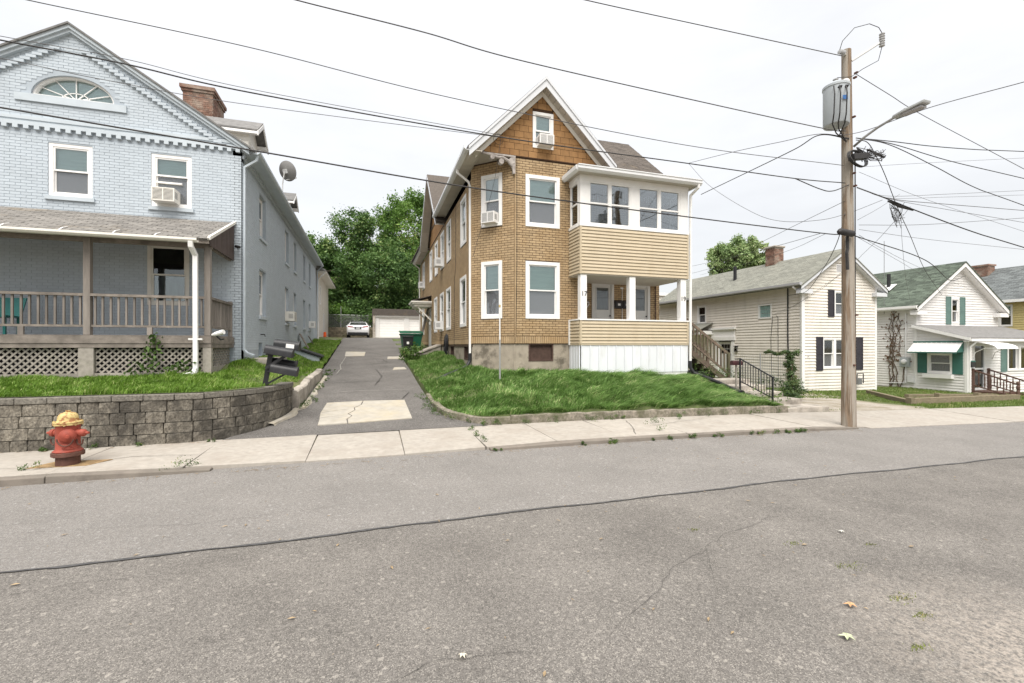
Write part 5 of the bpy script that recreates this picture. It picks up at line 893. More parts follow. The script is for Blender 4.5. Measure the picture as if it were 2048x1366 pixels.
MB().fb(s2, Y0 - .25, Y1 + .1, ZE - .10, ZE - .02, -.02, .36).build("soffit", ALU, c2); MB().prism([(X0 - a, Y0 - .28, b) for a, b in ((.36, 4.56), (.46, 4.56), (.5, 4.60), (.5, 4.70), (.36, 4.70))], (0, Y1 - Y0 + .45, 0)).build("gutter", M("grey_gutter", (.40, .40, .41), .4, .05), c2)
downspout(c2, [(X0 - .42, Y0 + .1, 4.58), (X0 - .42, Y0 + .1, 4.5), (X0 - .06, Y0 - .03, 4.22), (X0 - .06, Y0 - .05, -.1)], WHITE, .04)
wm = O1[0]; window(c2, f2, wm[0], (wm[0] + wm[1]) / 2 - .3, wm[2], wm[3], .07, WHITE, B_GREEN, B_GREEN, GLASS, SCREEN, .035); window(c2, f2, (wm[0] + wm[1]) / 2 - .3, wm[1], wm[2], wm[3], .07, WHITE, B_GREEN, B_GREEN, GLASS, SCREEN, .035); window(c2, f2, *O1[1], .07, WHITE, B_GREEN, B_GREY, GLASS, SCREEN, .035)
shutter(c2, f2, 19.54, 19.95, .72, 2.28, PLUM); shutter(c2, f2, 22.07, 22.50, .72, 2.28, PLUM); shutter(c2, f2, 20.27, 20.66, 3.2, 4.45, PLUM); shutter(c2, f2, 21.49, 21.88, 3.2, 4.45, PLUM)
gv = MB().fb(f2, 20.8, 21.2, 5.28, 5.68, .0, .02).build("gable_vent", WHITE, c2)
for k in range(7): MB().fb(f2, 20.84, 21.16, 5.32 + k * .048, 5.34 + k * .048, .02, .03).build("slat", B_GREY, gv)
window(c2, s2, *O2[0], .08, WHITE, B_GREY, B_DARK, GLASS, SCREEN, .035); gbw = MB().fb(s2, 17.26, 17.33, 3.2, 3.92, -.1, .035).fb(s2, 17.99, 18.06, 3.2, 3.92, -.1, .035).fb(s2, 17.33, 17.99, 3.2, 3.27, -.1, .035).fb(s2, 17.33, 17.99, 3.85, 3.92, -.1, .035).fb(s2, 17.33, 17.99, 3.27, 3.85, -.1, -.06).build("window", WHITE, c2)
GB = M("teal_glass_block", (.26, .38, .36), .25, .12, 6, spec=.6)
for i in range(3):
    for k in range(3): MB().fb(s2, 17.34 + i * .22, 17.54 + i * .22, 3.28 + k * .193, 3.455 + k * .193, -.06, -.02).build("glass_block", GB, gbw, bevel=.01)
dr = MB().fb(s2, 19.82, 20.78, ZB, 2.08, -.08, -.03).build("door", DOORW, c2)
for i in range(3):
    for k in range(2): MB().fb(s2, 19.98 + i * .215, 20.17 + i * .215, 1.45 + k * .26, 1.68 + k * .26, -.03, -.022).build("pane", DGLASS, dr)
po = MB().fb(s2, 19.62, 19.82, ZB, 2.1, -.05, .06).fb(s2, 20.78, 20.98, ZB, 2.1, -.05, .06).fb(s2, 19.55, 21.4, 2.15, 2.35, -.02, .10).fb(s2, 19.6, 21.35, 2.35, 2.75, -.02, .05).fb(s2, 19.5, 21.45, 2.75, 2.86, -.02, .14).build("door_surround", WHITE, c2)
hdm = MB().prism([s2.p(21.2, 2.5, .02), s2.p(23.0, 2.5, .02), s2.p(23.0, 2.5, 1.0), s2.p(21.2, 2.5, 1.0)], (0, 0, .2)).build("entry_hood", WHITE, c2); MB().prism([s2.p(21.1, 2.7, 1.1), s2.p(23.1, 2.7, 1.1), s2.p(23.0, 3.15, 0), s2.p(21.2, 3.15, 0)], (0, 0, .04)).build("hood_roof", GREENROOF, hdm)
t = thing("wall_lantern", s2.p(19.45, 1.6, 0), "dark lantern beside the cream cottage's side door", "lamp"); MB().fb(s2, 19.38, 19.52, 1.55, 1.60, 0, .16).fb(s2, 19.36, 19.54, 1.82, 1.86, .0, .18).build("frame", BLK, t); MB().fb(s2, 19.40, 19.50, 1.60, 1.82, .03, .14).build("glass", GLASS, t)
t = MB().box(cx - .30, 18.96, 5.9, cx + .30, 19.56, 7.12).build("chimney", MORTAR, c2); clad([(FF(18.96), r) for r in brick_rects(cx - .30, cx + .30, 6.0, 7.1, .2, .076, [])] + [(FL(cx - .30), r) for r in brick_rects(18.96, 19.56, 5.9, 7.1, .2, .076, [])], t, REDBRICK, "brick", "brickwork", .012, 200)
MB().box(cx - .37, 18.89, 7.12, cx + .37, 19.63, 7.24).build("chimney_cap", MORTAR, t, bevel=.04)
MB().tube([(19.9, 20.8, 5.2), (19.9, 20.8, 6.35)], .09, 10).build("vent_pipe", BLK, c2); MB().prism([(19.6, 20.6, 5.36), (19.6, 21.0, 5.36), (20.1, 21.0, 5.7), (20.1, 20.6, 5.7)], (0, 0, .03)).build("flashing", WHITE, c2)
MB().tube([s2.p(16.35, 4.55, .05), s2.p(16.35, 2.4, .05), s2.p(16.3, .3, .05)], .03, 7).build("service_riser", BLK, c2); MB().tube([s2.p(17.0, 3.3, .03), s2.p(16.9, 3.25, .03), s2.p(16.88, .2, .03)], .012, 5).build("cable", BLK, c2); MB().tube([s2.p(17.2, 3.3, .03), s2.p(17.3, 2.2, .03), s2.p(17.25, .2, .03)], .012, 5).build("cable", BLK, c2)
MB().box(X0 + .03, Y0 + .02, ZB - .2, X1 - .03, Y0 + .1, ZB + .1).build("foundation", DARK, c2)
t = thing("gas_meter", (22.0, 15.5, -.1), "grey gas meter with bent pipe on the front of the cream cottage", "meter"); MB().box(21.85, 15.36, .05, 22.1, 15.55, .35).build("case", M_COIL, t); MB().tube([(21.9, 15.45, .35), (21.9, 15.45, .55), (22.3, 15.45, .55), (22.3, 15.45, .1)], .025, 7).build("pipe", BLK, t)
digits("15", f2, 19.05, 1.35, .16, B_GREY, c2, .03)
# ---- white cottage with green shutters
c3 = thing("white_cottage", (30.5, 17, -.5), "white clapboard cottage with green shutters, dark green roof and front entry porch", "house")
X0, X1, Y0, YP, Y1, ZE, ZB = 27.15, 33.95, 16.2, 14.05, 27, 3.88, -.58; cx = 30.5; CSL = (6.1 - ZE) / (cx - X0); f3, s3, p3 = FF(Y0), FL(X0), FF(YP)
G1 = [(29.93, 30.58, 3.05, 4.42)]; P1 = [(27.55, 28.45, -.25, 1.95), (30.12, 32.2, .62, 1.85)]; S1 = [(14.62, 15.66, .48, 1.52)]
wall("wall", WVINYL, c3, f3, X0, X1, ZB, ZE, [], .1, -.2); wall("wall", WVINYL, c3, s3, Y0, Y1, ZB, ZE, [], .1, -.005); wall("wall", WVINYL, c3, s3, YP + .01, Y0, ZB, 2.2, S1, .1, -.005); wall("wall", WVINYL, c3, p3, X0, X1, ZB, 2.15, P1, .1, -.005); MB().box(X1 - .1, YP + .01, ZB, X1, Y1, 2.1).box(X1 - .1, Y0, 2.1, X1, Y1, ZE).build("wall", WVINYL, c3)
MB().prism([(X0 - .0, YP + .02, 2.2), (X0, Y0, 2.2), (X0, Y0, 2.84)], (.08, 0, 0)).build("wall", WVINYL, c3); MB().prism([(X0, Y0 + .2, ZE), (X1, Y0 + .2, ZE), (cx, Y0 + .2, 6.1)], (0, .1, 0)).build("gable_wall", WVINYL, c3)
siding(c3, f3, X0, X1, 2.8, 6.05, .135, G1, WVINYL, lambda v: (X0, X1) if v < ZE else (cx - (6.1 - v) / CSL, cx + (6.1 - v) / CSL)); siding(c3, s3, Y0, 22, ZB + .12, ZE - .02, .135, [], WVINYL); siding(c3, s3, YP, Y0 - .01, ZB + .12, 2.75, .135, S1 + [(14.2, 16.1, .48, 1.6)], WVINYL, lambda v: (YP if v < 2.2 else YP + (v - 2.2) / .64 * 2.15, Y0 - .01)); siding(c3, p3, X0, X1, ZB + .12, 2.1, .135, P1, WVINYL)
for f_, a, b, z_ in ((s3, Y0 - .08, Y0 + .03, ZE), (s3, YP - .02, YP + .09, 2.15), (p3, X0 - .02, X0 + .1, 2.15)): MB().fb(f_, a, b, ZB, z_, 0, .035).build("corner_board", WHITE, c3)
for s_ in (1, -1):
    A = Vector((cx, Y0 - .35, 6.34)); B = Vector((cx + s_ * 3.75, Y0 - .35, 6.34 - 3.75 * CSL)); dz = Vector((0, 0, -.26)); MB().prism([A, B, B + dz, A + dz], (0, .03, 0)).build("rake_board", WHITE, c3); MB().prism([A + dz, B + dz, B + dz + Vector((0, 0, .02)), A + dz + Vector((0, 0, .02))], (0, .36, 0)).build("soffit", WHITE, c3)
    x = cx + s_ * 3.75; MB().box(min(x, x - s_ * .75), Y0 - .33, B.z - .40, max(x, x - s_ * .75), Y0 + .0, B.z - .18).build("eave_return", WHITE, c3)
    slope("roof", DGREEN, c3, (cx + s_ * 3.8, Y0 - .38, 6.38 - 3.8 * CSL), (cx + s_ * 3.8, Y1 + .2, 6.38 - 3.8 * CSL), (cx, Y0 - .38, 6.38), (cx, Y1 + .2, 6.38), .05)
roof_tabs(c3, DGREEN, (cx - 3.8, Y0 - .38, 6.38 - 3.8 * CSL), (0, 1, 0), (3.8, 0, 3.8 * CSL), .34, .15, 0, 10.9, 0)
MB().prism([(X0 - a, Y0 - .35, b) for a, b in ((.36, 3.74), (.48, 3.74), (.52, 3.80), (.52, 3.92), (.36, 3.92))], (0, Y1 - Y0, 0)).build("gutter", WHITE, c3); MB().fb(s3, Y0 - .3, Y1, 3.74, 3.79, -.02, .36).build("soffit", WHITE, c3)
slope("porch_roof", ROOFGREY, c3, (X0 - .3, YP - .25, 2.26), (X1 + .3, YP - .25, 2.26), (X0 - .3, Y0, 2.96), (X1 + .3, Y0, 2.96), .05); MB().prism([(X0 - .31, YP - .27, 2.24), (X0 - .31, Y0, 2.95), (X0 - .31, Y0, 2.80), (X0 - .31, YP - .27, 2.10)], (.03, 0, 0)).build("rake_board", WHITE, c3); MB().fb(p3, X0 - .3, X1 + .3, 2.08, 2.20, .22, .32).build("gutter", WHITE, c3); MB().fb(p3, X0 - .28, X1 + .28, 2.06, 2.10, 0, .25).build("soffit", WHITE, c3)
downspout(c3, [(X0 + .2, YP - .28, 2.1), (X0 + .05, YP - .08, 1.8), (X0 + .05, YP - .06, -.5), (X0 - .1, YP - .2, -.6)], WHITE, .045)
window(c3, f3, *G1[0], .07, WHITE, B_GREY, None, GLASS, SCREEN, .035); shutter(c3, f3, 29.48, 29.9, 3.0, 4.5, GREENP2); shutter(c3, f3, 30.62, 31.06, 3.0, 4.5, GREENP2)
window(c3, s3, *S1[0], .09, WHITE, B_GREY, B_DARK, SCREEN, SCREEN, .035); MB().fb(s3, 15.67, 16.08, .48, 1.62, .02, .05).build("shutter", GREENP, c3); MB().fb(s3, 14.2, 14.61, .48, 1.62, .02, .05).build("shutter", GREENP, c3); MB().fb(s3, 14.55, 15.75, .26, .46, .02, .24).build("flower_box", WHITE, c3)
aw = MB().prism([s3.p(14.15, 2.1, .03), s3.p(16.2, 2.1, .03), s3.p(16.2, 1.55, .62), s3.p(14.15, 1.55, .62)], (0, 0, .02)).build("awning", WHITE, c3)
for k in range(10): a = 14.15 + k * .205; MB().prism([s3.p(a, 2.125, .03), s3.p(a + .04, 2.125, .03), s3.p(a + .04, 1.575, .62), s3.p(a, 1.575, .62)], (0, 0, .015)).build("awning_rib", WHITE, aw)
MB().fb(s3, 14.14, 16.21, 1.50, 1.56, .60, .63).fb(s3, 14.14, 16.21, 2.02, 2.10, .12, .15).build("awning_trim", GREENP, aw)
for y in (14.17, 16.16): MB().prism([s3.p(y, 2.1, .03), s3.p(y, 1.55, .03), s3.p(y, 1.55, .6)], s3.U * .02).build("awning_side", GREENP, aw)
dr = MB().fb(p3, 27.55, 27.65, -.25, 1.95, -.05, .03).fb(p3, 28.35, 28.45, -.25, 1.95, -.05, .03).fb(p3, 27.65, 28.35, 1.85, 1.95, -.05, .03).fb(p3, 27.65, 28.35, .72, .80, -.04, .01).fb(p3, 27.65, 28.35, -.25, -.15, -.04, .01).build("storm_door", ALU, c3); MB().fb(p3, 27.65, 28.35, -.15, .72, -.03, -.025).fb(p3, 27.65, 28.35, .80, 1.85, -.03, -.025).build("pane", DGLASS, dr); MB().fb(p3, 27.6, 28.4, -.25, 1.9, -.14, -.1).build("inner_door", RUST, dr)
window(c3, p3, 30.12, 31.1, .62, 1.85, .07, WHITE, B_DARK, None, DGLASS, None, .06, split=.98, rail=.02); window(c3, p3, 31.1, 32.2, .62, 1.85, .07, WHITE, B_GREEN, None, GLASS, None, .06, split=.98, rail=.02); shutter(c3, p3, 29.62, 30.08, .58, 1.9, GREENP2)
hm = MB(); 
for k in range(8): a0, a1 = k / 8 * math.pi / 2, (k + 1) / 8 * math.pi / 2; hm.prism([p3.p(27.4, 2.02 - .5 * (1 - math.cos(a0)) * .6, .95 * math.sin(a0)), p3.p(27.4, 2.02 - .5 * (1 - math.cos(a1)) * .6, .95 * math.sin(a1)), p3.p(29.0, 2.02 - .5 * (1 - math.cos(a1)) * .6, .95 * math.sin(a1)), p3.p(29.0, 2.02 - .5 * (1 - math.cos(a0)) * .6, .95 * math.sin(a0))], (0, 0, .015))
hm.build("door_awning", WHITE, c3)
for x in (27.45, 28.95): MB().tube([p3.p(x, 1.2, .02), p3.p(x, 1.55, .15), p3.p(x, 1.75, .5), p3.p(x, 1.74, .93)], .014, 6).build("awning_bracket", WHITE, c3)
MB().box(X0 + .02, YP + .02, ZB - .3, X1 - .02, YP + .1, ZB + .14).box(X0 + .02, YP + .1, ZB - .3, X0 + .1, Y0, ZB + .14).build("foundation", REDBRICK, c3)
MB().tube([(28.6, 18.4, 4.6), (28.6, 18.4, 5.98)], .09, 10).build("vent_pipe", BLK, c3); MB().prism([(28.2, 18.1, 4.98), (28.2, 18.7, 4.98), (28.8, 18.7, 5.36), (28.8, 18.1, 5.36)], (0, 0, .03)).build("flashing", WHITE, c3)
t = thing("antenna_mast", (27.1, 17.6, 3.7), "thin tall antenna mast at the white cottage's eave", "mast"); MB().tube([(27.0, 17.6, 3.6), (27.0, 17.6, 7.6)], .014, 6).build("pole", M_COIL, t)
t = thing("electric_meter", s3.p(16.6, 1, 0), "round grey electric meter in a box on the white cottage's side wall", "meter"); MB().fb(s3, 16.4, 16.85, .75, 1.25, .02, .16).build("box", M("meter_grey", (.38, .41, .42), .45, .05), t, bevel=.01); MB().lathe(s3.p(16.62, 1.02, .16), [(.13, 0), (.13, .04), (.11, .10), (.05, .12)], 16, (-1, 0, 0)).build("dial", ALU, t); MB().tube([s3.p(16.6, 1.25, .08), s3.p(16.6, 3.6, .08)], .03, 7).tube([s3.p(16.6, .75, .08), s3.p(16.6, -.1, .08), s3.p(17.4, -.15, .08)], .03, 7).build("conduit", ALU, t); MB().fb(s3, 16.2, 16.5, -.05, .28, .02, .12).build("junction_box", ALU, t)
t = thing("wall_mailbox", p3.p(27.35, .9, 0), "dark green mailbox beside the white cottage's storm door", "mailbox"); MB().fb(p3, 27.18, 27.50, .85, 1.1, .02, .14).build("case", BLK, t); MB().fb(p3, 27.2, 27.48, 1.10, 1.16, .02, .15).build("lid", GREENP, t)
# climbing dead vine on the white cottage
t = thing("bare_vine", s3.p(17.3, -.4, .05), "bare brown vine climbing the white cottage's side wall to the eave", "vine"); rv = random.Random(11); VM = M("vine_stem", (.12, .085, .06), .9, .3, 20); m = MB(); lf = MB()
for (u0, n, h) in ((17.35, 3, 3.5), (16.9, 2, 3.55)):
    for b in range(n):
        p = [u0 + rv.uniform(-.06, .06), -.4]; P = [s3.p(p[0], p[1], .05)]
        while p[1] < h: p[0] += rv.uniform(-.09, .09); p[1] += .16; P.append(s3.p(p[0], p[1], .045 + rv.uniform(0, .03)))
        m.tube(P, [.028 * (1 - .6 * i / len(P)) for i in range(len(P))], 5)
        for k in range(16):
            q = P[rv.randrange(len(P) // 3, len(P))]; e_ = q + s3.U * rv.uniform(-.35, .35) + Vector((0, 0, rv.uniform(-.1, .3))); m.tube([q, (q + e_) / 2 + Vector((0, 0, .04)), e_], .007, 4); lf.add([e_, e_ + s3.U * .05 + Vector((0, 0, .02)), e_ + Vector((0, 0, .09)), e_ - s3.U * .05 + Vector((0, 0, .03))], [(0, 1, 2, 3)])
m.build("stem", VM, t); lf.build("dry_leaves", M("dry_leaf", (.16, .09, .05), .8, .3), t, kind="stuff")
# entry steps with turned rails
BRN = M("brown_rail_paint", (.115, .065, .05), .6, .2, 7); t = thing("entry_steps", (28, 13, -.5), "brown entry steps with turned railings at the white cottage", "steps")
MB().box(27.4, 13.0, -.62, 28.7, 14.04, -.27).build("landing", BRN, t)
for i in range(2): MB().box(27.5, 12.7 - i * .3, -.62, 28.6, 13.0 - i * .3, -.39 - i * .12).build("step", BRN, t)
for x in (27.46, 28.62):
    MB().bar((x, 14.0, .72), (x, 12.45, .15), .06, .06).build("handrail", BRN, t); MB().bar((x, 14.0, .0), (x, 12.45, -.45), .05, .05).build("rail", BRN, t); MB().lathe((x, 12.42, -.65), [(.06, 0), (.06, .5), (.04, .55), (.065, .62), (.065, .72), (.035, .76), (.06, .82), (.06, .90), (.02, .94)], 10).build("newel_post", BRN, t); MB().box(x - .05, 13.95, -.3, x + .05, 14.03, .78).build("post", BRN, t)
    for i in range(6): y = 13.78 - i * .22; dz = -(14 - y) * .34; MB().lathe((x, y, -.0 + dz), [(.018, 0), (.018, .12), (.034, .2), (.02, .3), (.03, .5), (.018, .6), (.018, .71)], 8).build("baluster", BRN, t)
# timber edging
TMB = M("landscape_timber", (.215, .175, .115), .9, .25, 6, bump=.4, bs=30, rnd=.15, stretch=(1, 1, 3), dirt=(.12, .12, .06), ds=1.5, dlo=.5, dhi=.7, damt=.6)
for (a, b, z0, hgt, lab) in (((18.0, 10.9), (25.4, 11.5), -.38, .26, "front landscape timber along the white cottage's grass"), ((18.0, 10.9), (20.8, 14.2), -.34, .2, "left landscape timber running back from the sidewalk"), ((20.6, 12.6), (25.6, 12.3), -.30, .2, "middle landscape timber across the cottage grass")):
    zz = float(zY(*a)); zb = float(zY(*b)); o = MB().bar((a[0], a[1], zz + hgt / 2 - .04), (b[0], b[1], zb + hgt / 2 - .04), .16, hgt).build("landscape_timber", TMB); top(o, lab, "timber", "landscape timbers")
for (x, y, lab) in ((18.0, 10.9, "short timber stake at the left timber corner"), (21.6, 12.1, "short timber stake behind the front timber"), (24.0, 12.1, "short timber stake near the entry steps")): zz = float(zY(x, y)); o = MB().box(x - .09, y - .09, zz - .1, x + .09, y + .09, zz + .24).build("timber_stake", TMB); top(o, lab, "stake", "timber stakes")
# ---- yellow house and beige house
c4 = thing("yellow_house", (40, 18, -.6), "yellow clapboard house with slate grey roof at the right edge", "house"); s4 = FL(36.2); W4 = [(16.6, 17.25, 3.0, 4.3), (13.2, 13.9, 3.0, 4.3)]
wall("wall", YEL, c4, s4, 11.5, 26, -.8, 4.6, W4, .1, -.005); siding(c4, s4, 11.5, 22, 1.6, 4.6, .135, W4, YEL); MB().box(36.3, 11.5, -.8, 43, 11.6, 4.6).build("wall", YEL, c4); MB().prism([(36.2, 11.5, 4.6), (43.2, 11.5, 4.6), (39.7, 11.5, 6.9)], (0, .1, 0)).build("gable_wall", YEL, c4)
for w_ in W4: window(c4, s4, *w_, .07, WHITE, B_TEAL, B_DARK, GLASS, DGLASS, .035)
slope("roof", GREYROOF, c4, (35.8, 11.1, 4.55), (35.8, 26.3, 4.55), (39.7, 11.1, 6.95), (39.7, 26.3, 6.95), .06); slope("roof", GREYROOF, c4, (43.6, 11.1, 4.55), (43.6, 26.3, 4.55), (39.7, 11.1, 6.95), (39.7, 26.3, 6.95), .06); roof_tabs(c4, GREYROOF, (35.8, 11.1, 4.56), (0, 1, 0), (3.9, 0, 2.4), .34, .15, 0, 15, 0); MB().fb(s4, 11.1, 26, 4.40, 4.56, .3, .45).build("gutter", WHITE, c4)
t = MB().box(38.8, 19.0, 6.0, 39.5, 19.8, 7.2).build("chimney", MORTAR, c4); clad([(FF(19.0), r) for r in brick_rects(38.8, 39.5, 6.2, 7.1, .21, .08, [])] + [(FL(38.8), r) for r in brick_rects(19, 19.8, 6.2, 7.1, .21, .08, [])], t, REDBRICK, "brick", "brickwork", .012, 150); MB().box(38.74, 18.94, 7.12, 39.56, 19.86, 7.22).build("chimney_cap", REDBRICK, t)
c5 = thing("beige_building", (26, 38, 0), "pale beige flat-roofed building glimpsed behind the tan house's porch", "house"); MB().box(23.2, 34, -.5, 29, 42, 6.2).build("wall", CREAM, c5); MB().box(23.0, 33.8, 6.2, 29.2, 42.2, 6.45).build("cornice", WHITE, c5); window(c5, FF(33.96), 24.0, 24.9, 3.8, 5.2, .1, WHITE, B_DARK, None, DGLASS, None, .05)
siding(c5, FF(33.99), 23.2, 29, 2.0, 6.15, .16, [(24.0, 24.9, 3.8, 5.2)], CREAM)
# ================================================================== BACK OF THE DRIVEWAY
c6 = thing("cream_rear_house", (-5, 39, 2), "narrow cream clapboard house end behind the blue house", "house"); s6 = FR(-3.36); MB().box(-9, 34.5, 1.6, -3.4, 43.6, 7.0).build("wall", CREAM, c6); siding(c6, s6, 34.5, 43.6, 2.1, 7.0, .13, [(36.0, 36.9, 4.9, 6.3), (38.8, 39.8, 2.0, 4.4)], CREAM); window(c6, s6, 36.0, 36.9, 4.9, 6.3, .1, WHITE, B_DARK, None, DGLASS, None, .04)
MB().fb(s6, 38.8, 39.8, 2.0, 4.4, -.05, .02).build("door", DOORW, c6); MB().box(-9, 34.2, 6.95, -2.75, 43.9, 7.08).build("soffit", CREAMTRIM, c6); MB().prism([(-2.7, 34.1, 7.08), (-6.2, 34.1, 9.6), (-9.5, 34.1, 7.08)], (0, 10, 0)).build("roof", ROOFGREY, c6); downspout(c6, [(-2.8, 34.3, 7.0), (-3.28, 34.45, 6.5), (-3.28, 34.45, 2.1), (-3.1, 34.2, 2.0)], WHITE, .05)
o = MB().box(-3.3, 33.4, 1.6, -1.95, 36.5, 2.32).build("concrete_landing", OLDCONC); top(o, "low concrete landing at the driveway's left, below the cream rear wall", "landing")
t = thing("traffic_barrel", (-3.0, 36.8, 2.33), "small bright orange safety tube on the concrete landing", "barrel"); MB().lathe((-3.05, 36.8, 2.32), [(.17, 0), (.17, .03), (.11, .05), (.10, .5), (.08, .55)], 14).build("body", M("safety_orange", (.75, .10, .015), .5, .05), t, smooth=40)
STONE = M("rubble_stone", (.23, .195, .14), .95, .35, 4, bump=.8, bs=16, rnd=.3, dirt=(.10, .10, .05), ds=1.2, dlo=.45, dhi=.65, damt=.7); rb = thing("stone_wall", (-1, 44.6, 2.4), "low rubble stone wall at the end of the driveway", "wall"); rs_ = random.Random(4)
MB().box(-9, 44.75, 2.0, 10, 45.2, 3.5).build("core", STONE, rb)
for (a, b, c, d_) in brick_rects(-5.5, 1.2, 2.35, 3.58, .42, .2, [], .02): piece("stone", unit(STONE, 'block'), rb, FF(44.75), a, b, c, d_, -.01, .06 * rs_.uniform(.6, 1.5))
fe = thing("chain_link_fence", (-1.5, 45, 3.5), "galvanised chain-link fence above the stone wall", "fence"); GALV = M("galvanised", (.36, .36, .35), .5, .1, 5, metal=.4)
for x, h in ((-2.35, 5.5), (.05, 4.8), (2.4, 4.8)): MB().tube([(x, 45, 3.4), (x, 45, h)], .035, 8).build("post", GALV, fe)
MB().tube([(-4.4, 45, 4.72), (2.4, 45, 4.66)], .022, 6).build("top_rail", GALV, fe); m = MB()
for i in range(110):
    x = -4.4 + i * .062
    for s_ in (1, -1): m.bar((x, 45, 3.5), (x + s_ * 1.2, 45, 4.7), .006, .006)
m.build("mesh", GALV, fe)
bf = thing("board_fence", (-4.1, 45.2, 3.4), "grey weathered board fence panel left of the chain-link fence", "fence")
for i in range(11): MB().box(-5.0 + i * .145, 45.2, 3.3, -4.865 + i * .145, 45.23, 5.38).build("board", LATT, bf)
ga = thing("garage", (3, 42, 2.4), "low two-door white garage at the end of the driveway", "garage"); gf = FF(40.0); GD = [(.95, 2.98, 2.4, 4.16), (3.42, 5.5, 2.4, 4.16)]
wall("wall", DOORW, ga, gf, .5, 6.0, 2.0, 4.4, GD, .2); MB().box(.5, 40.2, 2, .7, 46, 4.4).box(5.8, 40.2, 2, 6, 46, 4.4).build("wall", OLDCONC, ga); MB().box(.42, 39.85, 2.2, .62, 39.98, 4.9).build("pilaster", OLDCONC, ga); MB().box(.4, 39.8, 4.42, 6.1, 46.2, 4.95).build("roof", BROOF, ga); MB().box(.62, 39.9, 4.28, 6.0, 39.99, 4.42).build("lintel", WHITE, ga)
for a, b, c, d_ in GD:
    for k in range(8): MB().fb(gf, a, b, c + k * .22, c + k * .22 + .212, -.12, -.08).build("door_section", WHITE, ga)
MB().box(.6, 37.6, 2.2, 6.2, 39.95, 2.50).build("apron", PATCH, ga)
# dumpster, wheelie bin, ladder
GRN = M("dumpster_green", (.012, .105, .055), .45, .15, 4, dirt=(.03, .06, .04), ds=2, dlo=.5, dhi=.7, damt=.5); t = thing("dumpster", (2.3, 26.5, 1.6), "dark green rubbish dumpster beside the tan house's side wall", "dumpster"); zb = 1.60
m = MB(); q0 = [(1.90, 26.0), (2.82, 26.0), (2.82, 27.0), (1.90, 27.0)]; q1 = [(1.78, 25.9), (2.95, 25.9), (2.95, 27.1), (1.78, 27.1)]; m.add([(x, y, zb + .08) for x, y in q0] + [(x, y, zb + .92) for x, y in q1], BF).build("body", GRN, t)
MB().box(1.74, 25.86, zb + .86, 2.99, 25.9, zb + .94).box(1.74, 25.86, zb + .86, 1.78, 27.1, zb + .94).build("rim", GRN, t); MB().prism([(1.72, 25.82, zb + .95), (1.72, 27.14, zb + 1.10), (1.72, 27.14, zb + 1.13), (1.72, 25.82, zb + .98)], (.63, 0, 0)).build("lid", GRN, t); MB().prism([(2.37, 25.82, zb + .95), (2.37, 27.14, zb + 1.10), (2.37, 27.14, zb + 1.13), (2.37, 25.82, zb + .98)], (.63, 0, 0)).build("lid", GRN, t)
for x in (1.95, 2.77): MB().lathe((x - .03, 26.1, zb + .06), [(.08, 0), (.08, .06)], 12, (1, 0, 0)).build("wheel", BLK, t)
t = thing("wheelie_bin", (2.1, 25.4, 1.5), "black wheeled bin standing in front of the green dumpster", "bin"); zb = 1.50; MB().add([(x, y, zb + .05) for x, y in ((1.9, 25.2), (2.3, 25.2), (2.3, 25.6), (1.9, 25.6))] + [(x, y, zb + .82) for x, y in ((1.82, 25.1), (2.38, 25.1), (2.38, 25.68), (1.82, 25.68))], BF).build("body", BLK, t, bevel=.02); MB().prism([(1.79, 25.06, zb + .83), (2.41, 25.06, zb + .83), (2.41, 25.72, zb + .86), (1.79, 25.72, zb + .86)], (0, 0, .06)).build("lid", BLK, t, bevel=.02); MB().box(2.02, 25.105, zb + .45, 2.14, 25.135, zb + .58).build("sticker", WHITE, t)
for x in (1.88, 2.27): MB().lathe((x, 25.62, zb + .09), [(.09, 0), (.09, .05)], 12, (1, 0, 0)).build("wheel", BLK, t)
t = thing("wooden_ladder", (2.9, 27.5, 1.7), "old wooden ladder leaning on the tan house's side wall near the hood", "ladder")
for y in (27.3, 27.75): MB().bar((2.85, y - .4, 1.68), (3.5, y + .1, 4.2), .05, .08).build("stile", WOODV, t)
for i in range(9): f_ = (i + 1) / 10; MB().tube([(2.85 + .65 * f_, 26.9 + .5 * f_, 1.68 + 2.52 * f_), (2.85 + .65 * f_, 27.35 + .5 * f_, 1.68 + 2.52 * f_)], .018, 6).build("rung", WOODV, t)
# ---- parked white car, seen from behind
CARW = M("white_car_paint", (.78, .78, .79), .22, .02, 2, spec=.6); CARG = M("car_glass", (.012, .016, .016), .08, .1, spec=.7); TL = M("tail_lamp_red", (.30, .012, .014), .2, .1, spec=.6); CBLK = M("car_black_trim", (.018, .018, .02), .5, .1)
car = thing("parked_car", (-.75, 41.6, 2.5), "white sedan parked tail towards the street at the driveway's end", "car"); cxx, cy0, zc = -.75, 39.5, 2.50
prof = [  # y, z-bottom, z-belt, half width bottom, half width belt, z-roof, half width roof
    (0.0, .42, .78, .74, .80, .80, .74), (.08, .30, .98, .82, .86, 1.0, .76), (.45, .24, 1.02, .86, .89, 1.05, .74), (.95, .22, 1.0, .88, .90, 1.28, .66), (1.45, .22, .98, .89, .91, 1.42, .60), (2.1, .22, .96, .89, .91, 1.45, .58), (2.8, .22, .94, .89, .91, 1.38, .58), (3.4, .22, .93, .88, .90, 1.08, .68), (3.9, .24, .88, .87, .88, .92, .74), (4.5, .28, .76, .80, .82, .80, .7), (4.72, .40, .62, .66, .70, .66, .6)]
V = []; F_ = []
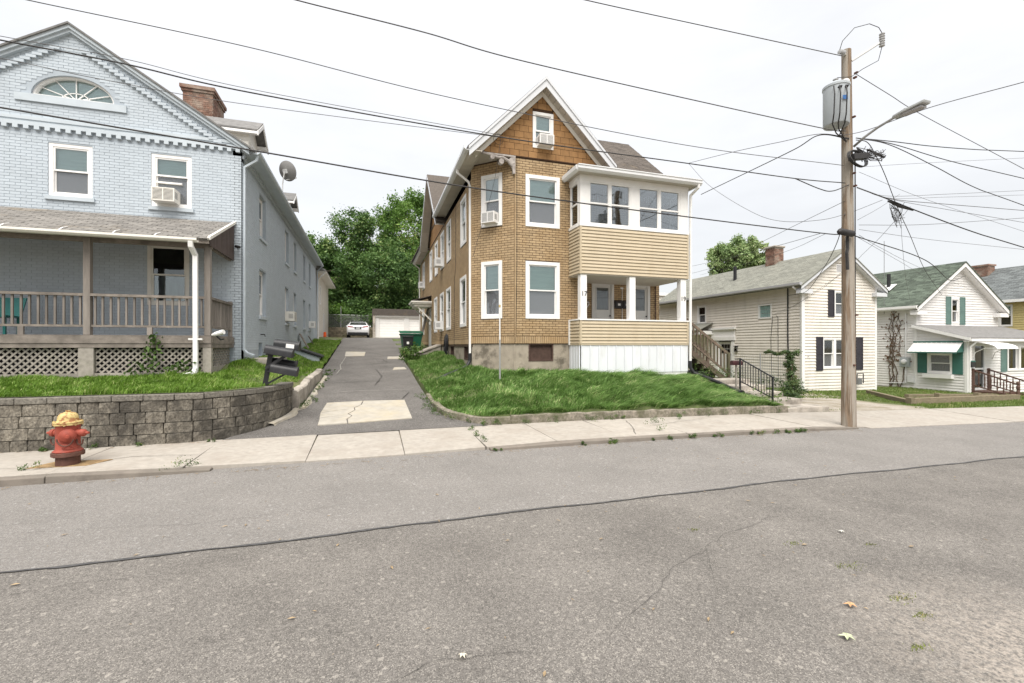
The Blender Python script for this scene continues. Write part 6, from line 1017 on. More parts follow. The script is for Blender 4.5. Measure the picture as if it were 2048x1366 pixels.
for y, zb_, zt, hb, ht, zr, hr in prof:
    ring = [(-hb, zb_), (-hb - .02, zb_ + .2), (-ht, zt - .15), (-ht + .015, zt), (-hr, zr - .04), (-hr + .12, zr), (hr - .12, zr), (hr, zr - .04), (ht - .015, zt), (ht, zt - .15), (hb + .02, zb_ + .2), (hb, zb_)]
    V += [(cxx + a, cy0 + y, zc + b) for a, b in ring]
nr = 12; F_ = [(i * nr + k, i * nr + (k + 1) % nr, (i + 1) * nr + (k + 1) % nr, (i + 1) * nr + k) for i in range(len(prof) - 1) for k in range(nr)] + [tuple(reversed(range(nr))), tuple(range((len(prof) - 1) * nr, len(prof) * nr))]
MB().add(V, F_).build("body", CARW, car, smooth=50)
MB().prism([(cxx - .66, cy0 + .50, zc + 1.075), (cxx + .66, cy0 + .50, zc + 1.075), (cxx + .54, cy0 + 1.25, zc + 1.385), (cxx - .54, cy0 + 1.25, zc + 1.385)], (0, -.012, .012)).build("rear_window", CARG, car)
for s_ in (1, -1):
    MB().prism([(cxx + s_ * .30, cy0 + .035, zc + .86), (cxx + s_ * .80, cy0 + .10, zc + .84), (cxx + s_ * .84, cy0 + .16, zc + .93), (cxx + s_ * .76, cy0 + .09, zc + .97), (cxx + s_ * .40, cy0 + .045, zc + .93)], (0, -.05, 0)).build("tail_lamp", TL, car)
    for y in (.95, 3.75):
        wh = MB().lathe((cxx + s_ * .70, cy0 + y, zc + .32), [(.22, 0), (.32, .02), (.33, .1), (.32, .19), (.21, .2)], 20, (s_, 0, 0)).build("wheel", CBLK, car, smooth=40); MB().lathe((cxx + s_ * .88, cy0 + y, zc + .32), [(.2, 0), (.2, .02), (.05, .025)], 16, (s_, 0, 0)).build("rim", ALU, wh)
    MB().prism([(cxx + s_ * .925, cy0 + 1.2, zc + 1.02), (cxx + s_ * .905, cy0 + 3.2, zc + .99), (cxx + s_ * .66, cy0 + 2.7, zc + 1.33), (cxx + s_ * .68, cy0 + 1.5, zc + 1.36)], (s_ * .01, 0, .01)).build("side_window", CARG, car); MB().box(cxx + s_ * .93 - .04, cy0 + 3.0, zc + 1.0, cxx + s_ * .93 + .1 * s_, cy0 + 3.15, zc + 1.12).build("wing_mirror", CARW, car)
MB().box(cxx - .78, cy0 - .03, zc + .22, cxx + .78, cy0 + .3, zc + .45).build("bumper", CBLK, car, bevel=.03); MB().box(cxx - .26, cy0 - .025, zc + .72, cxx + .26, cy0 + .05, zc + .84).build("plate_recess", CBLK, car); MB().box(cxx - .16, cy0 - .035, zc + .74, cxx + .16, cy0 - .02, zc + .83).build("number_plate", B_WHITE, car); MB().box(cxx - .3, cy0 + .0, zc + .86, cxx + .3, cy0 + .03, zc + .89).build("trim_strip", CBLK, car)
# ---- house on the hill behind the trees
c7 = thing("hill_house", (7.5, 64, 6), "house with white deck and red roof half hidden by trees on the hill", "house"); MB().box(5.0, 62, 5, 12, 70, 10.6).build("wall", DOORW, c7); MB().prism([(4.5, 61.4, 10.5), (12.5, 61.4, 10.5), (8.5, 61.4, 13.4)], (0, 9, 0)).build("roof", M("red_roof", (.26, .085, .05), .85, .2, 5), c7); MB().box(4.8, 60, 7.6, 11, 62, 7.85).build("deck", WHITE, c7)
for i in range(20): MB().box(4.85 + i * .3, 60.0, 7.85, 4.97 + i * .3, 60.05, 8.75).build("deck_baluster", WHITE, c7)
MB().box(4.8, 59.98, 8.75, 11, 60.08, 8.85).build("deck_rail", WHITE, c7)
for x in (5, 7, 9): MB().box(x, 60, 4.5, x + .2, 60.2, 7.6).build("deck_post", DARK, c7)
# ================================================================== TREES
def leaf_mat(name, a, b, c):
    m = grass_mat(name, a, b, c); return m
L_DARK = leaf_mat("dark_leaf", (.05, .105, .03), (.135, .235, .06), (.36, .44, .17)); L_MID = leaf_mat("mid_leaf", (.07, .145, .025), (.17, .30, .055), (.42, .48, .16)); L_PALE = leaf_mat("pale_leaf", (.14, .22, .08), (.32, .42, .18), (.60, .62, .36)); BARK = M("tree_bark", (.075, .058, .045), .95, .3, 9, bump=.8, bs=20)
def leaves(C, R, n, size, flat=1., sh=.30):               # C clump centres (k,3), R radii (k,)
    k = len(C); i = RNG.integers(0, k, n); d = RNG.normal(size=(n, 3)); d /= np.linalg.norm(d, axis=1)[:, None]; rad = R[i] * RNG.uniform(.25, 1, n) ** .5
    P = C[i] + d * rad[:, None] * np.array([1, 1, flat]) + RNG.normal(size=(n, 3)) * (R[i] * .35)[:, None]; nn = d * .8 + RNG.normal(size=(n, 3)) * .6 + np.array([0, 0, .5]); nn /= np.linalg.norm(nn, axis=1)[:, None]
    t = RNG.normal(size=(n, 3)); t -= nn * (t * nn).sum(1)[:, None]; t /= np.linalg.norm(t, axis=1)[:, None]; b = np.cross(nn, t); s = size * RNG.uniform(.55, 1.3, n)[:, None]
    V = np.stack([P - t * s * .6, P + b * s * .34 + nn * s * .1, P + t * s * .6, P - b * s * .34 + nn * s * .1], 1).reshape(-1, 3); F = np.arange(4 * n).reshape(n, 4)
    r = np.clip(sh + RNG.normal(0, .17, n) + .2 * RNG.normal(size=k)[i], 0, 1); return V, F, r
def tree(name, label, loc, ztop, rad, zlow, n, size, mat, clumps=110, trunk=.22, seed=1, squash=1.0, group=None, cr=(.10, .22), sh=.43):
    t = thing(name, loc, label, "tree" if "shrub" not in name else "shrub", group); rg = np.random.default_rng(seed); x, y, z = loc; zc_ = (ztop + zlow) / 2; hz_ = (ztop - zlow) / 2
    d = rg.normal(size=(clumps, 3)); d /= np.linalg.norm(d, axis=1)[:, None]; q = rg.uniform(.45, 1, clumps) ** .6; lob = 1 + .22 * np.sin(3 * np.arctan2(d[:, 1], d[:, 0]) + seed) + .12 * np.sin(5 * d[:, 2] + seed * 2)
    C = np.stack([x + d[:, 0] * q * lob * rad, y + d[:, 1] * q * lob * rad * squash, zc_ + d[:, 2] * q * hz_ * .95], 1); R = rad * rg.uniform(cr[0], cr[1], clumps)
    V, F, r = leaves(C, R, n, size, .75, sh); o = np_mesh("crown", V - np.array(loc)[None], F, mat, None, t, r)
    m = MB(); base = Vector(loc) - Vector((0, 0, .3)); topz = Vector((x, y, zc_ + hz_ * .45)); P = [base.lerp(topz, k / 6) + Vector((rg.normal() * .1, rg.normal() * .1, 0)) * (k > 0) for k in range(7)]; m.tube(P, [trunk * (1 - .75 * k / 6) for k in range(7)], 9)
    for j in rg.choice(clumps, min(16, clumps), replace=False):
        k = rg.integers(2, 6); e_ = Vector(C[j]); s_ = P[k]; m.tube([s_, s_.lerp(e_, .5) + Vector((0, 0, -.15)), e_], [trunk * .32, trunk * .2, trunk * .06], 6)
    m.build("trunk", BARK, t, smooth=True); return t
G = "trees behind the driveway"
tree("broadleaf_tree", "rounded dark green tree just right of the blue house's far end", (-5.2, 49, 3.8), 12.9, 3.9, 4.0, 32000, .21, L_DARK, 162, .25, 3, group=G)
tree("broadleaf_tree", "tall bushy tree above the white car, olive at its crown", (.2, 50, 4.0), 16.6, 4.2, 4.2, 36000, .21, L_DARK, 175, .28, 5, group=G)
tree("broadleaf_tree", "tallest bright green tree behind the garage, against the tan house", (4.9, 51, 4.2), 18.8, 4.3, 6.5, 32000, .21, L_MID, 148, .25, 8, group=G)
tree("broadleaf_tree", "broad dark tree standing over the garage roof", (2.2, 47.5, 3.5), 12.6, 4.0, 4.4, 28000, .20, L_DARK, 148, .2, 13, group=G)
tree("broadleaf_tree", "yellowish tree far behind, between the two back tree crowns", (-3.4, 56, 5.5), 13.2, 3.4, 7, 14000, .23, L_MID, 94, .2, 21, group=G)
tree("broadleaf_tree", "dark tree behind the cream rear house", (-9.5, 52, 4.2), 12.5, 4.5, 4.5, 14000, .24, L_DARK, 121, .25, 23, group=G)
GS_ = "shrubs above the stone wall"
for i, (x, y, h, r_, lab, mt) in enumerate(((-4.6, 47.2, 6.4, 1.7, "dark shrub behind the board fence", L_DARK), (-2.6, 46.8, 5.8, 1.6, "shrub directly behind the chain-link fence post", L_MID), (-.5, 46.9, 6.3, 1.8, "shrub rising behind the white car", L_DARK), (1.3, 46.6, 6.6, 1.8, "dense shrub against the garage's left corner", L_DARK), (3.6, 47.0, 7.2, 2.0, "shrub spilling over the middle of the garage roof", L_DARK), (5.6, 47.2, 6.6, 1.7, "shrub over the right end of the garage roof", L_MID))):
    tree("wild_shrub", lab, (x, y, 3.0), h, r_, 3.2, 12000, .18, mt, 55, .08, 40 + i, group=GS_, cr=(.25, .45))
tree("maple_tree", "pale green maple crown rising behind the cream cottage's roof", (38.6, 40, .5), 14.0, 2.6, 7.0, 28000, .24, L_PALE, 190, .25, 31, cr=(.11, .2), sh=.6)
# ================================================================== STREET FURNITURE
RED = M("faded_hydrant_red", (.30, .06, .038), .6, .22, 14, bump=.2, bs=60, dirt=(.20, .05, .035), ds=5, dlo=.5, dhi=.7, damt=.6); YELP = M("chipped_hydrant_yellow", (.52, .40, .17), .6, .12, 9, bump=.2, bs=60, dirt=(.26, .09, .035), ds=16, dlo=.50, dhi=.58, damt=.85); RB = M("rusty_brown_iron", (.105, .048, .035), .75, .3, 12, bump=.3, bs=60)
hx, hy, hz0 = -4.27, 8.5, .10; hy_t = thing("fire_hydrant", (hx, hy, hz0), "red fire hydrant with chipped yellow bonnet on the sidewalk", "hydrant")
def L(prof, n=24, c=(hx, hy, hz0), ax=(0, 0, 1)): return MB().lathe(c, prof, n, ax)
L([(.14, -.03), (.14, .14), (.138, .155)]).build("base", RB, hy_t, smooth=40); L([(.15, .15), (.19, .155), (.19, .205), (.182, .21), (.15, .215)]).build("flange", RB, hy_t, smooth=35)
L([(.17, .212), (.175, .225), (.152, .245), (.140, .26), (.140, .56), (.146, .60), (.148, .612)]).build("barrel", RED, hy_t, smooth=40)
L([(.148, .612), (.172, .614), (.172, .632), (.164, .635), (.164, .641), (.172, .644), (.170, .658), (.132, .664), (.122, .68), (.119, .715), (.110, .752), (.086, .782), (.046, .796), (.030, .80), (.030, .822), (.0, .822)]).build("bonnet", YELP, hy_t, smooth=35)
for a in range(8): a_ = a * math.pi / 4 + .2; MB().lathe((hx + .159 * math.cos(a_), hy + .159 * math.sin(a_), hz0 + .603), [(.012, 0), (.012, .068)], 6).build("bolt", YELP, hy_t); MB().lathe((hx + .166 * math.cos(a_), hy + .166 * math.sin(a_), hz0 + .145), [(.016, 0), (.016, .078)], 6).build("bolt", RB, hy_t)
sx_ = Vector((.96, -.28, 0)); zn = hz0 + .487
for s_ in (1, -1):
    nz_ = MB().lathe(Vector((hx, hy, zn)) + sx_ * s_ * .11, [(.058, 0), (.050, .06), (.047, .075), (.057, .078), (.057, .115), (.052, .13), (.034, .15), (.022, .154), (.018, .192), (.0, .195)], 18, sx_ * s_).build("nozzle", RED, hy_t, smooth=35)
    c = Vector((hx, hy, zn)) + sx_ * s_ * .19; m = MB(); P = [c + Vector((0, -.03, -.06)) + sx_ * s_ * .045 * math.cos(a) + Vector((0, 0, -.055 + -.06 * math.sin(a))) for a in np.linspace(-.4, math.pi + .4, 11)]
    for i in range(10): m.tube([P[i], P[i + 1]], .009 if i % 2 else .012, 6)
    m.build("chain", RB, hy_t)
fw = Vector((.42, -.9, 0)).normalized(); c = Vector((hx, hy, hz0 + .458)); MB().lathe(c + fw * .10, [(.102, 0), (.102, .05), (.094, .056), (.086, .058), (.086, .07), (.05, .09), (.026, .094), (.024, .135), (.0, .137)], 24, fw).build("pumper_cap", RED, hy_t, smooth=35)
m = MB(); P = [c + fw * .2 + Vector((-.10 * math.cos(a) - .03, 0, -.02 - .12 * math.sin(a))) for a in np.linspace(.1, math.pi - .2, 10)]; m.tube(P, .010, 6).build("chain", RB, hy_t)
m = MB(); b_ = c + fw * .146 + Vector((0, 0, -.175)); sd_ = Vector((-fw.y, fw.x, 0)); m.tube([b_ + sd_ * .06 * math.cos(a) + Vector((0, 0, .026 * math.sin(a))) for a in np.linspace(0, 2 * math.pi, 17)], .004, 5).build("cast_mark", RED, hy_t)
MB().prism([(hx - .45, hy - .13, hz0 + .012), (hx + .30, hy - .18, hz0 + .012), (hx + .50, hy + .12, hz0 + .02), (hx - .25, hy + .22, hz0 + .02)], (0, 0, .006)).build("rust_collar", M("rust_stained_grit", (.27, .18, .09), .9, .4, 12), hy_t)
# mailboxes on a leaning post
mp = thing("mailbox_post", (-2.13, 11.08, 1.0), "leaning black post carrying four black mailboxes at the driveway corner", "mailbox"); axm = Vector((.965, -.10, -.19)).normalized()
MB().bar((-2.15, 11.1, .92), (-2.02, 11.12, 1.74), .10, .10).build("post", BLK, mp, bevel=.005)
for dy in (-.02, .14): MB().bar((-2.13, 11.06 + dy, 1.03), (-1.66, 11.06 + dy, 1.30), .035, .035).build("brace", BLK, mp)
MB().bar((-2.1, 10.98, 1.40), (-1.68, 10.98, 1.68), .03, .06).build("brace", BLK, mp)
for (p, q) in (((-2.12, 11.1, 1.70), (-1.55, 11.2, 1.66)), ((-2.1, 11.12, 1.33), (-1.5, 11.2, 1.26))): MB().bar(p, q, .30, .025).build("shelf", BLK, mp)
def mailbox(c, ax, L_, r, white=False):
    c = Vector(c); ax = Vector(ax).normalized(); up = Vector((0, 0, 1)); sd1 = ax.cross(up).normalized(); u2 = sd1.cross(ax).normalized(); n = 12
    pr_ = [(-r, -r * .95)] + [(-r * math.cos(a), r * math.sin(a) * .95 + r * .05) for a in np.linspace(0, math.pi, n)] + [(r, -r * .95)]; a0 = c - ax * L_ / 2
    b = MB().prism([a0 + sd1 * x + u2 * y for x, y in pr_], ax * L_).build("mailbox", BLK, mp, smooth=30)
    MB().prism([a0 + ax * (L_ - .005) + sd1 * x * 1.05 + u2 * y * 1.05 for x, y in pr_], ax * .03).build("door", BLK, b); MB().bar(c + ax * L_ * .5 + u2 * r * .95 + ax * .02, c + ax * L_ * .5 + u2 * r * 1.25 + ax * .03, .03, .012).build("latch", BLK, b)
    if white: MB().prism([c + ax * (L_ * .02) - sd1 * -(r * 1.005) * 1 + u2 * y + ax * x for x, y in ((0, -.06), (.17, -.06), (.17, .03), (0, .03))], sd1 * .004).build("white_patch", WHITE, b)
mailbox((-1.84, 10.98, 1.765), axm, .54, .095); mailbox((-1.73, 11.30, 1.90), (.97, -.1, -.12), .50, .105, True); mailbox((-1.79, 11.28, 1.50), axm, .50, .085); mailbox((-1.74, 10.99, 1.36), axm, .52, .10)
# bare sign post
sp_ = thing("sign_post", (3.52, 12.2, .9), "bare pale metal sign post standing in the lawn", "post"); MB().tube([(3.52, 12.2, .7), (3.52, 12.2, 2.05)], .026, 8).build("sleeve", GALV, sp_); MB().tube([(3.52, 12.2, 2.05), (3.51, 12.2, 3.56)], .02, 8).build("tube", ALU, sp_); MB().tube([(3.515, 12.2, 2.95), (3.515, 12.2, 3.02)], .027, 8).build("clamp", YELP, sp_)
for z in (1.75, 1.83): MB().tube([(3.52, 12.2, z), (3.52, 12.2, z + .03)], .032, 8).build("clamp", GALV, sp_)
# kerb of the right-hand lawn
LKERB = M("mossy_kerb_concrete", (.24, .21, .17), .92, .4, 18, bump=.6, bs=50, rnd=.08, dirt=(.085, .085, .045), ds=3.2, dlo=.42, dhi=.62, damt=.75)
lk = thing("lawn_kerb", (6, 9.9, .1), "low weathered concrete kerb holding the sloping lawn", "kerb")
def kerb_run(pts, h):
    m = MB(); rows = []
    for i, (x, y) in enumerate(pts):
        a = Vector((*pts[max(i - 1, 0)], 0)); b = Vector((*pts[min(i + 1, len(pts) - 1)], 0)); t = (b - a).normalized(); nn = Vector((t.y, -t.x, 0)); z0 = float(sz(x)) - .05; zt = float(sz(x)) + .115 + h + random.uniform(-.015, .015); zt = max(zt, float(drv(y)) + h - .02) if x < 2.4 else zt; p = Vector((x, y, 0)); j = random.uniform(-.012, .012)
        rows.append([p + nn * (.02 + j) + Vector((0, 0, z0)), p + nn * (.015 + j) + Vector((0, 0, zt - .02)), p - nn * .01 + Vector((0, 0, zt)), p - nn * .13 + Vector((0, 0, zt - .005)), p - nn * .14 + Vector((0, 0, z0))])
    for i in range(len(rows) - 1): m.add(rows[i] + rows[i + 1], [(k, k + 1, k + 6, k + 5) for k in range(4)])
    m.add(rows[0], [(4, 3, 2, 1, 0)]); m.add(rows[-1], [(0, 1, 2, 3, 4)]); m.build("kerb_block", LKERB, lk)
kerb_run([(float(xl(y)) - .02, y) for y in np.linspace(13.4, 11.85, 10)], .08); kerb_run([(float(xl(y)) - .02, y) for y in np.linspace(11.84, 10.25, 10)] + [(2.35, 10.02), (2.65, 9.9), (3.1, 9.87)], .16)
for a, b in ((3.11, 5.88), (5.89, 8.5), (8.51, 11.28)): kerb_run([(x, 9.87) for x in np.linspace(a, b, 14)], .19)
# concrete steps and iron railing
cs = thing("concrete_steps", (11.7, 11, 0), "concrete garden steps climbing from the sidewalk to the tan house's stair", "steps")
for i in range(5): y = 9.86 + i * .62; z = .07 + i * .155; MB().box(11.3 - .03 * i, y, -.3, 12.6 - .04 * i, y + .68, z + .05).build("step", OLDCONC, cs, bevel=.02)
MB().box(11.0, 12.9, -.2, 12.9, 13.45, .60).box(12.63, 9.9, -.3, 12.9, 10.6, .09).build("walk", OLDCONC, cs)
ir = thing("iron_railing", (11.2, 10.9, .3), "black iron handrail beside the concrete garden steps", "railing")
for y, z0, z1 in ((10.29, .15, .96), (11.5, .45, 1.46)): MB().box(11.18, y - .02, z0, 11.22, y + .02, z1).build("post", BLK, ir)
MB().bar((11.2, 10.25, .95), (11.2, 11.5, 1.47), .035, .03).bar((11.2, 11.48, 1.47), (11.2, 11.72, 1.45), .035, .03).build("handrail", BLK, ir); MB().bar((11.2, 10.29, .36), (11.2, 11.5, .76), .03, .025).build("rail", BLK, ir)
for i in range(11): y = 10.39 + i * .1; z = .36 + (y - 10.29) * .33; MB().box(11.192, y - .008, z, 11.208, y + .008, .96 + (y - 10.27) * .42).build("baluster", BLK, ir)
mb2 = thing("railing_mailbox", (11.2, 11.72, 1.2), "small dark red mailbox at the top of the iron railing", "mailbox"); MB().prism([(11.02 + .16 * 0, 11.66 + .07 * math.cos(a), 1.34 + .07 * math.sin(a)) for a in np.linspace(0, math.pi, 8)] + [(11.02, 11.59, 1.26), (11.02, 11.73, 1.26)], (.36, 0, 0)).build("case", M("dark_red_paint", (.06, .02, .022), .5, .2), mb2); MB().box(11.18, 11.64, .5, 11.22, 11.68, 1.27).build("post", LATT, mb2)
wf = thing("wire_fence", (14, 12.9, .5), "thin welded wire garden fence before the cream cottage's side wall", "fence"); m = MB(); A, B = Vector((12.5, 13.25, 0)), Vector((14.5, 12.6, 0))
for i in range(27): p = A.lerp(B, i / 26); m.tube([p + Vector((0, 0, .2)), p + Vector((0, 0, 1.52 + .03 * math.sin(i * .5)))], .004, 4)
for k in range(12): m.tube([A.lerp(B, i / 8) + Vector((0, 0, .3 + k * .11 + .02 * math.sin(i * .9))) for i in range(9)], .004, 4)
m.build("mesh", GALV, wf)
for f_ in (0, .5, 1): p = A.lerp(B, f_); MB().tube([p + Vector((0, 0, .1)), p + Vector((0, 0, 1.6))], .02, 6).build("post", GALV, wf)
vs_ = thing("climbing_vine", (14.9, 12.3, -.1), "leafy reddish green vine bush climbing the wire fence end", "shrub"); rg = np.random.default_rng(9)
C = [(14.15 + rg.normal() * .24, 12.25 + rg.normal() * .2, .1 + rg.uniform(0, .5)) for _ in range(24)] + [(14.42 + rg.normal() * .08, 12.45 + rg.normal() * .06, .5 + .055 * i) for i in range(22)] + [(14.4 - i * .09, 12.5 + i * .03, 1.62 + .04 * math.sin(i)) for i in range(10)]; C = np.array(C)
V, F, r_ = leaves(C, np.array([.15] * 24 + [.09] * 22 + [.05] * 10), 4200, .065, .8, .42); np_mesh("foliage", V - np.array([[14.9, 12.3, -.1]]), F, leaf_mat("vine_leaf", (.06, .10, .04), (.14, .20, .075), (.34, .24, .10)), None, vs_, r_)
MB().tube([(14.2, 12.3, -.1), (14.35, 12.4, .6), (14.45, 12.45, 1.2), (14.35, 12.5, 1.6), (13.6, 12.75, 1.66)], .018, 6).build("stem", VM, vs_)
# ================================================================== UTILITY POLE
PW = M("pole_wood", (.20, .145, .10), .9, .55, 48, bump=.8, bs=60, stretch=(1, 1, .05), dirt=(.33, .295, .25), ds=9, dlo=.46, dhi=.54, damt=.9); PX, PY = 11.1, 8.05
up = thing("utility_pole", (PX, PY, -.1), "tall weathered wooden utility pole at the kerb carrying wires", "utility pole")
MB().tube([(PX + .03, PY, -.4), (PX + .02, PY, 2), (PX, PY, 4.5), (PX - .03, PY, 7), (PX - .05, PY, 9.03)], [.158, .140, .126, .112, .10], 20).build("pole", PW, up, smooth=40)
POR = M("porcelain_grey", (.46, .46, .46), .3, .05); CAB = M("cable_black", (.032, .030, .030), .6, .2); WGREY = M("wire_grey", (.085, .08, .08), .6, .2)
def ins(c, ax, n=5, r=.055, l=.045): return MB().lathe(c, [q for i in range(n) for q in ((r * .45, i * l), (r, i * l + l * .25), (r, i * l + l * .45), (r * .45, i * l + l * .7))], 12, ax)
ins((10.72, 7.98, 8.90), (1, -.02, 0), 4).build("insulator", POR, up, smooth=40); MB().bar((PX - .12, PY - .02, 8.9), (10.9, 7.99, 8.9), .05, .05).build("bracket", ALU, up)
MB().bar((PX + .02, PY - .08, 8.75), (PX + .40, PY - .45, 9.02), .045, .045).build("bracket", ALU, up); ins((PX + .44, PY - .48, 8.92), (0, 0, 1), 6, .06, .055).build("insulator", POR, up, smooth=40)
m = MB(); m.tube([(10.73, 7.98, 8.92), (10.72, 7.9, 9.1), (10.9, 7.75, 9.35), (11.2, 7.62, 9.42), (11.45, 7.58, 9.36), (11.54, 7.57, 9.24)], .008, 5); m.tube([(11.54, 7.57, 8.92), (11.5, 7.62, 8.62), (11.25, 7.8, 8.48), (11.0, 7.9, 8.3), (10.55, 7.9, 8.2)], .008, 5); m.build("jumper", CAB, up)
TRM = M("transformer_grey", (.41, .44, .46), .42, .05, 2); tr = MB().lathe((10.45, 7.85, 7.02), [(.25, 0), (.262, .02), (.262, .86), (.276, .87), (.276, .92), (.262, .93), (.18, .985), (.05, 1.0)], 28).build("transformer", TRM, up, smooth=35)
MB().bar((10.62, 7.92, 7.75), (PX - .03, PY, 7.75), .1, .08).build("mount", TRM, tr); MB().bar((10.62, 7.92, 7.2), (PX - .03, PY, 7.2), .1, .08).build("mount", TRM, tr)
for (x, y) in ((10.30, 7.67), (10.42, 7.61)): MB().lathe((x, y, 7.80), [(.045, 0), (.035, .03), (.02, .07)], 8, (-.1, -1, .1)).build("bushing", BLK, tr)
ins((10.5, 7.9, 7.98), (0, 0, 1), 4, .06, .05).build("bushing", POR, tr, smooth=40); MB().lathe((10.82, 7.9, 7.86), [(.085, 0), (.085, .3), (.06, .34)], 12).build("arrester", ALU, tr)
MB().prism([(10.31, 7.583, 7.50), (10.43, 7.56, 7.50), (10.41, 7.56, 7.60), (10.29, 7.583, 7.58)], (0, -.004, 0)).build("maker_mark", M("mark_blue", (.05, .16, .42), .5), tr)
m = MB()
for (x, y), e_ in (((10.29, 7.65), (10.4, 7.75, 6.9)), ((10.41, 7.59), (10.6, 7.88, 6.85)), ((10.19, 7.71), (10.35, 7.77, 6.80))): m.tube([(x, y, 7.84), (x - .1, y - .1, 7.6), (x - .1, y - .08, 7.15), (x, y + .03, 6.98), e_, (10.95, 7.98, 6.78)], .014, 5)
m.build("lead_wire", CAB, tr)
# street lamp
sl_ = MB().tube([(PX + .12, PY - .05, 6.70), (PX + .2, PY - .25, 6.86), (PX + .26, PY - .5, 6.98), (PX + .3, PY - .8, 7.06), (PX + .31, PY - .88, 7.07)], .03, 8).build("lamp_arm", GALV, up, smooth=True)
MB().prism([(PX + .22, PY - .82, 7.04), (PX + .40, PY - .82, 7.04), (PX + .45, PY - 1.05, 7.05), (PX + .42, PY - 1.46, 7.08), (PX + .18, PY - 1.46, 7.08), (PX + .17, PY - 1.05, 7.05)], (0, -.02, .06)).build("lamp_head", M("lamp_grey", (.44, .45, .45), .4, .05), sl_, bevel=.015)
MB().box(PX + .22, PY - 1.40, 7.02, PX + .40, PY - 1.0, 7.055).build("lens", B_GREY, sl_); MB().lathe((PX + .31, PY - 1.05, 7.10), [(.04, 0), (.04, .06)], 10).build("photocell", BLK, sl_)
# splice case, strand boxes, ground line
sp2 = MB().tube([(PX - .62, PY - .22, 4.55), (PX - .55, PY - .22, 4.56), (PX - .12, PY - .2, 4.54), (PX - .05, PY - .2, 4.54)], [.03, .075, .075, .03], 12).build("splice_case", CAB, up, smooth=40)
MB().bar((PX - .22, PY - .24, 6.33), (PX + .22, PY - .26, 6.40), .16, .13).build("cable_box", CAB, up)
for k in range(3): MB().tube([(PX + .27 * math.cos(a), PY - .2 - .03 * k + .08 * math.sin(a), 6.33 + .22 * math.sin(a)) for a in np.linspace(0, 2 * math.pi, 21)], .012, 6).build("cable_loop", CAB, up)
m = MB().tube([(PX + .16, PY - .06, 6.6), (PX + .165, PY - .06, 3), (PX + .19, PY - .06, 0)], .014, 5).build("ground_wire", CAB, up); MB().tube([(PX - .16, PY - .1, 4.5), (PX - .17, PY - .12, 4.2), (PX - .2, PY - .12, 4.1), (PX - .17, PY - .12, 3.7)], .035, 7).build("riser", CAB, up)
for i in range(7): a = -2.2 + i * .2; z = (7.35, 8.3, 8.42, 6.0, 5.7, 2.6, 1.4)[i]; MB().box(PX - .02 + (i % 3) * .04, PY - .175, z, PX + .03 + (i % 3) * .04, PY - .10, z + .035).build("bolt", RB, up)
m = MB(); rr = random.Random(2)
for i in range(22):
    z = 6.62 + rr.uniform(-.12, .12); x = PX + .2 + rr.uniform(0, .75); m.tube([(PX + .12, PY - .12, 6.66), ((PX + x) / 2, PY - .2, z - .12 - rr.uniform(0, .12)), (x, PY - .1 - rr.uniform(0, .2), z - rr.uniform(0, .2)), (x + rr.uniform(.05, .3), PY - .1, z + .02)], .008, 4)
for i in range(6): c = Vector((PX + .45 + .1 * i, PY - .15, 6.62 - .02 * i)); m.tube([c, c + Vector((.08, 0, .01))], .028, 6)
m.build("service_taps", CAB, up)
# ------------------------------------------------------------------ overhead wires
def at(px, py, Y):
    u = (px - 1024) / 910; v = (690 - py) / 910; a, b = math.sin(TH) + u * math.cos(TH), math.cos(TH) - u * math.sin(TH); d_ = Y / b; return Vector((a * d_, Y, 1.9 + v * d_))
def cat(P, n=14):
    P = [P[0] * 2 - P[1]] + P + [P[-1] * 2 - P[-2]]; R = []
    for i in range(1, len(P) - 2):
        for k in range(n):
            t = k / n; a, b, c, d_ = P[i - 1], P[i], P[i + 1], P[i + 2]; R.append(.5 * ((2 * b) + (c - a) * t + (2 * a - 5 * b + 4 * c - d_) * t * t + (3 * b - a - 3 * c + d_) * t ** 3))
    return R + [P[-2]]
WG = "overhead wires on the pole"
def wire(P, r, label, mat=None):
    P = cat([Vector(p) for p in P]); o = MB().tube(P, r * .8, 5).build("overhead_wire", mat or WGREY, smooth=True); return top(o, label, "wire", WG)
Yw = 7.95
def run(pts, r, label, Y=Yw, mat=None, ext=None):
    P = [at(*p, Y) for p in pts]
    if ext: P = [P[0] + (P[0] - P[1]).normalized() * ext] + P if ext > 0 else P + [P[-1] + (P[-1] - P[-2]).normalized() * -ext]
    return wire(P, r, label, mat)
run([(1000, -42), (1180, 2), (1400, 50), (1662, 107), (1680, 111)], .012, "topmost wire leaving the picture's top towards the pole top", 7.98, ext=10)
run([(450, -40), (600, 2), (850, 65), (1030, 118), (1400, 203), (1648, 257), (1692, 262)], .013, "twisted wire from the top edge down to the transformer", 7.8, ext=8)
run([(-120, -40), (55, 0), (500, 95), (900, 195), (1370, 290), (1688, 331)], .009, "long wire from the top left corner past the tan gable to the pole", ext=6)
run([(-120, 55), (0, 80), (250, 128), (500, 185), (1000, 274), (1370, 326), (1590, 357), (1690, 366)], .014, "thick double cable across the blue gable and tan roof", 7.9, CAB, 5); run([(0, 72), (250, 118), (500, 178), (1000, 270)], .006, "thin strand riding above the thick double cable", 7.92, ext=5)
run([(0, 116), (200, 158), (480, 207), (940, 267), (1010, 275)], .006, "thin wire crossing the blue house's fan window", 7.93, ext=5)
run([(-120, 196), (0, 215), (500, 300), (960, 378), (1400, 437), (1640, 466), (1678, 469)], .016, "lowest thick cable across both houses to the splice case", 7.84, CAB, 5)
wire([at(1590, 357, 7.9), at(1640, 378, 7.8), at(1665, 382, 7.8), (PX - .1, PY - .1, 5.74)], .014, "short slack cable loop left of the pole", CAB)
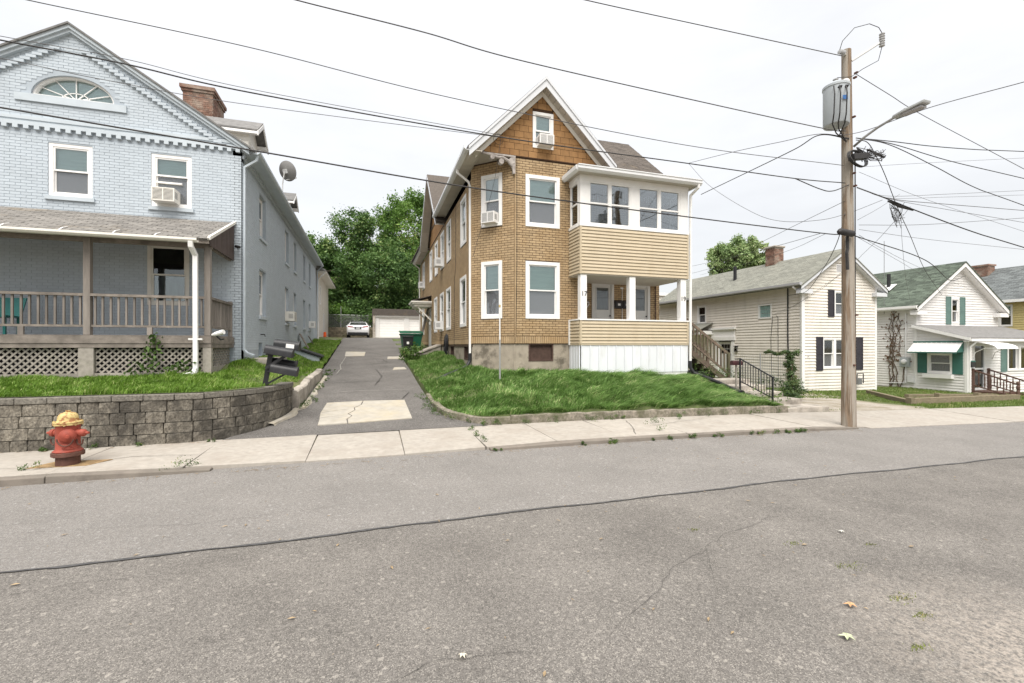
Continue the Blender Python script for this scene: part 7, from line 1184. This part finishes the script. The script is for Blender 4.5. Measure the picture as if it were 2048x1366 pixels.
run([(1712, 148), (1780, 190), (1845, 230), (2048, 338)], .010, "guy wire slanting right from the pole under its top", 7.95, ext=-15)
wire([(PX - .5, PY - .1, 6.85), (PX + .2, PY - .3, 7.0), at(1860, 215, 6.6), at(2048, 164, 5.2), at(2300, 95, 4)], .010, "wire rising right past the street lamp over the road")
for i, (pts, r, lab) in enumerate((([(1712, 276), (1785, 283), (1860, 292), (1950, 299), (2048, 303)], .014, "nearly level twisted wire right of the street lamp arm"), ([(1712, 276), (1785, 288), (1900, 322), (2048, 357)], .013, "upper of two wires falling right from the tap cluster"), ([(1712, 276), (1780, 290), (1870, 333), (1950, 375), (2048, 411)], .013, "lower of two wires falling right from the tap cluster"), ([(1720, 334), (1850, 326), (2048, 316)], .005, "hair-thin wire running level right of the cable box"), ([(1718, 344), (1850, 398), (2048, 463)], .005, "hair-thin wire slanting right across the lower cables"), ([(1714, 375), (1770, 396), (1850, 428), (1950, 465), (2048, 495)], .018, "thick main cable sagging right from the pole"), ([(1716, 376), (1775, 392), (1900, 388), (2048, 381)], .006, "upper of two level thin wires right of the main cable"), ([(1716, 376), (1780, 396), (1900, 394), (2048, 390)], .005, "lower of two level thin wires right of the main cable"), ([(1716, 376), (1785, 398), (1900, 409), (2048, 421)], .010, "dark wire just below the level thin wires"), ([(1716, 376), (1790, 400), (1900, 420), (2048, 445)], .007, "thin wire slanting below the dark level wire"), ([(1718, 450), (1850, 449), (2048, 436)], .007, "level wire leaving the pole beside the splice case"), ([(1718, 459), (1850, 478), (2048, 499)], .006, "thin double wire falling gently right below the splice case"))):
    run(pts, r, lab, 7.92 - .015 * i, CAB if r > .011 else None, -12)
wire([(PX + .15, PY - .05, 4.55), at(1850, 520, 9.2), (24.0, 13.0, 4.7), (30.4, 15.8, 5.6)], .016, "thick service cable dropping right to the white cottage's gable", CAB); wire([(PX + .15, PY, 4.6), (17, 10.6, 4.7), (24, 13.4, 4.6), (30.1, 15.8, 5.2)], .006, "thin service wire beside the thick drop to the white cottage")
wire([at(1712, 280, 7.95), at(1735, 285, 7.9), at(1752, 312, 8.2), at(1770, 350, 8.6), at(1795, 415, 9.4), at(1820, 470, 10.5), at(1850, 540, 13), (28.3, 15.7, 4.5)], .012, "wavy service cable hanging steeply to the white cottage's roof", CAB)
wire([(PX - .1, PY - .1, 6.84), at(1640, 270, 7.9), at(1590, 298, 8.6), at(1500, 342, 10.5), (10.98, 13.0, 7.1)], .015, "thick service drop from the pole to the tan house's balcony corner", CAB)
wire([(PX - .1, PY - .1, 6.86), at(1640, 268, 7.9), at(1560, 284, 8.6), at(1470, 303, 9.8), at(1378, 326, 12.9)], .009, "thin drop from the pole to the tan house's roof edge"); wire([at(1378, 328, 12.9), at(1420, 372, 11.5), at(1500, 422, 10), at(1560, 442, 9), at(1640, 440, 8.2), at(1700, 425, 8), at(1765, 400, 8)], .007, "sagging loop of wire between the tan house and the pole")
wire([at(1690, 402, 8.0), at(1600, 446, 10), at(1500, 495, 13.5), at(1390, 545, 20), (17, 33.5, 6.2)], .008, "thin wire going back past the balcony to the beige building"); wire([at(1640, 467, 7.9), at(1560, 490, 10), at(1470, 513, 14), at(1395, 530, 19), (16.2, 30, 6.3)], .008, "upper thin wire going back over the cream cottage's roof"); wire([at(1650, 468, 7.9), at(1580, 500, 10), at(1500, 525, 14), at(1400, 550, 22)], .006, "lower thin wire going back over the cream cottage's roof")
wire([at(1690, 430, 8.0), at(1672, 490, 9.5), at(1645, 540, 11.5), at(1612, 583, 14.5), (18.62, 16.3, 4.2)], .013, "service drop curving down to the cream cottage's corner", CAB); wire([at(1695, 540, 8.5), at(1650, 570, 11), at(1590, 610, 14.5), (18.66, 17.0, 3.4)], .006, "upper thin wire crossing the cream cottage's gable"); wire([at(1683, 545, 8.5), at(1640, 580, 11.5), at(1570, 622, 15), (18.68, 17.2, 3.35)], .006, "lower thin wire crossing the cream cottage's gable")
wire([at(1715, 440, 8.1), at(1760, 415, 9), at(1800, 388, 10)], .006, "short thin wire rising right from the pole"); wire([at(1718, 470, 8.1), at(1760, 495, 9), at(1850, 540, 12), at(1990, 600, 17)], .006, "thin wire falling right below the thick service cable")
wire([(4.08, 14.0, 8.55), (4.0, 14.05, 8.0), (3.9, 14.4, 7.0), (3.45, 15.2, 5.0), (3.38, 15.5, 4.4)], .008, "dark cable hanging down the tan house's angled corner"); m = MB().tube([(4.0 + .16 * math.cos(a), 14.04, 8.5 + .17 * math.sin(a)) for a in np.linspace(0, 2 * math.pi, 19)], .006, 5).build("cable_coil", CAB); top(m, "small coil of cable hung on the tan house's brown gable", "cable")
ts = thing("cable_splice", at(1800, 420, 7.9), "tangled black splice of service taps hanging on the main cable right of the pole", "cable"); rr = random.Random(12)
m = MB(); m.tube([at(1776, 402, 7.9), at(1800, 412, 7.88), at(1826, 420, 7.88)], [.02, .045, .025], 8).build("sleeve", CAB, ts); m = MB()
for i in range(16):
    a, b = at(1778 + rr.random() * 44, 404 + rr.random() * 14, 7.88), at(1790 + rr.random() * 26, 424 + rr.random() * 34, 7.8); m.tube(cat([a, a.lerp(b, .4) + Vector((rr.uniform(-.12, .12), 0, .03)), a.lerp(b, .8) + Vector((rr.uniform(-.1, .1), .04, -.05)), b], 5), .006, 4)
m.build("tap_wires", CAB, ts)
wire([at(1802, 425, 7.9), at(1804, 480, 8.6), at(1812, 560, 11), at(1820, 600, 15)], .005, "thin wire hanging almost straight down from the cable splice"); wire([at(1800, 430, 7.9), at(1760, 475, 9), at(1722, 512, 10.5), at(1715, 520, 11)], .006, "short thin wire slanting left from the cable splice behind the pole")
# ================================================================== WEEDS AND LITTER
def tufts(name, spots, label, mat, size=.022, n=110, spread=.09, hgt=.09):
    C = []; R = []
    for (x, y, z, s) in spots:
        for k in range(3): C.append((x + RNG.normal() * spread * s, y + RNG.normal() * spread * s * .6, z + hgt * s * .35 * (k + .5))); R.append(.055 * s)
    V, F, r = leaves(np.array(C), np.array(R), n * len(spots), size, .8); return tag(np_mesh(name, V, F, mat, "stuff", None, r), label, "weeds")
WD = leaf_mat("weed_leaf", (.05, .09, .02), (.11, .19, .04), (.30, .27, .10)); rw_ = random.Random(6)
S = [(x, 7.82, float(sz(x)) + .02, rw_.uniform(.3, .75)) for x in [rw_.uniform(2.2, 11) for _ in range(20)]] + [(x, 9.66, .12, rw_.uniform(.4, .9)) for x in [rw_.uniform(-9, -2.6) for _ in range(9)]] + [(-2.62, 7.93, .06, 1.3), (-2.6, 7.99, .08, 1.0), (-4.62, 8.33, .12, .8), (2.05, 8.4, .1, .8), (2.06, 8.9, .1, .7), (2.1, 9.4, .11, .8)] + [(x, 9.80, float(sz(x)) + .14, rw_.uniform(.5, 1.2)) for x in [rw_.uniform(2.3, 11) for _ in range(16)]] + [(float(xl(y)) - .14, y, float(drv(y)) + .02, rw_.uniform(.5, 1.5)) for y in [rw_.uniform(10.1, 13.4) for _ in range(16)]] + [(5.98, 8.3, .08, 1.0), (6.3, 9.0, .09, 1.2), (6.6, 9.2, .09, 1.0), (7.4, 9.5, .09, .9)] + [(-1.45 + rw_.uniform(-.1, .1), y, float(drv(y)) + .02, rw_.uniform(.4, 1)) for y in [rw_.uniform(12.2, 19) for _ in range(26)]]
tufts("weeds", S, "green weeds along the kerbs, joints and wall foot", WD)
tufts("weeds", [(1.75, 21.6, float(drv(21.6)), 5), (1.95, 21.3, float(drv(21.3)) + .1, 5), (1.7, 22.2, float(drv(22.2)), 4)], "leafy weed clump at the driveway's right edge", WD, .12, 160, .06, .12)
tufts("weeds", [(-4.75, 12.55, 1.3, 3), (-4.7, 12.58, 1.6, 2.5), (-4.72, 12.58, 1.9, 2), (-5.2, 12.55, 1.25, 2.5), (-3.95, 12.55, 1.22, 2.5), (-4.4, 12.55, 1.25, 2)], "vine and weeds growing up the porch lattice", WD, .09, 45, .05, .1)
tufts("weeds", [(x, y, z, 3.5) for x, y, z in ((11.1, 13.2, .85), (11.5, 13.2, .75), (11.9, 13.25, .7), (12.3, 13.2, .65), (12.9, 13.2, .5), (13.5, 13.0, .4), (11.1, 10.1, .25), (10.8, 10.0, .25))], "straggling weeds round the wooden stair and garden steps", WD, .05, 150, .08, .1)
MOSS = leaf_mat("road_grass", (.12, .14, .03), (.22, .26, .06), (.42, .36, .14)); P = []
for (x, y, s) in ((3.95, 2.87, .10), (3.82, 2.38, .09), (3.92, 3.35, .07), (3.75, 2.18, .06), (4.6, 3.12, .05), (3.2, 3.9, .05), (3.3, 1.95, .05)): P += [(x + RNG.normal() * s * .8, y + RNG.normal() * s * .35) for _ in range(int(900 * s))]
P = np.array(P); blades("road_grass", P, sz(P[:, 0]) + .008, .022, .006, (0, 0), MOSS, "small grass tufts growing in the road cracks", .1, 1.6)
TWIG = M("litter_straw", (.30, .22, .13), .9, .4, 30); m = MB()
for i in range(420):
    k = rw_.random()
    if k < .45: x, y = rw_.uniform(-9, 11), 7.78 - abs(rw_.gauss(0, .07))
    elif k < .6: x, y = rw_.uniform(-9, -2.5), 9.62 + rw_.gauss(0, .06)
    else: x, y = rw_.uniform(-4, 9), rw_.uniform(2.2, 7.6)
    a = rw_.uniform(0, 6.28); l_ = rw_.uniform(.012, .035) if k > .6 else rw_.uniform(.02, .09); z = float(sz(x)) + (.012 if y < 9 else .125); w_ = l_ * rw_.uniform(.12, .4) if k > .6 else .004; c, s = math.cos(a), math.sin(a); m.add([(x - c * l_, y - s * l_, z), (x + s * w_, y - c * w_, z + .004), (x + c * l_, y + s * l_, z + .002), (x - s * w_, y + c * w_, z + .005)], [(0, 1, 2, 3)])
tag(m.build("leaf_litter", TWIG, kind="stuff"), "dry bits of leaf and straw scattered on the road and gutter", "litter")
def fallen(x, y, s, mat, label):
    m = MB(); z = float(sz(x)) + .016; P = [(x + s * r_ * math.cos(a), y + s * r_ * math.sin(a), z + .012 * (i % 2)) for i, (a, r_) in enumerate(zip(np.linspace(0, 6.28, 11)[:-1], (1, .45, .9, .4, 1.1, .5, .8, .4, .95, .45)))]; m.add([(x, y, z + .004)] + P, [(0, i + 1, (i + 1) % 10 + 1) for i in range(10)]); return top(m.build("fallen_leaf", mat), label, "leaf", "fallen leaves")
fallen(3.35, 2.41, .045, M("tan_leaf", (.50, .30, .16), .8, .2, 20), "curled tan maple leaf lying on the near road"); fallen(2.96, 2.15, .05, M("pale_leaf_dead", (.42, .45, .30), .8, .2, 20), "pale green fallen leaf nearest the camera on the road")
fallen(4.6, 3.4, .03, M("white_scrap", (.6, .6, .55), .8), "small pale scrap of leaf on the right of the road"); fallen(.55, 2.72, .03, M("cream_leaf", (.6, .55, .45), .8), "small whitish leaf in the middle of the near road")
